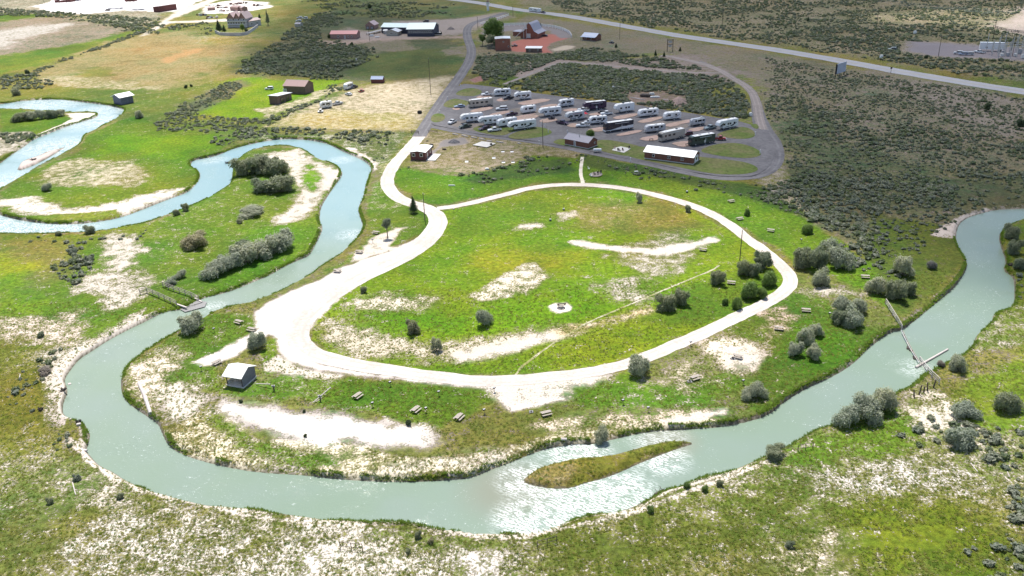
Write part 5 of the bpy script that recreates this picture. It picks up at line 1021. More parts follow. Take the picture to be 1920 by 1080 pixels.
# log trading post group
house((929,95),(957,94), 9.5, 7.4, .25, 'two storey red log building with flat pale lilac roof', 'building', 'log_building', M_REDB, R_SIL, 'y', .25, wins=[(.55,.9,5.0,.9), (.88,.9,2.0,.9)], side=[(.3,1.0,4.6,1.0), (.3,1.0,.2,2.2)])
def barnroof(a, b, depth, label):
    C, h, L = place_on(a, b, depth); e = empty('barn_shop', C, h, label, 'building'); hx = L/2
    prof = [(-hx*1.0, 0), (hx, 0), (hx, 3.2), (hx*.62, 4.6), (hx*.22, 9.2), (0, 10.2), (-hx*.22, 9.0), (-hx*.5, 5.2), (-hx, 3.0)]
    part('wall', prism('wall', prof, -depth/2, depth/2, M_REDB), e)
    pr = [(0, 10.25), (-hx*.22, 9.05), (-hx*.5, 5.25), (-hx*1.1, 2.85)]; pl = [(0, 10.25), (hx*.22, 9.25), (hx*.62, 4.65), (hx*1.12, 2.95)]
    for P_ in (pr, pl):
        for i in range(3):
            (ax_, az_), (bx_, bz_) = P_[i], P_[i+1]; part('roof_panel', prism('roof_panel', [(ax_, az_), (bx_, bz_), (bx_, bz_+.18), (ax_, az_+.18)], -depth/2-.6, depth/2+.6, R_GRY), e)
    f = bx('door', M_OFFW, e, (-.2, -depth/2-.06, .1), (2.8, .12, 3.0)); bx('stair_landing', M_WHITE, e, (-hx*.32, -depth/2-1.2, 6.4), (2.2, 2.2, .2)); bx('landing_rail', M_WHITE, e, (-hx*.32, -depth/2-2.25, 6.6), (2.2, .1, 1.1))
    for q in (-1, 1): bx('post', M_WHITE, e, (-hx*.32+q*1.0, -depth/2-2.2, 0), (.18, .18, 6.4))
    s = bx('staircase', M_WHITE, e, (-hx*.32-1.1, -depth/2-1.2, 6.1), (10.0, 1.3, .25), (0, 0, 0)); s.rotation_euler = (0, 0, 0); s.location = (-hx*.32-4.6, -depth/2-1.2, 3.2); s.rotation_euler = (0, -.72, 0); s.scale = (9.2, 1.3, .25)
    bx('window', M_WHITE, e, (-hx*.32, -depth/2-.05, 6.6), (1.0, .1, 2.0)); return e
barnroof((976,71),(1008,72), 15.0, 'tall red barn shaped shop with steep lilac grey roof and white outside stair')
house((962,67),(978,68), 9.0, 3.0, .4, 'low flat roofed link with white skylights left of the barn shaped shop', 'building', 'link_building', M_REDB, R_GRY, 'x', .2)
house((986,98),(1014,98), 3.6, 2.6, .5, 'brown open stall under a bright white flat roof in the red yard', 'stall', 'stall', M_LOGB, R_WHT, 'mono', .5, wins=[(.25,.8,.8,1.0), (.82,.8,1.0,1.0)])
house((1092,75),(1117,77), 7.0, 3.0, 1.7, 'small red log cabin with blue grey roof and white front deck', 'cabin', 'cabin', M_LOGR, R_BLU, 'x', .5, wins=[(.25,1.2,1.,1.2), (.6,1.4,.9,1.2)], porch=(2.4, 4))
# gabled house top left
def gabled():
    C, h, L = place_on((424,52),(466,52), 13); e = empty('gabled_house', C, h, 'large grey stone house with three steep brown gables and balconies', 'house'); hx = L/2
    bx('wall', M_STONE, e, (0, 0, 0), (L*.82, 13, 7.2)); bx('balcony', M_WHITE, e, (0, -7.2, 5.0), (L*.9, 1.6, .35)); bx('balcony', M_WHITE, e, (-2, -7.2, 2.2), (L*.6, 1.4, .25))
    for gx, gw, gh in ((-hx*.45, 6.4, 4.4), (hx*.12, 5.4, 4.2), (hx*.58, 5.4, 4.6)):
        part('gable', prism('gable', [(gx-gw/2, 7.2), (gx+gw/2, 7.2), (gx, 7.2+gh)], -6.9, 5.5, M_PINKW), e)
        for s_ in (-1, 1): part('roof_panel', prism('roof_panel', [(gx, 7.2+gh+.03), (gx+s_*(gw/2+.6), 6.75), (gx+s_*(gw/2+.6), 6.95), (gx, 7.2+gh+.25)], -7.5, 6.0, R_PNK), e)
    for i in range(7):
        f = bx('window', M_WHITE, e, (-hx*.7+i*hx*.23, -6.55, 2.9), (1.2, .12, 1.6)); bx('pane', M_GLASS, f, (0, -.55, .1), (.8, .2, .8))
        if i % 2 == 0: f = bx('window', M_WHITE, e, (-hx*.7+i*hx*.23, -6.56, 5.5), (1.3, .12, 1.4)); bx('pane', M_GLASS, f, (0, -.55, .1), (.8, .2, .8))
    return e
gabled()
house((467,51),(490,47), 9.0, 4.6, 1.4, 'grey stone garage wing right of the gabled house', 'garage', 'garage', M_STONE, R_PNK, 'x', .4, wins=[(.25,1.4,1.6,1.4), (.68,1.4,1.6,1.4)])
def wall_run(pts, hh_, th_, m, label, name, cat, step=None):
    P = [at(*p) for p in pts]; e = empty(name, P[0], 0, label, cat)
    for i in range(len(P)-1):
        A, B = P[i]-P[0], P[i+1]-P[0]; d = B-A; bx('wall_section', m, e, (A+B)/2-Vector((0, 0, .2)), (d.length+.1, th_, hh_+.2+.003*i), (0, 0, math.atan2(d.y, d.x)))
    return e
wall_run([(404,62),(413,66),(430,67),(452,67),(464,65),(474,58),(484,51)], 2.2, .5, M_STONE, 'low pale stone wall curving round the garden of the gabled house', 'garden_wall', 'wall')
# pale rail fence along the top of the log building yard
def rail_fence(pts, label, hgt_=1.3, rails=3, post=3.0, m=M_OFFW, rr=.09, pr=.12, name='rail_fence', cat='fence', group=None, z0=0.0):
    P = np.array([tuple(at(*p)) for p in pts]); Q, t = resample(P[:, :2], .2); d = np.r_[0, np.cumsum(np.hypot(*np.diff(P[:, :2], axis=0).T))]
    tot = d[-1]; n = max(1, int(round(tot/post))); s = np.linspace(0, tot, n+1); X_ = np.interp(s, d, P[:, 0]); Y_ = np.interp(s, d, P[:, 1]); Zg = np.interp(s, d, P[:, 2])+z0
    e = empty(name, (X_[0], Y_[0], Zg[0]), 0, label, cat, group); o = Vector((X_[0], Y_[0], Zg[0])); pts_ = [Vector((a, b, c))-o for a, b, c in zip(X_, Y_, Zg)]
    for p in pts_: bx('post', m, e, p-Vector((0, 0, .3)), (pr, pr, hgt_+.35), kind='cyl')
    for i in range(n):
        A, B = pts_[i], pts_[i+1]; dd = B-A; a = math.atan2(dd.y, dd.x)
        for k in range(rails):
            zz = hgt_*(.35+.62*k/max(1, rails-1)) if rails > 1 else hgt_*.9
            bx('rail', m, e, (A+B)/2+Vector((0, 0, zz)), (math.hypot(dd.x, dd.y)+.1, rr*.7, rr), (0, -math.atan2(dd.z, math.hypot(dd.x, dd.y)), a))
    return e
rail_fence([(945,49),(985,48),(1015,50),(1040,53),(1057,58),(1068,64),(1072,71)], 'curved white rail fence around the red gravel yard', 1.9, 3, 4.0, M_WHITE, .32, .32)
rail_fence([(900,47),(922,41),(940,35),(954,30)], 'straight white rail fence beside the access road junction', 1.6, 2, 4.0, M_WHITE, .34, .3)
# far top left sheds
house((299,23),(332,18), 8.0, 5.2, -.6, 'dark purple brown shed at the end of the far gravel yard', 'shed', 'shed', M_LOGD, R_BRN, 'mono', .2)
house((390,20),(404,19), 6.0, 2.6, .8, 'low pink roofed trailer house left in the far junk yard', 'shed', 'shed', M_PINKW, R_PNK, 'x', .2)
house((432,20),(446,21), 8.0, 3.4, 1.2, 'reddish shed in the middle of the far junk yard', 'shed', 'shed', M_PINKW, R_BRN, 'x', .2); house((454,22),(465,21), 8.0, 3.6, 1.0, 'orange brown shed at the right of the far junk yard', 'shed', 'shed', M_PINKW, R_PNK, 'y', .2)
house((553,51),(563,51), 5.0, 2.6, .8, 'small dark roofed hut beside parked white things on the far slope', 'shed', 'shed', M_BEIG, R_GRY, 'x', .2)
for i, (x_, y_, w_, d_, h_, m_, lb) in enumerate([(215,17,30,4,1.4,M_TRIM,'long grey stack of pipe on the far gravel yard'), (258,19,26,4,1.2,M_TRIM,'second long stack right of it on the far gravel yard'), (245,2,22,8,3,M_LOGD,'dark stack at the top edge of the far yard'), (120,4,30,12,2.4,M_LOGD,'long dark heap behind the poles of the far yard'), (140,1,24,10,3.0,M_TRIM,'purple grey heap behind the far poles'), (202,20,10,3,1.2,M_DWOOD,'small dark pile at the yard edge')]):
    p = at(x_, y_); k = ppm(p); e = empty('material_pile', p, rnd.uniform(-.1, .1), lb, 'stack')
    for j in range(7): bx('bundle', m_, e, ((j-3)*w_/k/7, rnd.uniform(-.3, .3)*d_, 0), (w_/k/7*.9, d_*rnd.uniform(.5, 1), h_*rnd.uniform(.5, 1.15)), (0, 0, rnd.uniform(-.08, .08)))
for i, (x_, y_, lb) in enumerate([(404,12,'heap of junk at the left of the far junk yard'), (415,15,'dark junk row beside the left heap of the far junk yard'), (440,8,'pale junk heap in the far junk yard'), (453,7,'small dark junk heap top right of the far junk yard'), (484,11,'long dark trailer parked on the far pale lot'), (420,21,'junk in front of the far sheds'), (378,29,'pink junk row left of the gabled house'), (398,34,'dark brush and junk above the garden wall')]):
    p = at(x_, y_); e = empty('junk_pile', p, 0, lb, 'junk')
    for j in range(10): bx('scrap', rnd.choice([M_DWOOD, M_TRIM, M_OFFW, M_LOGD, M_PINKW]), e, (rnd.uniform(-5, 5), rnd.uniform(-3, 3), 0), (rnd.uniform(.8, 3), rnd.uniform(.8, 2.4), rnd.uniform(.5, 1.9)), (0, 0, rnd.uniform(0, 3)))
# ---------------------------------------------------------------- vehicles
def paint(name, c, rough=.28): return flat(name, c, rough, 0, .5, .05)
P_WHT = paint('white_gelcoat', (.74, .75, .76)); P_BEI = paint('beige_gelcoat', (.46, .41, .35)); P_BLK = paint('black_paint', (.03, .03, .045)); P_GRY = paint('grey_paint', (.30, .31, .33)); P_RED = paint('red_paint', (.32, .03, .03)); P_DPU = paint('dark_plum_paint', (.055, .03, .065)); P_SIL = paint('silver_paint', (.50, .51, .53)); P_TEA = paint('slate_green_paint', (.22, .27, .28)); P_MAR = paint('maroon_paint', (.12, .03, .04)); P_DGR = paint('dark_green_paint', (.05, .07, .06)); P_BLU = paint('blue_grey_paint', (.30, .36, .48))
M_TYRE = M_BLACK; M_ROOFW = flat('rv_roof', (.78, .78, .77), .6)
def wheels(e, xs, y, r, wd=.25, name='wheel'):
    for x in xs:
        for s in (-1, 1): 
            w_ = part(name, unit('wheel', M_TYRE), e, (x, s*y, r), (2*r, wd, 2*r)); part('rim', unit('wheel', M_STEEL), w_, (0, 0, 0), (.55, 1.08, .55))
def trailer(a, b, label, L=None, Wd=2.45, Hh=2.75, kind='travel', body=P_WHT, stripe=P_GRY, awn=None, wins=3, swoosh=True, nose='L', group='campers parked in the camp rows', slide=False, z0=.6):
    """kind: travel, fifth, airstream, motorhome, classc. nose L means the hitch or cab end is at point a"""
    C, h, L0 = place_on(a, b, Wd); L = L or L0; e = empty({'travel': 'travel_trailer', 'fifth': 'fifth_wheel_trailer', 'airstream': 'silver_trailer', 'motorhome': 'motorhome', 'classc': 'cab_over_motorhome', 'box': 'box_trailer'}[kind], C, h if nose == 'L' else h+PI, label, 'motorhome' if kind in ('motorhome', 'classc') else 'camper', group)
    hx, hy = L/2, Wd/2; ns = -1 if nose == 'L' else 1      # near side in local y
    if kind == 'travel': prof = [(-hx+.25, z0), (hx, z0), (hx, Hh+z0-.25), (hx-.2, Hh+z0), (-hx+1.1, Hh+z0), (-hx+.35, Hh+z0-.55), (-hx, z0+1.0)]
    elif kind == 'fifth': prof = [(-hx+2.6, z0), (hx, z0), (hx, Hh+z0+.35), (hx-.25, Hh+z0+.5), (-hx+1.4, Hh+z0+.5), (-hx+.35, Hh+z0-.1), (-hx, z0+1.5), (-hx+.35, z0+1.15), (-hx+2.4, z0+1.1)]
    elif kind == 'airstream': prof = [(-hx+.5, z0), (hx-.5, z0), (hx-.1, z0+.8), (hx-.15, Hh+z0-.6), (hx-.8, Hh+z0-.05), (-hx+.8, Hh+z0-.05), (-hx+.15, Hh+z0-.6), (-hx+.1, z0+.8)]
    elif kind == 'motorhome': prof = [(-hx, z0-.2), (hx, z0-.2), (hx, Hh+z0+.3), (hx-.15, Hh+z0+.42), (-hx+.5, Hh+z0+.42), (-hx+.1, Hh+z0+.05), (-hx-.05, z0+1.2)]
    elif kind == 'box': prof = [(-hx, z0+.5), (hx, z0+.5), (hx, Hh+z0), (-hx, Hh+z0)]
    else: prof = [(-hx+1.9, z0-.1), (hx, z0-.1), (hx, Hh+z0), (-hx+1.2, Hh+z0), (-hx+.5, Hh+z0-.5), (-hx+.55, z0+1.45), (-hx+1.9, z0+1.4)]
    bm = bmesh.new(); me = prism('body', prof, -hy, hy, body); bm.from_mesh(me); bmesh.ops.bevel(bm, geom=[ed for ed in bm.edges if abs(ed.verts[0].co.y) > hy-.01 and ed.verts[0].co.y*ed.verts[1].co.y > 0], offset=.10 if kind != 'airstream' else .45, segments=2 if kind != 'airstream' else 4, affect='EDGES'); bm.to_mesh(me); bm.free()
    part('body', me, e)
    top = max(p[1] for p in prof); x0 = -hx+1.4; x1 = hx-.35
    if kind not in ('airstream', 'box'): bx('roof_membrane', M_ROOFW, e, ((x0+x1)/2, 0, top), (x1-x0, Wd-.35, .04))
    if kind != 'box':
        bx('air_conditioner', P_BLK if len(label) % 3 == 0 else M_OFFW, e, (rnd.uniform(-.2, .25)*L, 0, top+.03), (.95, .75, .30), kind='bbox')
        bx('roof_vent', M_TRIM if len(label) % 2 else P_BLK, e, (rnd.uniform(.28, .38)*L, .2, top+.03), (.5, .5, .16)); bx('roof_vent', M_WHITE, e, (rnd.uniform(-.3, -.25)*L, -.1, top+.03), (.45, .45, .14))
    for s in (-1, 1):
        yy = s*(hy+.012)
        if kind == 'motorhome': xs = [(-hx+1.9, .9)]+[(-hx+L*(.32+.2*i), 1.1) for i in range(wins)]
        else: xs = [(-hx+L*(.28+.62*(i+.3*(i % 2))/wins), rnd.uniform(.7, 1.15)) for i in range(wins)]
        for x_, w_ in xs:
            if x_ < hx-.7: bx('window', M_GLASS, e, (x_, yy, z0+1.25), (w_*1.15, .05, .78))
        bx('door', M_OFFW if body != P_BEI else P_BEI, e, (hx*.12, s*(hy+.008), z0+.12), (.72, .05, 1.9)) if s == ns else None
        if swoosh:
            part('stripe', prism('stripe', [(-hx+L*.30, z0+.35), (-hx+L*.72, z0+.55), (-hx+L*.93, z0+1.7), (-hx+L*.90, z0+1.75), (-hx+L*.62, z0+.85), (-hx+L*.30, z0+.55)], s*(hy+.01)-.012, s*(hy+.01)+.012, stripe), e)
            part('stripe', prism('stripe', [(-hx+L*.04, z0+1.25), (-hx+L*.16, z0+1.0), (-hx+L*.27, z0+2.2), (-hx+L*.22, z0+2.3)], s*(hy+.009)-.012, s*(hy+.009)+.012, stripe), e)
        elif kind == 'motorhome' and body == P_BLK:
            part('stripe', prism('stripe', [(-hx+.05, z0+.0), (hx-.1, z0+.2), (hx-.1, z0+1.5), (-hx+L*.55, z0+1.2), (-hx+L*.2, z0+.35), (-hx+.05, z0+.3)], s*(hy+.01)-.012, s*(hy+.01)+.012, P_WHT), e)
    if slide: bx('slide_out', body, e, (hx*.3, ns*(hy+.3), z0+.5), (L*.24, .75, 1.75)); bx('window', M_GLASS, e, (hx*.3, ns*(hy+.69), z0+1.3), (1.1, .06, .6))
    ax = {'travel': [.12*L, .12*L+.85], 'fifth': [.18*L, .18*L+.9], 'airstream': [.1*L, .1*L+.85], 'motorhome': [-.33*L, .27*L, .27*L+1.1], 'classc': [-.34*L, .25*L], 'box': [.3*L, .3*L+1.1]}[kind]
    wheels(e, ax, hy-.12, .38 if kind not in ('motorhome', 'box') else .5)
    if kind in ('travel', 'airstream'):
        bx('hitch', M_TRIM, e, (-hx-.45, 0, .42), (1.3, .35, .14)); bx('jack', M_TRIM, e, (-hx-.6, 0, 0), (.1, .1, .9)); bx('gas_bottle', M_WHITE, e, (-hx+.02, .18, .56), (.3, .3, .6), kind='cyl')
    if kind == 'fifth': [bx('landing_leg', M_TRIM, e, (-hx+3.0, s*.9, 0), (.12, .12, z0+.2)) for s in (-1, 1)]; bx('chassis', M_BLACK, e, (.9, 0, .35), (L-3.6, 1.6, .25))
    elif kind != 'box': bx('chassis', M_BLACK, e, (0, 0, .32), (L-1.4, 1.7, .25))
    if kind == 'motorhome': bx('windscreen', M_GLASS, e, (-hx-.04, 0, z0+1.15), (.1, Wd-.3, 1.25)); bx('bumper', body if body != P_BLK else P_WHT, e, (-hx-.1, 0, .35), (.25, Wd-.1, .5)); [bx('mirror', P_BLK, e, (-hx+.1, s*(hy+.25), z0+1.4), (.15, .3, .5)) for s in (-1, 1)]
    if kind == 'classc':
        cb = prism('cab', [(-hx-.3, .45), (-hx+2.0, .45), (-hx+2.0, 1.95), (-hx+1.0, 1.95), (-hx+.45, 1.35), (-hx-.25, 1.15)], -.95, .95, P_WHT); part('cab', cb, e); bx('windscreen', M_GLASS, e, (-hx+.70, 0, 1.36), (.1, 1.6, .68), (0, .65, 0)); [bx('window', M_GLASS, e, (-hx+1.4, s*.96, 1.35), (.8, .05, .5)) for s in (-1, 1)]
    if kind != 'box': part('awning', unit('wheel', M_OFFW), e, (hx*.1, ns*(hy+.08), Hh+z0-.15), (.2, .2, .2)).scale = (.18, .18, .18); bx('awning_tube', M_OFFW if awn is None else awn, e, (hx*.15, ns*(hy+.1), Hh+z0-.3), (L*.5, .16, .16))
    bx('step', M_TRIM, e, (hx*.12, ns*(hy+.3), 0), (.6, .5, .3)) if kind != 'box' else None
    return e
def pickup(a, b, label, c=P_WHT, nose='L', L=None, kind='pickup', group='cars and pickups at the camp rows', free=None):
    """a, b near side ground points; nose at a (L) or b (R)"""
    Wd = 1.95
    if free: C, h = free[0], free[1]; L0 = 5.6
    else: C, h, L0 = place_on(a, b, Wd)
    L = L or min(max(L0, 4.3), 6.0); e = empty({'pickup': 'pickup_truck', 'suv': 'suv', 'car': 'parked_car', 'utv': 'utility_cart'}[kind], C, h if nose == 'L' else h+PI, label, {'pickup': 'truck', 'suv': 'car', 'car': 'car', 'utv': 'cart'}[kind], group)
    hx = L/2; zt = 1.85 if kind in ('pickup', 'suv') else 1.45 if kind == 'car' else 1.7
    if kind == 'pickup': prof = [(-hx, .45), (hx, .45), (hx, 1.12), (hx*.28, 1.15), (-hx*.30, 1.18), (-hx*.92, 1.08), (-hx, .85)]; cab = [(-hx*.42, 1.14), (-hx*.18, zt), (hx*.20, zt), (hx*.28, 1.12)]
    elif kind == 'suv': prof = [(-hx, .42), (hx, .42), (hx, 1.1), (-hx*.30, 1.12), (-hx*.92, 1.02), (-hx, .8)]; cab = [(-hx*.45, 1.09), (-hx*.18, zt), (hx*.86, zt), (hx*.98, 1.09)]
    elif kind == 'car': prof = [(-hx, .32), (hx, .32), (hx, .85), (hx*.9, .95), (-hx*.4, .95), (-hx*.93, .82), (-hx, .6)]; cab = [(-hx*.42, .92), (-hx*.08, zt), (hx*.5, zt), (hx*.8, .92)]
    else: prof = [(-hx, .4), (hx, .4), (hx, .9), (hx*.2, .9), (hx*.15, .6), (-hx*.4, .6), (-hx, .85)]; cab = [(-hx*.3, zt-.12), (-hx*.3, zt), (hx*.5, zt), (hx*.5, zt-.12)]
    me = prism('body', prof, -Wd/2, Wd/2, c); bm = bmesh.new(); bm.from_mesh(me); bmesh.ops.bevel(bm, geom=bm.edges[:], offset=.07, segments=2, affect='EDGES'); bm.to_mesh(me); bm.free(); part('body', me, e)
    cb = prism('cab', cab, -Wd/2+.12, Wd/2-.12, c); part('cab', cb, e)
    if kind != 'utv':
        ga = [(cab[0][0]+.13, cab[0][1]+.06), (cab[1][0]+.03, zt-.1), (cab[2][0]-.06, zt-.1), (cab[3][0]-.12, cab[3][1]+.06)]
        for s in (-1, 1): part('window', prism('window', ga, s*(Wd/2-.115)-.012, s*(Wd/2-.115)+.012, M_GLASS), e)
        dx, dz = cab[1][0]-cab[0][0], zt-cab[0][1]; ln = math.hypot(dx, dz); o_ = part('windscreen', unit('box', M_GLASS), e, ((cab[0][0]+cab[1][0])/2-.03, 0, (cab[0][1]+zt)/2-ln*.38), (.06, Wd-.5, ln*.8), (0, 0, 0)); o_.rotation_euler = (0, math.atan2(dx, dz), 0); o_.location = (cab[0][0]+dx*.12-.04, 0, cab[0][1]+dz*.12)
        dx, dz = cab[2][0]-cab[3][0], zt-cab[3][1]; ln = math.hypot(dx, dz); part('rear_window', unit('box', M_GLASS), e, (cab[3][0]+dx*.15+.04, 0, cab[3][1]+dz*.15), (.06, Wd-.6, ln*.7), (0, math.atan2(dx, dz), 0))
        [bx('headlight', M_WHITE, e, (-hx+.0, s*.7, .72), (.1, .35, .18)) for s in (-1, 1)]; [bx('tail_light', P_RED, e, (hx-.02, s*.82, .75), (.08, .16, .28)) for s in (-1, 1)]
        bx('bumper', M_STEEL if kind == 'pickup' else M_TRIM, e, (-hx-.04, 0, .42), (.16, Wd-.2, .22))
    else: [bx('post', M_TRIM, e, (x_, s*.8, .6), (.07, .07, 1.0)) for x_ in (-hx*.28, hx*.45) for s in (-1, 1)]; bx('seat', M_BLACK, e, (0, 0, .6), (.6, 1.4, .5))
    if kind == 'pickup': bx('bed', M_BLACK, e, (hx*.64, 0, 1.125), (hx*.62, Wd-.36, .03))
    r = .40 if kind in ('pickup', 'suv') else .33; wheels(e, (-hx*.62, hx*.60), Wd/2-.08, r); return e
def q1(p): return (820+p[0]/10.667, 155+p[1]/10.667)
def q2(p): return (960+p[0]/10.667, 160+p[1]/10.667)
def q3(p): return (1110+p[0]/10.667, 175+p[1]/10.667)
def q4(p): return (1260+p[0]/10.667, 195+p[1]/10.667)
trailer(q1((1140,285)), q1((1475,258)), 'white travel trailer topmost left in the camp, hitched to a white pickup', wins=4)
pickup(q1((890,285)), q1((1110,268)), 'white pickup hitched to the topmost left camper', P_WHT)
trailer(q1((1555,370)), q1((1885,340)), 'short fifth wheel with dark swoosh nose in the top row, second from left', kind='fifth', stripe=P_BLK, wins=4)
pickup(q1((1335,362)), q1((1540,330)), 'dark pickup hitched to the second camper of the top row', P_BLK)
trailer(q1((655,520)), q1((1120,470)), 'beige motorhome beside the two small grass islands at the left', kind='motorhome', body=P_BEI, swoosh=False, Wd=2.6, stripe=P_BEI)
pickup(q1((350,520)), q1((560,500)), 'white and blue small car parked before the beige motorhome', P_BLU, kind='car')
pickup(q1((1175,570)), q1((1410,560)), 'white off-roader with dark windows alone on a pink pad', P_WHT, kind='suv')
trailer(q1((480,830)), q1((920,780)), 'fifth wheel with blue grey stripes leftmost in the long lower row', kind='fifth', stripe=P_BLU, wins=4, slide=True)
pickup(q1((262,860)), q1((415,790)), 'white pickup seen from its tailgate at the left end of the lower row', P_WHT, L=5.2)
pickup(q1((445,945)), q1((720,895)), 'black pickup in front of the leftmost fifth wheels', P_DGR)
trailer(q1((870,880)), q1((1275,835)), 'white fifth wheel with open slide-out, second in the lower row', kind='fifth', stripe=P_GRY, wins=4, slide=True, L=11)
pickup(q1((870,978)), q1((1080,925)), 'dark grey car between black pickup and white pickup', P_DPU, kind='car')
pickup(q1((1000,1012)), q1((1320,975)), 'white pickup nearest the pale road at the lower left of the camp', P_WHT)
trailer(q1((1230,915)), q1((1600,850)), 'rounded white trailer half hidden behind the longest fifth wheel', wins=3, swoosh=False)
trailer(q2((-60,935)), q2((490,862)), 'longest white fifth wheel with dark swooshes beside the central grass island', kind='fifth', stripe=P_BLK, wins=4)
trailer(q2((205,590)), q2((490,550)), 'small plain white trailer with a hitch in the second row', wins=3, swoosh=False)
pickup(q1((1390,685)), q1((1620,655)), 'dark plum pickup behind the small plain trailer', P_DPU)
trailer(q2((560,655)), q2((990,600)), 'white fifth wheel with green grey stripe in the second row', kind='fifth', stripe=P_GRY, wins=4)
pickup(q2((735,705)), q2((865,692)), 'small black buggy by the fifth wheel with the green grey stripe', P_BLK, kind='utv', L=3.0)
trailer(q2((960,455)), q2((1245,415)), 'cab-over motorhome with grey lower half in the top row', kind='classc', stripe=P_GRY)
trailer(q2((1440,525)), q2((1890,475)), 'dark sided fifth wheel with white roof at the top of the camp', kind='fifth', body=P_DPU, stripe=P_WHT, wins=4, swoosh=False)
pickup(q2((1300,535)), q2((1535,545)), 'white pickup in front of the dark sided fifth wheel', P_WHT)
trailer(q2((1100,740)), q2((1450,690)), 'grey fifth wheel next to the red canopy', kind='fifth', body=P_SIL, stripe=P_BLK, wins=4, awn=P_RED)
pickup(q2((870,775)), q2((1095,815)), 'dark plum pickup pointing at the road beside the grey fifth wheel', P_DPU, nose='R')
trailer(q2((1560,805)), q2((1905,768)), 'white trailer with rounded front between two white pickups and the black coach', stripe=P_BLK, wins=4)
pickup(q2((1285,860)), q2((1560,850)), 'white pickup nearest the red log cabin road', P_WHT)
pickup(q2((1440,790)), q2((1640,785)), 'white pickup tucked against the rounded white trailer', P_WHT)
trailer(q3((475,420)), q3((850,368)), 'tall bright white fifth wheel without stripes in the top row', kind='fifth', stripe=P_SIL, wins=3, swoosh=False, Hh=2.95)
pickup(q3((190,455)), q3((420,435)), 'white sedan pickup hitched before the tall bright white fifth wheel', P_WHT)
pickup(q3((170,425)), q3((270,400)), 'small black buggy behind the white truck in the top row', P_BLK, kind='utv', L=3.)
trailer(q3((950,500)), q3((1330,455)), 'white travel trailer with many windows right of the tall white one', wins=4, stripe=P_GRY)
trailer(q3((1455,560)), q3((1780,525)), 'short white trailer with grey nose in the upper right of the camp', wins=2, stripe=P_GRY)
trailer(q3((275,800)), q3((830,722)), 'black and white coach motorhome in the front row centre', kind='motorhome', body=P_BLK, swoosh=False, Wd=2.6, Hh=3.0)
trailer(q3((1080,815)), q3((1470,770)), 'low silver striped trailer right of the black and white coach', stripe=P_GRY, body=P_SIL, wins=4, Hh=2.5)
trailer(q3((1400,990)), q3((1855,890)), 'tan box shaped motorhome with green windscreen in the front row', kind='motorhome', body=P_BEI, swoosh=False, Wd=2.6, wins=2)
pickup(q4((262,660)), q4((385,650)), 'maroon car towed behind the tan motorhome', P_MAR, kind='suv', nose='L')
trailer(q4((395,465)), q4((685,420)), 'rounded silver trailer alone in the right part of the camp', kind='airstream', body=P_SIL, swoosh=False, wins=4, Hh=2.6)
pickup(q4((685,540)), q4((900,495)), 'slate coloured pickup hitched to the rightmost fifth wheel', P_TEA)
trailer(q4((930,550)), q4((1320,470)), 'rightmost fifth wheel with bold black swooshes on white', kind='fifth', stripe=P_BLK, wins=4)
trailer(q4((392,860)), q4((862,785)), 'black motorhome with white roof at the lower right of the camp', kind='motorhome', body=P_DGR, swoosh=False, Wd=2.6)
pickup(q4((875,742)), q4((1055,745)), 'bright red pickup behind the black motorhome', P_RED, nose='R')
# canopy
p = at(1094,222); p.z = LOTZ; e = empty('canopy', p, .2, 'bright red pop-up canopy beside the grey fifth wheel', 'canopy')
rc = bpy.data.meshes.new('canopy_top'); rc.from_pydata([(-1.7,-1.7,2.1),(1.7,-1.7,2.1),(1.7,1.7,2.1),(-1.7,1.7,2.1),(0,0,3.0)], [], [(0,1,4),(1,2,4),(2,3,4),(3,0,4)]); rc.materials.append(flat('red_cloth', (.55,.03,.06), .8)); part('canopy_top', rc, e); [bx('leg', M_STEEL, e, (sx_*1.6, sy_*1.6, 0), (.06, .06, 2.1)) for sx_ in (-1, 1) for sy_ in (-1, 1)]
# field group
trailer((602,205),(624,202), 'white camper with an awning frame in the mown field', group=None, wins=3, stripe=P_GRY)
pickup((626,199),(644,195), 'silver pickup in front of the camper in the mown field', P_SIL, nose='R', group=None)
pickup((596,212),(604,212), 'tiny white cart with black wheels behind the field camper', P_WHT, kind='utv', L=2.6, group=None)
trailer((650,170),(664,165), 'white folding camper with blue windows at the top of the mown field', group=None, wins=4, stripe=P_BLU, L=6)
pickup((646,178),(656,180), 'white flat trailer at the nose of the folding camper', P_WHT, kind='car', group=None, L=4.4)
pickup((663,167),(672,164), 'black pickup behind the folding camper', P_BLK, group=None)
pickup((677,174),(684,172), 'red and black small tractor in the mown field', P_RED, kind='utv', L=3.2, group=None)
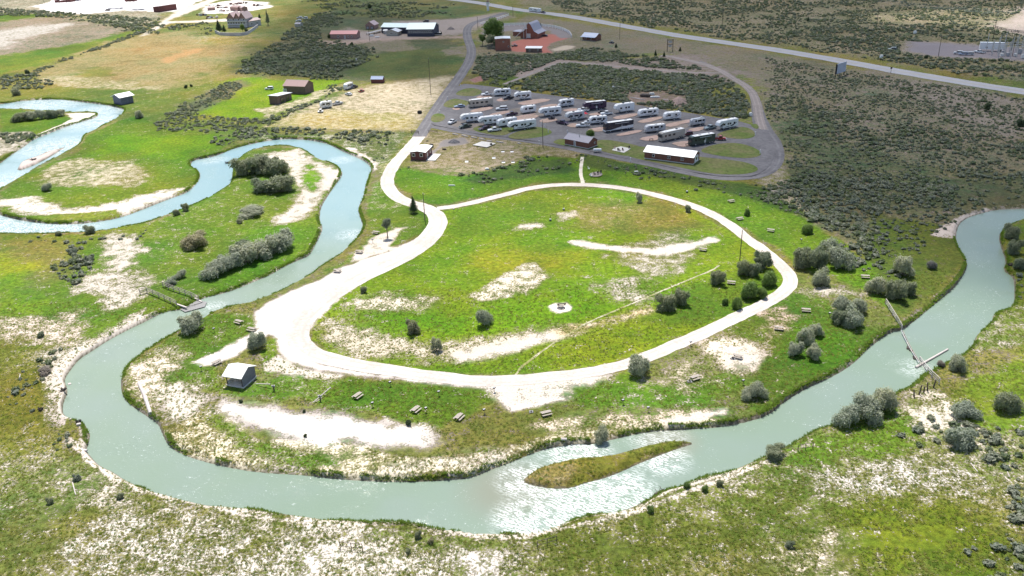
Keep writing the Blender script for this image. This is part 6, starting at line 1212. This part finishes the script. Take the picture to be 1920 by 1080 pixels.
# highway
trailer((991,22),(1011,24), 'white travel trailer being towed along the highway', group=None, wins=3, stripe=P_GRY)
pickup((1011,24),(1022,26), 'dark pickup with white bonnet towing the trailer on the highway', P_DPU, nose='R', group=None)
pickup((1013,69),(1027,69), 'black car behind the barn shaped shop in the red yard', P_BLK, kind='car', group=None); pickup((1141,81),(1149,82), 'dark utility cart beside the blue roofed cabin', P_BLK, kind='utv', L=3.2, group=None)
pickup((960,88),(971,87), 'dark flatbed in front of the two storey log building', P_BLK, kind='utv', L=4, group=None)
trailer((1840,96),(1878,97), 'white box trailer with blue stripe at the substation yard', kind='box', L=13, Hh=4.4, swoosh=False, wins=1, group=None)
pickup((1826,99),(1842,101), 'white flatbed truck in front of the box trailer', P_WHT, group=None, L=6)
for x_, y_, c_, lb in ((1796,102,P_SIL,'left silver car at the substation yard'), (1806,104,P_BLU,'middle blue car at the substation yard'), (1817,104,P_SIL,'right silver car at the substation yard'), (1674,95,P_TEA,'green flatbed with white load on the slope north of the highway'), (561,35,P_WHT,'left of the white vehicles on the far slope'), (571,36,P_WHT,'right of the white vehicles on the far slope'), (559,41,P_WHT,'low white vehicle below the others on the far slope'), (798,42,P_BLK,'black car behind the lodge hall roof')):
    pickup((x_-5, y_), (x_+5, y_), lb, c_, kind='suv', group=None, L=5)
pickup((501,169),(507,169), 'pale boxy trailer in the grass left of the plank barn', P_WHT, kind='suv', L=4.6, group=None)
# ---------------------------------------------------------------- picnic tables
def table(px, py, rz, label, m=M_WOOD):
    p = at(px, py); e = empty('picnic_table', p, rz, label, 'picnic table', 'picnic tables around the loop')
    for i in range(4): bx('top_board', m, e, (0, -.30+i*.2, .72), (2.1, .18, .05))
    for s in (-1, 1):
        for k in (0, 1): bx('bench_board', m, e, (0, s*(.68+.17*k)-.085*s, .43), (2.1, .155, .045))
    for x_ in (-.75, .75):
        bx('cross_beam', M_DWOOD, e, (x_, 0, .38), (.06, 1.5, .05)); bx('cross_beam', M_DWOOD, e, (x_, 0, .67), (.06, .7, .045))
        for s in (-1, 1): bx('leg', M_DWOOD, e, (x_, s*.55, -.02), (.07, .09, .76), (s*.32, 0, 0))
    return e
for t_ in [(671,745,1.0,'weathered table left of the three tables in the south grass'), (780,771,1.0,'middle one of the three tables in the south grass'), (861,785,1.05,'right one of the three tables in the south grass'), (1024,778,.35,'shadowy table where the sandy apron meets the grass'), (1303,711,.45,'dark table with fire ring between two big shrubs'), (1383,671,2.6,'dark table with fire ring on the pale bare patch'),
           (1511,584,2.9,'table in the east grass near the four part willow'), (1460,618,2.8,'table in the east grass just below the dirt loop'), (1371,379,.3,'small table in the grass furthest up outside the loop'), (1387,412,.3,'table outside the loop beside a tiny green bush'), (1445,434,2.7,'table at the right of the loop near the round green shrub'), (1318,470,2.7,'table at the right end of the bare curve inside the loop'),
           (1371,532,2.8,'table under the willows of the tall pole'), (1622,521,2.9,'table between the east willow clumps'), (705,438,2.7,'table by the thin tree near the river'), (674,474,2.9,'table on the river side at the edge of the sand'), (633,510,2.9,'table furthest down the sandy river side'), (448,606,2.6,'table near the river above the sandy spur'),
           (472,620,2.7,'dark table on the bare ground above the round shrub'), (407,682,.9,'table at the tip of the sandy spur by the shelter'), (1452,362,2.9,'pale table at the edge of the sagebrush beneath the camp loop')]: table(*t_)
# fire rings
def ring(px, py, label, r=.45, n=12, name='fire_ring'):
    p = at(px, py); e = empty(name, p, 0, label, 'fire ring')
    for i in range(n):
        a = 2*PI*i/n; part('stone', unit('bbox', M_TRIM if i % 3 else M_DWOOD), e, (math.cos(a)*r, math.sin(a)*r, -.03), (.22*rnd.uniform(.8, 1.3), .2, .24*rnd.uniform(.8, 1.2)), (0, 0, a))
    part('ash_bed', unit('cyl', M_BLACK), e, (0, 0, -.02), (r*1.7, r*1.7, .06)); return e
ring(1293,716,'fire ring left of the dark table between the shrubs'); ring(1374,673,'fire ring left of the table on the bare patch'); ring(1052,578,'large stone fire pit in the middle of the round sand patch',.9,16); ring(996,773,'white rimmed ring beside the shadowy table',.35)
e = empty('log_bench', at(1053,572), .15, 'dark log bench behind the large fire pit', 'bench'); bx('seat', M_DWOOD, e, (0, 0, .25), (2.4, .35, .2)); [bx('leg', M_DWOOD, e, (s_*.8, 0, 0), (.2, .3, .26)) for s_ in (-1, 1)]
# grills on posts
for x_, y_, lb in [(699,763,'grill post right of the left south table'), (799,773,'grill post right of the middle south table'), (908,776,'grill post right of the right south table'), (823,742,'grill post at the lower edge of the dirt loop'), (732,724,'low post near the dirt loop above the left south table'), (1215,772,'grill post alone in the grass below the big willow'), (1393,721,'grill post next to the twin willow'), (1295,648,'small post under the dirt loop'), (402,623,'grill post on the river bank near the ford'), (1555,594,'small grill beside the four part willow'), (927,735,'post at the corner of the sandy apron'), (1502,455,'white marker on the lawn east of the loop'), (378,695,'dark post below the sandy spur'), (851,398,'thin post just inside the road fork'), (699,455,'post near the river table'), (1168,758,'low ring post on the sandy strip')]:
    p = at(x_, y_); e = empty('grill_post', p, rnd.random(), lb, 'grill'); bx('pole', M_DWOOD, e, (0, 0, -.05), (.09, .09, .95), kind='cyl'); bx('fire_box', M_BLACK, e, (0, 0, .9), (.55, .4, .25)); bx('grate', M_TRIM, e, (0, 0, 1.15), (.5, .36, .02))
# lantern posts with a flared foot
for x_, y_, lb in [(1057,394,'water spigot post at the right of two inside the loop'), (1032,414,'water spigot post at the left of two inside the loop'), (1288,361,'water spigot post outside the upper right of the loop')]:
    p = at(x_, y_); e = empty('spigot_post', p, 0, lb, 'post', 'spigot posts'); bx('pole', M_DWOOD, e, (0, 0, 0), (.12, .12, 2.0), kind='cyl'); bx('box', M_OFFW, e, (0, 0, .35), (.5, .4, .35)); bx('base', M_BLACK, e, (0, 0, -.03), (.7, .6, .3))
# power poles
def pole(px, py, top_py, label, arm=False, m=M_DWOOD, name='utility_pole', topx=None):
    p = at(px, py); k = ppm(p); Hh = max(4, (py-top_py)/k/.905*1.0); e = empty(name, p, rnd.uniform(-.2, .2), label, 'pole'); me = tubes_mesh('pole_shaft', [((0, 0, -.3), (0, 0, Hh), .17 if arm else .14, .10)], m, 8); part('shaft', me, e)
    if arm: bx('cross_arm', m, e, (0, .12, Hh-.8), (2.4, .12, .14)); [bx('insulator', M_WHITE, e, (x_, .12, Hh-.66), (.12, .12, .2), kind='cyl') for x_ in (-1.1, -.5, .5, 1.1)]
    else: bx('cap', M_STEEL, e, (0, 0, Hh), (.22, .22, .12), kind='cyl')
    return e, Hh
for a_ in [(797,414,365,'wooden pole at the dirt road fork'), (1387,488,433,'tall dark wooden pole beside the right side of the loop'), (808,178,117,'tall thin pole at the edge of the mown field'), (1018,277,230,'slim pole in front of the central grass island'), (1162,74,43,'pale pole south of the highway near the blue roofed cabin'), (1354,47,12,'pole north of the highway in the middle of the slope'), (962,31,13,'pole at the highway junction'), (896,52,34,'short pole near the white fence'), (693,76,50,'pole by the ramp left of the lodge'), (236,99,99-18,'low pole')][:-1]: pole(*a_, arm=a_[0] in (1354,))
for a_ in [(1643,51,19,'far right hand line, first pole seen from the left'), (1759,107,71,'pole standing in the substation yard approach'), (1861,77,38,'pole just left of the bright bare patch'), (1898,105,62,'pole inside the substation'), (1896,95,60,'thick pole at the right of the substation')]: pole(*a_, arm=True)
for x_, y_, lb in [(84,10,'leftmost of the far yard poles'), (98,20,'second of the far yard poles, standing lowest'), (112,9,'third of the far yard poles'), (127,15,'fourth of the far yard poles'), (144,20,'fifth of the far yard poles'), (154,12,'sixth of the far yard poles'), (183,15,'rightmost of the far yard poles')]: pole(x_, y_, y_-30, lb)
# wires at the top right
wm2 = flat('wire', (.55, .55, .56), .4, .8); WZ = 13.0
for i, (y0_, y1_) in enumerate([(13, 25), (16, 28), (19, 31)]):
    A = at(1640, y0_+22); B = at(1960, y1_+36); A.z = WZ; B.z = WZ+.5; pts = [A.lerp(B, t/16)-Vector((0, 0, 2.2*4*(t/16)*(1-t/16))) for t in range(17)]
    o = part('power_line', tubes_mesh('power_line', [(pts[j], pts[j+1], .05, .05) for j in range(16)], wm2, 4), None); tag(o, ['upper', 'middle', 'lower'][i]+' power line crossing the top right corner', 'power line', 'power lines')
# substation
p = at(1893,104); e = empty('substation', p, 0, 'cluster of grey steel frames and insulators at the right edge', 'substation')
for i in range(7):
    for j in range(3):
        x_ = (i-3)*3.4; y_ = (j-1)*7; bx('steel_post', M_STEEL, e, (x_, y_, 0), (.3, .3, 6.5+2.5*((i+j) % 3)))
        if i < 6: bx('beam', M_STEEL, e, (x_+1.7, y_, 5.8), (3.2, .25, .25))
for i in range(9): bx('transformer', M_TRIM if i % 2 else M_OFFW, e, (rnd.uniform(-11, 11), rnd.uniform(-9, 9), 0), (1.6, 1.3, rnd.uniform(1.2, 2.6)))
for x_, y_, lb in [(1715,64,'white box on the slope north of the highway'), (1652,110,'small white sign beside the highway'), (1696,124,'marker')][:2]:
    p = at(x_, y_); e = empty('marker_box', p, .2, lb, 'box'); bx('case', M_WHITE, e, (0, 0, .5), (1.6, 1.2, 1.6)); bx('foot', M_TRIM, e, (0, 0, 0), (.3, .3, .5))
rail_fence([(1862,52),(1880,57),(1900,61),(1925,63)], 'dark fence at the foot of the bright bare patch', 1.3, 2, 5, M_DWOOD, .3, .35)
# billboard, sign frame, gate sign
A, B, h, L = near_line((1567,146),(1583,141)); e = empty('billboard', (A+B)/2, h, 'blank grey billboard seen from behind beside the highway', 'billboard'); bx('panel', M_SIL_ := flat('billboard_back', (.42,.46,.55), .5), e, (0, 0, 2.0), (L+1.0, .35, 5.2)); bx('edge', M_BLACK, e, (-L/2-.5, 0, 2.0), (.35, .8, 5.2)); [bx('post', M_DWOOD, e, (x_, .3, -.2), (.3, .3, 2.4)) for x_ in (-L/2, 0, L/2)]
p = at(1256,97); e = empty('ranch_sign', p, 0, 'dark wooden sign frame with two hanging boards on the slope', 'sign'); [bx('post', M_DWOOD, e, (s_*1.7, 0, -.3), (.35, .35, 8.0)) for s_ in (-1, 1)]; [bx('cross_beam', M_DWOOD, e, (0, 0, z_), (3.9, .3, .35)) for z_ in (7.0, 4.4)]; bx('sign_board', M_TRIM, e, (0, 0, 5.4), (2.2, .15, 1.3)); bx('sign_board', M_TRIM, e, (0, 0, 3.0), (2.0, .15, 1.1))
p = at(915,20); e = empty('highway_sign', p, 0, 'tall white roadside sign tower at the highway junction', 'sign'); bx('tower', M_WHITE, e, (0, 0, 0), (2.0, 1.0, 5.5)); bx('sign_board', M_OFFW, e, (0, 0, 5.5), (3.2, .6, 1.6)); bx('sign_board', M_PINKW, e, (0, 0, 7.1), (1.8, .5, 1.4)); [bx('lamp', M_TRIM, e, (s_*1.3, 0, 8.0), (.5, .5, .4)) for s_ in (-1, 1)]
p = at(1670,137); e = empty('road_sign', p, 0, 'small road sign at the lower edge of the highway', 'sign'); bx('post', M_DWOOD, e, (0, 0, 0), (.15, .15, 2.6)); bx('sign_board', M_DWOOD, e, (0, 0, 2.2), (1.0, .1, 1.0))
# fences and ford ----------------------------------------------------
rail_fence([(263,552),(272,547),(296,557),(318,567),(332,574)], 'grey pole fence running down to the ford from the pale flat', 1.5, 3, 2.6, M_WOOD, .13, .2)
rail_fence([(306,538),(330,547),(360,558),(374,566)], 'upper grey pole fence running down to the ford', 1.5, 3, 2.6, M_WOOD, .13, .2)
M_FORD = flat('wet_concrete', (.21, .205, .20), .5, var=.2)
fx = W([(338,580),(362,562),(388,566),(384,575),(347,585)], WL+.2); o = poly_fill('ford_slab', [fx], WL+.22, M_FORD); o['kind'] = 'structure'
rail_fence([(347,584),(366,577),(386,572)], 'short pipe rail along the lower edge of the ford', .7, 1, 2.5, M_DWOOD, .1, .1, z0=.2)
e = empty('ford_beam', at(342,580)+Vector((0, 0, .2)), -.6, 'bleached beam lying beside the ford', 'beam'); bx('beam', M_LOGP, e, (0, 0, 0), (4.2, .4, .35)); 
e = empty('ford_beam', at(372,566)+Vector((0, 0, .2)), -.75, 'bleached beam at the upper side of the ford', 'beam'); bx('beam', M_LOGP, e, (0, 0, 0), (4.0, .35, .3))
rail_fence([(1660,571),(1672,590),(1682,606),(1690,621)], 'white pole fence running down to the water from the east willows', 1.5, 3, 3.2, M_LOGP, .14, .2)
rail_fence([(1723,681),(1735,697),(1748,711),(1760,722)], 'white pole fence leaving the water on the south bank', 1.5, 3, 2.8, M_LOGP, .14, .2, z0=.1)
# hanging pole string across the river
A = Vector((*map(float, unproj(1690, 619, WL+.8)), WL+.8)); B = Vector((*map(float, unproj(1724, 680, WL+.8)), WL+.8)); e = empty('swing_fence', A, 0, 'chain of poles hanging across the river between the two pole fences', 'fence')
pts = [A.lerp(B, t/9)-A-Vector((0, 0, 1.8*(t/9)*(1-t/9))) for t in range(10)]
for j in range(9): part('hanging_pole', tubes_mesh('hanging_pole', [(pts[j], pts[j+1], .10, .09)], M_LOGP if j % 2 else M_TRIM, 5), e); part('hanging_pole', tubes_mesh('hanging_pole', [(pts[j]+Vector((.5, 0, -.25)), pts[j+1]+Vector((.45, 0, -.25)), .07, .07)], M_WOOD, 5), e)
for t in (.45, .5, .56, .75, .8): q = (B-A)*t; bx('drift_snag', M_DWOOD, e, (q.x+rnd.uniform(-.4, .4), q.y, -.85), (.7, .5, .35), (0, 0, rnd.uniform(0, 3)), kind='bbox')
def log(a, b, r, label, m=M_LOGP, z=None, name='log', stubs=0):
    if z is None: A = at(*a); B = at(*b)
    else: A = Vector((*map(float, unproj(*a, z)), z)); B = Vector((*map(float, unproj(*b, z)), z))
    A.z += r*.6; B.z += r*.6; o = part(name, tubes_mesh(name, [((0, 0, 0), B-A, r*1.15, r*.8)]+[((B-A)*t, (B-A)*t+Vector((rnd.uniform(-1, 1), rnd.uniform(-1, 1), .7)), r*.3, r*.1) for t in np.linspace(.3, .9, stubs)] if stubs else [((0, 0, 0), B-A, r*1.1, r*.85)], m, 10), None, A); return tag(o, label, 'log')
log((1717,690), (1777,656), .25, 'thick bleached tree trunk floating across the fence line in the river', z=WL, m=M_LOGP)
log((261,720), (272,745), .36, 'upper part of the long grey driftwood log on the left bank'); log((272,745), (283,778), .40, 'lower part of the long grey driftwood log on the left bank')
for i, (x_, y_) in enumerate([(1714,744), (1723,740), (1732,736), (1739,733), (1750,727)]):
    p = at(x_, y_); o = part('stump_post', tubes_mesh('stump_post', [((0, 0, -.2), (rnd.uniform(-.3, .3), 0, rnd.uniform(1.3, 2.3)), .17, .12)], M_DWOOD, 7), None, p); tag(o, ['leftmost', 'second', 'third', 'tallest, fourth', 'rightmost'][i]+' of five dark stump posts on the south bank', 'post', 'dark stump posts')
# hitching rails
for a, b, pp, lb in [((588,757),(621,733),(601,752),'slanted white rail on a short post in the south grass'), ((480,722),(508,727),(514,733),'white rail on a green post right of the shelter')]:
    A, B = at(*a), at(*b); P = at(*pp); e = empty('hitching_rail', P, 0, lb, 'rail'); part('rail', tubes_mesh('rail', [(A-P+Vector((0, 0, .35)), B-P+Vector((0, 0, .9)), .11, .11)], M_LOGP, 7), e); bx('post', M_DWOOD, e, (0, 0, -.1), (.28, .28, 1.5), kind='cyl'); bx('wheel_plate', M_TRIM, e, (0, 0, 1.0), (.7, .25, .4))
for a, b, lb in [((638,1028),(680,1032),'broken dark fence panel with three posts on the near bank'), ((1008,1027),(1044,1017),'small leaning fence remnant at the bottom centre'), ((1496,846),(1524,841),'dark pole panel on the south bank near the gravel bar')]: rail_fence([a, b], lb, 1.3, 2, 2.0, M_DWOOD, .07, .12)
rail_fence([(682,1036),(704,1036)], 'pale low rail fallen beside the broken fence panel', .3, 1, 2.0, M_WOOD, .08, .08)
for a, b, r_, lb in [((36,712),(38,702),.1,'pale stick standing in brush on the west shore'), ((1820,869),(1833,885),.1,'long pale stick in the grass at the lower right'), ((136,905),(142,928),.10,'pale pole lying by the track at the lower left'), ((1889,885),(1893,895),.08,'short pale stick at the right edge of the sage')]: log(a, b, r_, lb, name='stick')
log((1228,928), (1244,919), .2, 'dark branch lying on the bank opposite the island', M_DWOOD, stubs=4, name='branch'); log((1052,836), (1063,837), .3, 'pale log under the cut bank', M_LOGP)
log((392,300), (410,293), .15, 'driftwood branch at the head of the inner gravel tip', M_LOGP, stubs=4, name='branch'); log((370,312), (384,309), .12, 'thin driftwood on the inner gravel tip', M_LOGP, name='branch')
for x_, y_, w_, lb, z_ in [(426,306,9,'dark root snag in the inner river channel', WL), (62,300,10,'brown root snag on the gravel bar at the left', None), (1893,498,10,'dark snag at the right river bank', None), (118,733,10,'dark rubble on the left shore', None), (147,793,7,'small dark rubble on the left shore', None), (1412,845,8,'rubble bar at the tip of the south bank', None), (1450,843,9,'rubble with white foam at the south bank', None), (75,770,8,'dark soil lump by the left shore', None)]:
    p = at(x_, y_) if z_ is None else Vector((*map(float, unproj(x_, y_, z_)), z_)); k = ppm(p); e = empty('root_snag', p, 0, lb, 'snag')
    part('root_mass', tubes_mesh('root_mass', [((rnd.uniform(-.2, .2), rnd.uniform(-.2, .2), -.1), (rnd.uniform(-1, 1)*w_/k*.6, rnd.uniform(-1, 1)*w_/k*.6, rnd.uniform(.2, .9)), .16, .04) for _ in range(18)], M_DWOOD, 4), e); part('trunk_stub', tubes_mesh('trunk_stub', [((0, 0, 0), (w_/k*.6, .4, .5), .3, .2)], M_DWOOD, 7), e)
# road edge logs by the pale road
for i, (a, b) in enumerate([((849,251.5),(859,253.5)), ((866,254),(877,257)), ((884,257.5),(894,259.5)), ((899,260.5),(909,262.5)), ((913,264.5),(922,265.5)), ((931,266),(944,268)), ((971,269),(977,270))]):
    log(a, b, .28, ['first', 'second', 'third', 'fourth', 'fifth', 'sixth', 'seventh'][i]+' from the left of the white logs edging the camp road', name='edge_log')['group'] = 'white logs edging the camp road'
rail_fence([(771,250),(785,251)], 'dark gate piece left of the pale road', 1.2, 3, 2.4, M_DWOOD, .16, .2, 'gate', 'gate'); rail_fence([(804,249),(820,249)], 'dark rail piece right of the pale road', 1.0, 2, 3., M_DWOOD, .16, .2, 'gate', 'gate')
# slabs, cairns, camp fittings
o = poly_fill('concrete_pad', [W([(886,273.5),(904,266.5),(930,270.5),(913,278)])], .42, M_CONC); o['kind'] = 'structure'
o = poly_fill('concrete_pad', [W([(1147,283),(1152,279),(1164,276),(1183,280),(1170,288)])], .36, M_CONC); o['kind'] = 'structure'
def chair(px, py, label, m=M_WHITE, g='chairs around the fire pits'):
    p = at(px, py); p.z = max(p.z, .3); e = empty('camp_chair', p, rnd.uniform(0, 6), label, 'chair', g); bx('seat', m, e, (0, 0, .4), (.6, .6, .08)); bx('backrest', m, e, (0, .3, .45), (.6, .08, .7)); [bx('leg', m, e, (x_*.25, y_*.25, 0), (.08, .08, .42)) for x_ in (-1, 1) for y_ in (-1, 1)]
for x_, y_, m_, lb in [(1104,319,M_WHITE,'white table seat furthest left by the stone fire circle'), (1109,332,M_WHITE,'white seat at the front of the stone fire circle'), (1115,329,M_BLACK,'dark seat at the left inside the stone fire circle'), (1121,328,M_BLACK,'dark seat in the middle of the stone fire circle'), (1126,326,M_BLACK,'dark seat at the right of the stone fire circle'), (1152,280,M_PINKW,'brown seat at the left end of the white pad'), (1159,284,M_DWOOD,'dark seat on the white pad, left of two'), (1162,285,M_DWOOD,'dark seat on the white pad, right of two'), (1168,284,M_LOGD,'brown arch seat on the white pad'), (1180,280,M_DWOOD,'dark seat at the right edge of the white pad')]: chair(x_, y_, lb, m_)
o = poly_fill('stone_circle', [smooth(W([(1102,329),(1112,324),(1124,323),(1131,327),(1126,332),(1112,333)]), 2, True)], .3, M_TRAK); o['kind'] = 'structure'
p = at(1120,286); p.z = .25; e = empty('propane_tank', p, -.1, 'white propane tank behind the red log cabin', 'tank'); part('shell', unit('wheel', M_WHITE), e, (0, 0, .9), (1.1, 2.6, 1.1), (0, 0, PI/2)); [part('end_cap', unit('dome', M_WHITE), e, (s_*1.3, 0, .9), (.8, 1.1, 1.1)) for s_ in (-1, 1)]; [bx('leg', M_TRIM, e, (s_*.8, 0, 0), (.2, .8, .5)) for s_ in (-1, 1)]
for x_, y_, m_, lb in [(943,285,M_BLACK,'left of the upper pair of small goals in the games field'), (960,285,M_LOGD,'right of the upper pair of small goals in the games field'), (944,305,M_BLACK,'left of the lower pair of small goals in the games field'), (962,305,M_BLACK,'right of the lower pair of small goals in the games field'), (926,297,M_WHITE,'small white rack in the games field'), (875,304,M_WHITE,'white target row beside the games field')]:
    p = at(x_, y_); e = empty('game_board', p, 0, lb, 'board', 'game boards on the camp lawn'); bx('board', M_WHITE, e, (0, 0, .1), (1.3, .8, .08), (.35, 0, 0)); bx('back', m_, e, (0, .35, 0), (1.2, .1, .5))
for x_, y_, sx_, sy_, h_, m_, lb in [(921,273,.9,.7,.9,M_DWOOD,'dark box on the square concrete pad'), (809,276,1.6,1.2,1.2,M_BLACK,'black barrel group behind the small red cabin'), (833,281,1.6,.6,.5,M_DWOOD,'dark trough behind the small red cabin'), (913,318,1.4,.9,.5,M_WHITE,'white frame in the green field near the spring'), (847,349,2.4,.3,.4,M_WHITE,'thin white pipe in the lush grass'), (1193,323,1.4,.6,.3,M_WHITE,'white slab in the grass below the camp road'), (1407,218,1.2,1.2,1.4,M_WHITE,'white marker at the end of the sage by the right track'), (1150,216-50,1.0,1.0,1.0,M_WHITE,'white tank at the sage edge'), (1513,378,2.6,1.4,.5,M_SIL_,'pale tilted metal sheet at the sage edge'), (787,213,2.,1.4,1.2,M_BLACK,'black box at the corner of the mown field'), (707,70,3.2,1.2,.6,M_WHITE,'white boat on the yard left of the lodge'), (697,68,3.0,1.4,1.0,M_WHITE,'white tarp by the ramp left of the lodge'), (1228,183,4.5,1.2,.6,M_WHITE,'white scrap in the red earth cut'), (1210,181,5,3,1.1,M_DWOOD,'dark wreck pile in the red earth cut'), (1222,178,2.6,1.2,1.0,M_OFFW,'pale wreck hull in the red earth cut'), (668,113,1,1,.8,M_WHITE,'white object in the sage below the red roofed house')]:
    p = at(x_, y_); p.z = max(p.z, .1); nm, ct = next((v for k_, v in (('box', ('storage_box','box')), ('barrel', ('barrel_group','barrel')), ('trough', ('trough','trough')), ('frame', ('spring_frame','frame')), ('pipe', ('pipe','pipe')), ('slab', ('slab','slab')), ('marker', ('marker_box','box')), ('tank', ('water_tank','tank')), ('sheet', ('metal_sheet','sheet')), ('boat', ('boat','boat')), ('tarp', ('tarp','tarp')), ('wreck', ('wreck','scrap')), ('scrap', ('scrap','scrap'))) if k_ in lb), ('yard_box', 'box')); e = empty(nm, p, rnd.uniform(-.3, .3), lb, ct); part('shell', unit('bbox', m_), e, (0, 0, 0), (sx_, sy_, h_)); bx('lid', m_, e, (0, 0, h_*.98), (sx_*.7, sy_*.7, h_*.12))
for x_, y_, lb in [(1200,186,'left pale plank lying in the red earth cut'), (1251,188,'long pale plank lying below the red earth cut'), (1190,184,'short pale plank at the left of the earth cut')]: log((x_-8, y_-1), (x_+9, y_+1.5), .22, lb, name='plank')
def heap(px, py, r, h_, m, label):
    p = at(px, py); n = 24; V = [(0, 0, h_)]; F = []
    for k, (q, z) in enumerate(((.35, .72), (.7, .33), (1., -.1))):
        for i in range(n): a = 2*PI*i/n; w_ = 1+.12*math.sin(i*2.3+k)+rnd.uniform(-.05, .05); V.append((math.cos(a)*r*q*w_, math.sin(a)*r*.8*q*w_, h_*z if k < 2 else -.1))
    F += [(0, 1+i, 1+(i+1) % n) for i in range(n)]
    for k in range(2): F += [(1+k*n+i, 1+(k+1)*n+i, 1+(k+1)*n+(i+1) % n, 1+k*n+(i+1) % n) for i in range(n)]
    me = bpy.data.meshes.new('heap'); me.from_pydata(V, [], F); me.materials.append(m); o = part('earth_heap', me, None, p); tag(o, label, 'heap')
heap(1272,193,5.0,3.2,M_PAD,'conical pink gravel heap at the edge of the sage'); heap(851,267,2.6,1.6,M_ASPH,'small dark gravel heap behind the red cabin'); heap(845,55,3.0,2.,M_TRAK,'dark earth heap right of the lodge deck')
for x_, y_, lb in [(864,164,'beside the top left grass island'),(839,187,'above the second grass island on the left'),(825,214,'at the smallest grass island on the left'),(1016,236,'behind the central grass island, left of two'),(1022,239,'behind the central grass island, right of two'),(1028,250,'at the right tip of the central grass island'),(1064,251,'behind the lilac roofed cabin'),(1011,271,'at the foot of the slim pole'),(1182,303,'at the lower road by the short footpath'),(1416,254,'at the right tip of the upper right grass island'),(1425,289,'at the right tip of the lower right grass island'),(1313,235,'next to the rounded silver trailer'),(1213,248,'in front of the low silver striped trailer')]:
    p = at(x_, y_); p.z = max(p.z, LOTZ); e = empty('marker_post', p, 0, 'short white marker post '+lb, 'post', 'white marker posts of the camp'); bx('post', M_WHITE, e, (0, 0, 0), (.25, .2, 1.3)); bx('cap', M_OFFW, e, (0, 0, 1.3), (.4, .3, .2))
for x_, y_, lb in [(1221,265,'dark fire table on the pink pad right of the black and white coach'), (1289,274,'left dark camp table by the black motorhome'), (1294,273,'right dark camp table by the black motorhome'), (1213,213,'dark low thing')][:3]:
    p = at(x_, y_); p.z = LOTZ+.1; e = empty('camp_table', p, .1, lb, 'table'); bx('top', M_BLACK, e, (0, 0, .7), (1.6, .8, .08)); [bx('leg', M_BLACK, e, (a_*.7, b_*.3, 0), (.08, .08, .7)) for a_ in (-1, 1) for b_ in (-1, 1)]
for i, (a, b) in enumerate([((1457,350.5),(1476,349.5)), ((1461,354.5),(1478,353.5)), ((1464,358),(1481,357)), ((1467,361.5),(1487,360))]): log(a, b, .16, ['top', 'second', 'third', 'lowest'][i]+' of four parallel pale timbers at the edge of the camp loop', M_WOOD, name='timber')
p = at(1487,366); e = empty('frame_post', p, 0, 'dark cross topped post right of the parallel timbers', 'post'); bx('post', M_DWOOD, e, (0, 0, 0), (.18, .18, 2.2)); bx('cross_arm', M_DWOOD, e, (0, 0, 2.0), (1.2, .12, .14))
# river stones along the outer shores
st = [part('shore_rock', unit('bbox', M_LOGP), None, at(x_, y_)-Vector((0, 0, .1)), (.8, .6, .5), (0, 0, x_)) for x_, y_ in ((148,797), (131,722), (160,846))]
for o, lb in zip(st, ('pale rock beside the small rubble on the left shore', 'pale rock at the left shore bend', 'pale rock furthest down the left shore')): tag(o, lb, 'rock')
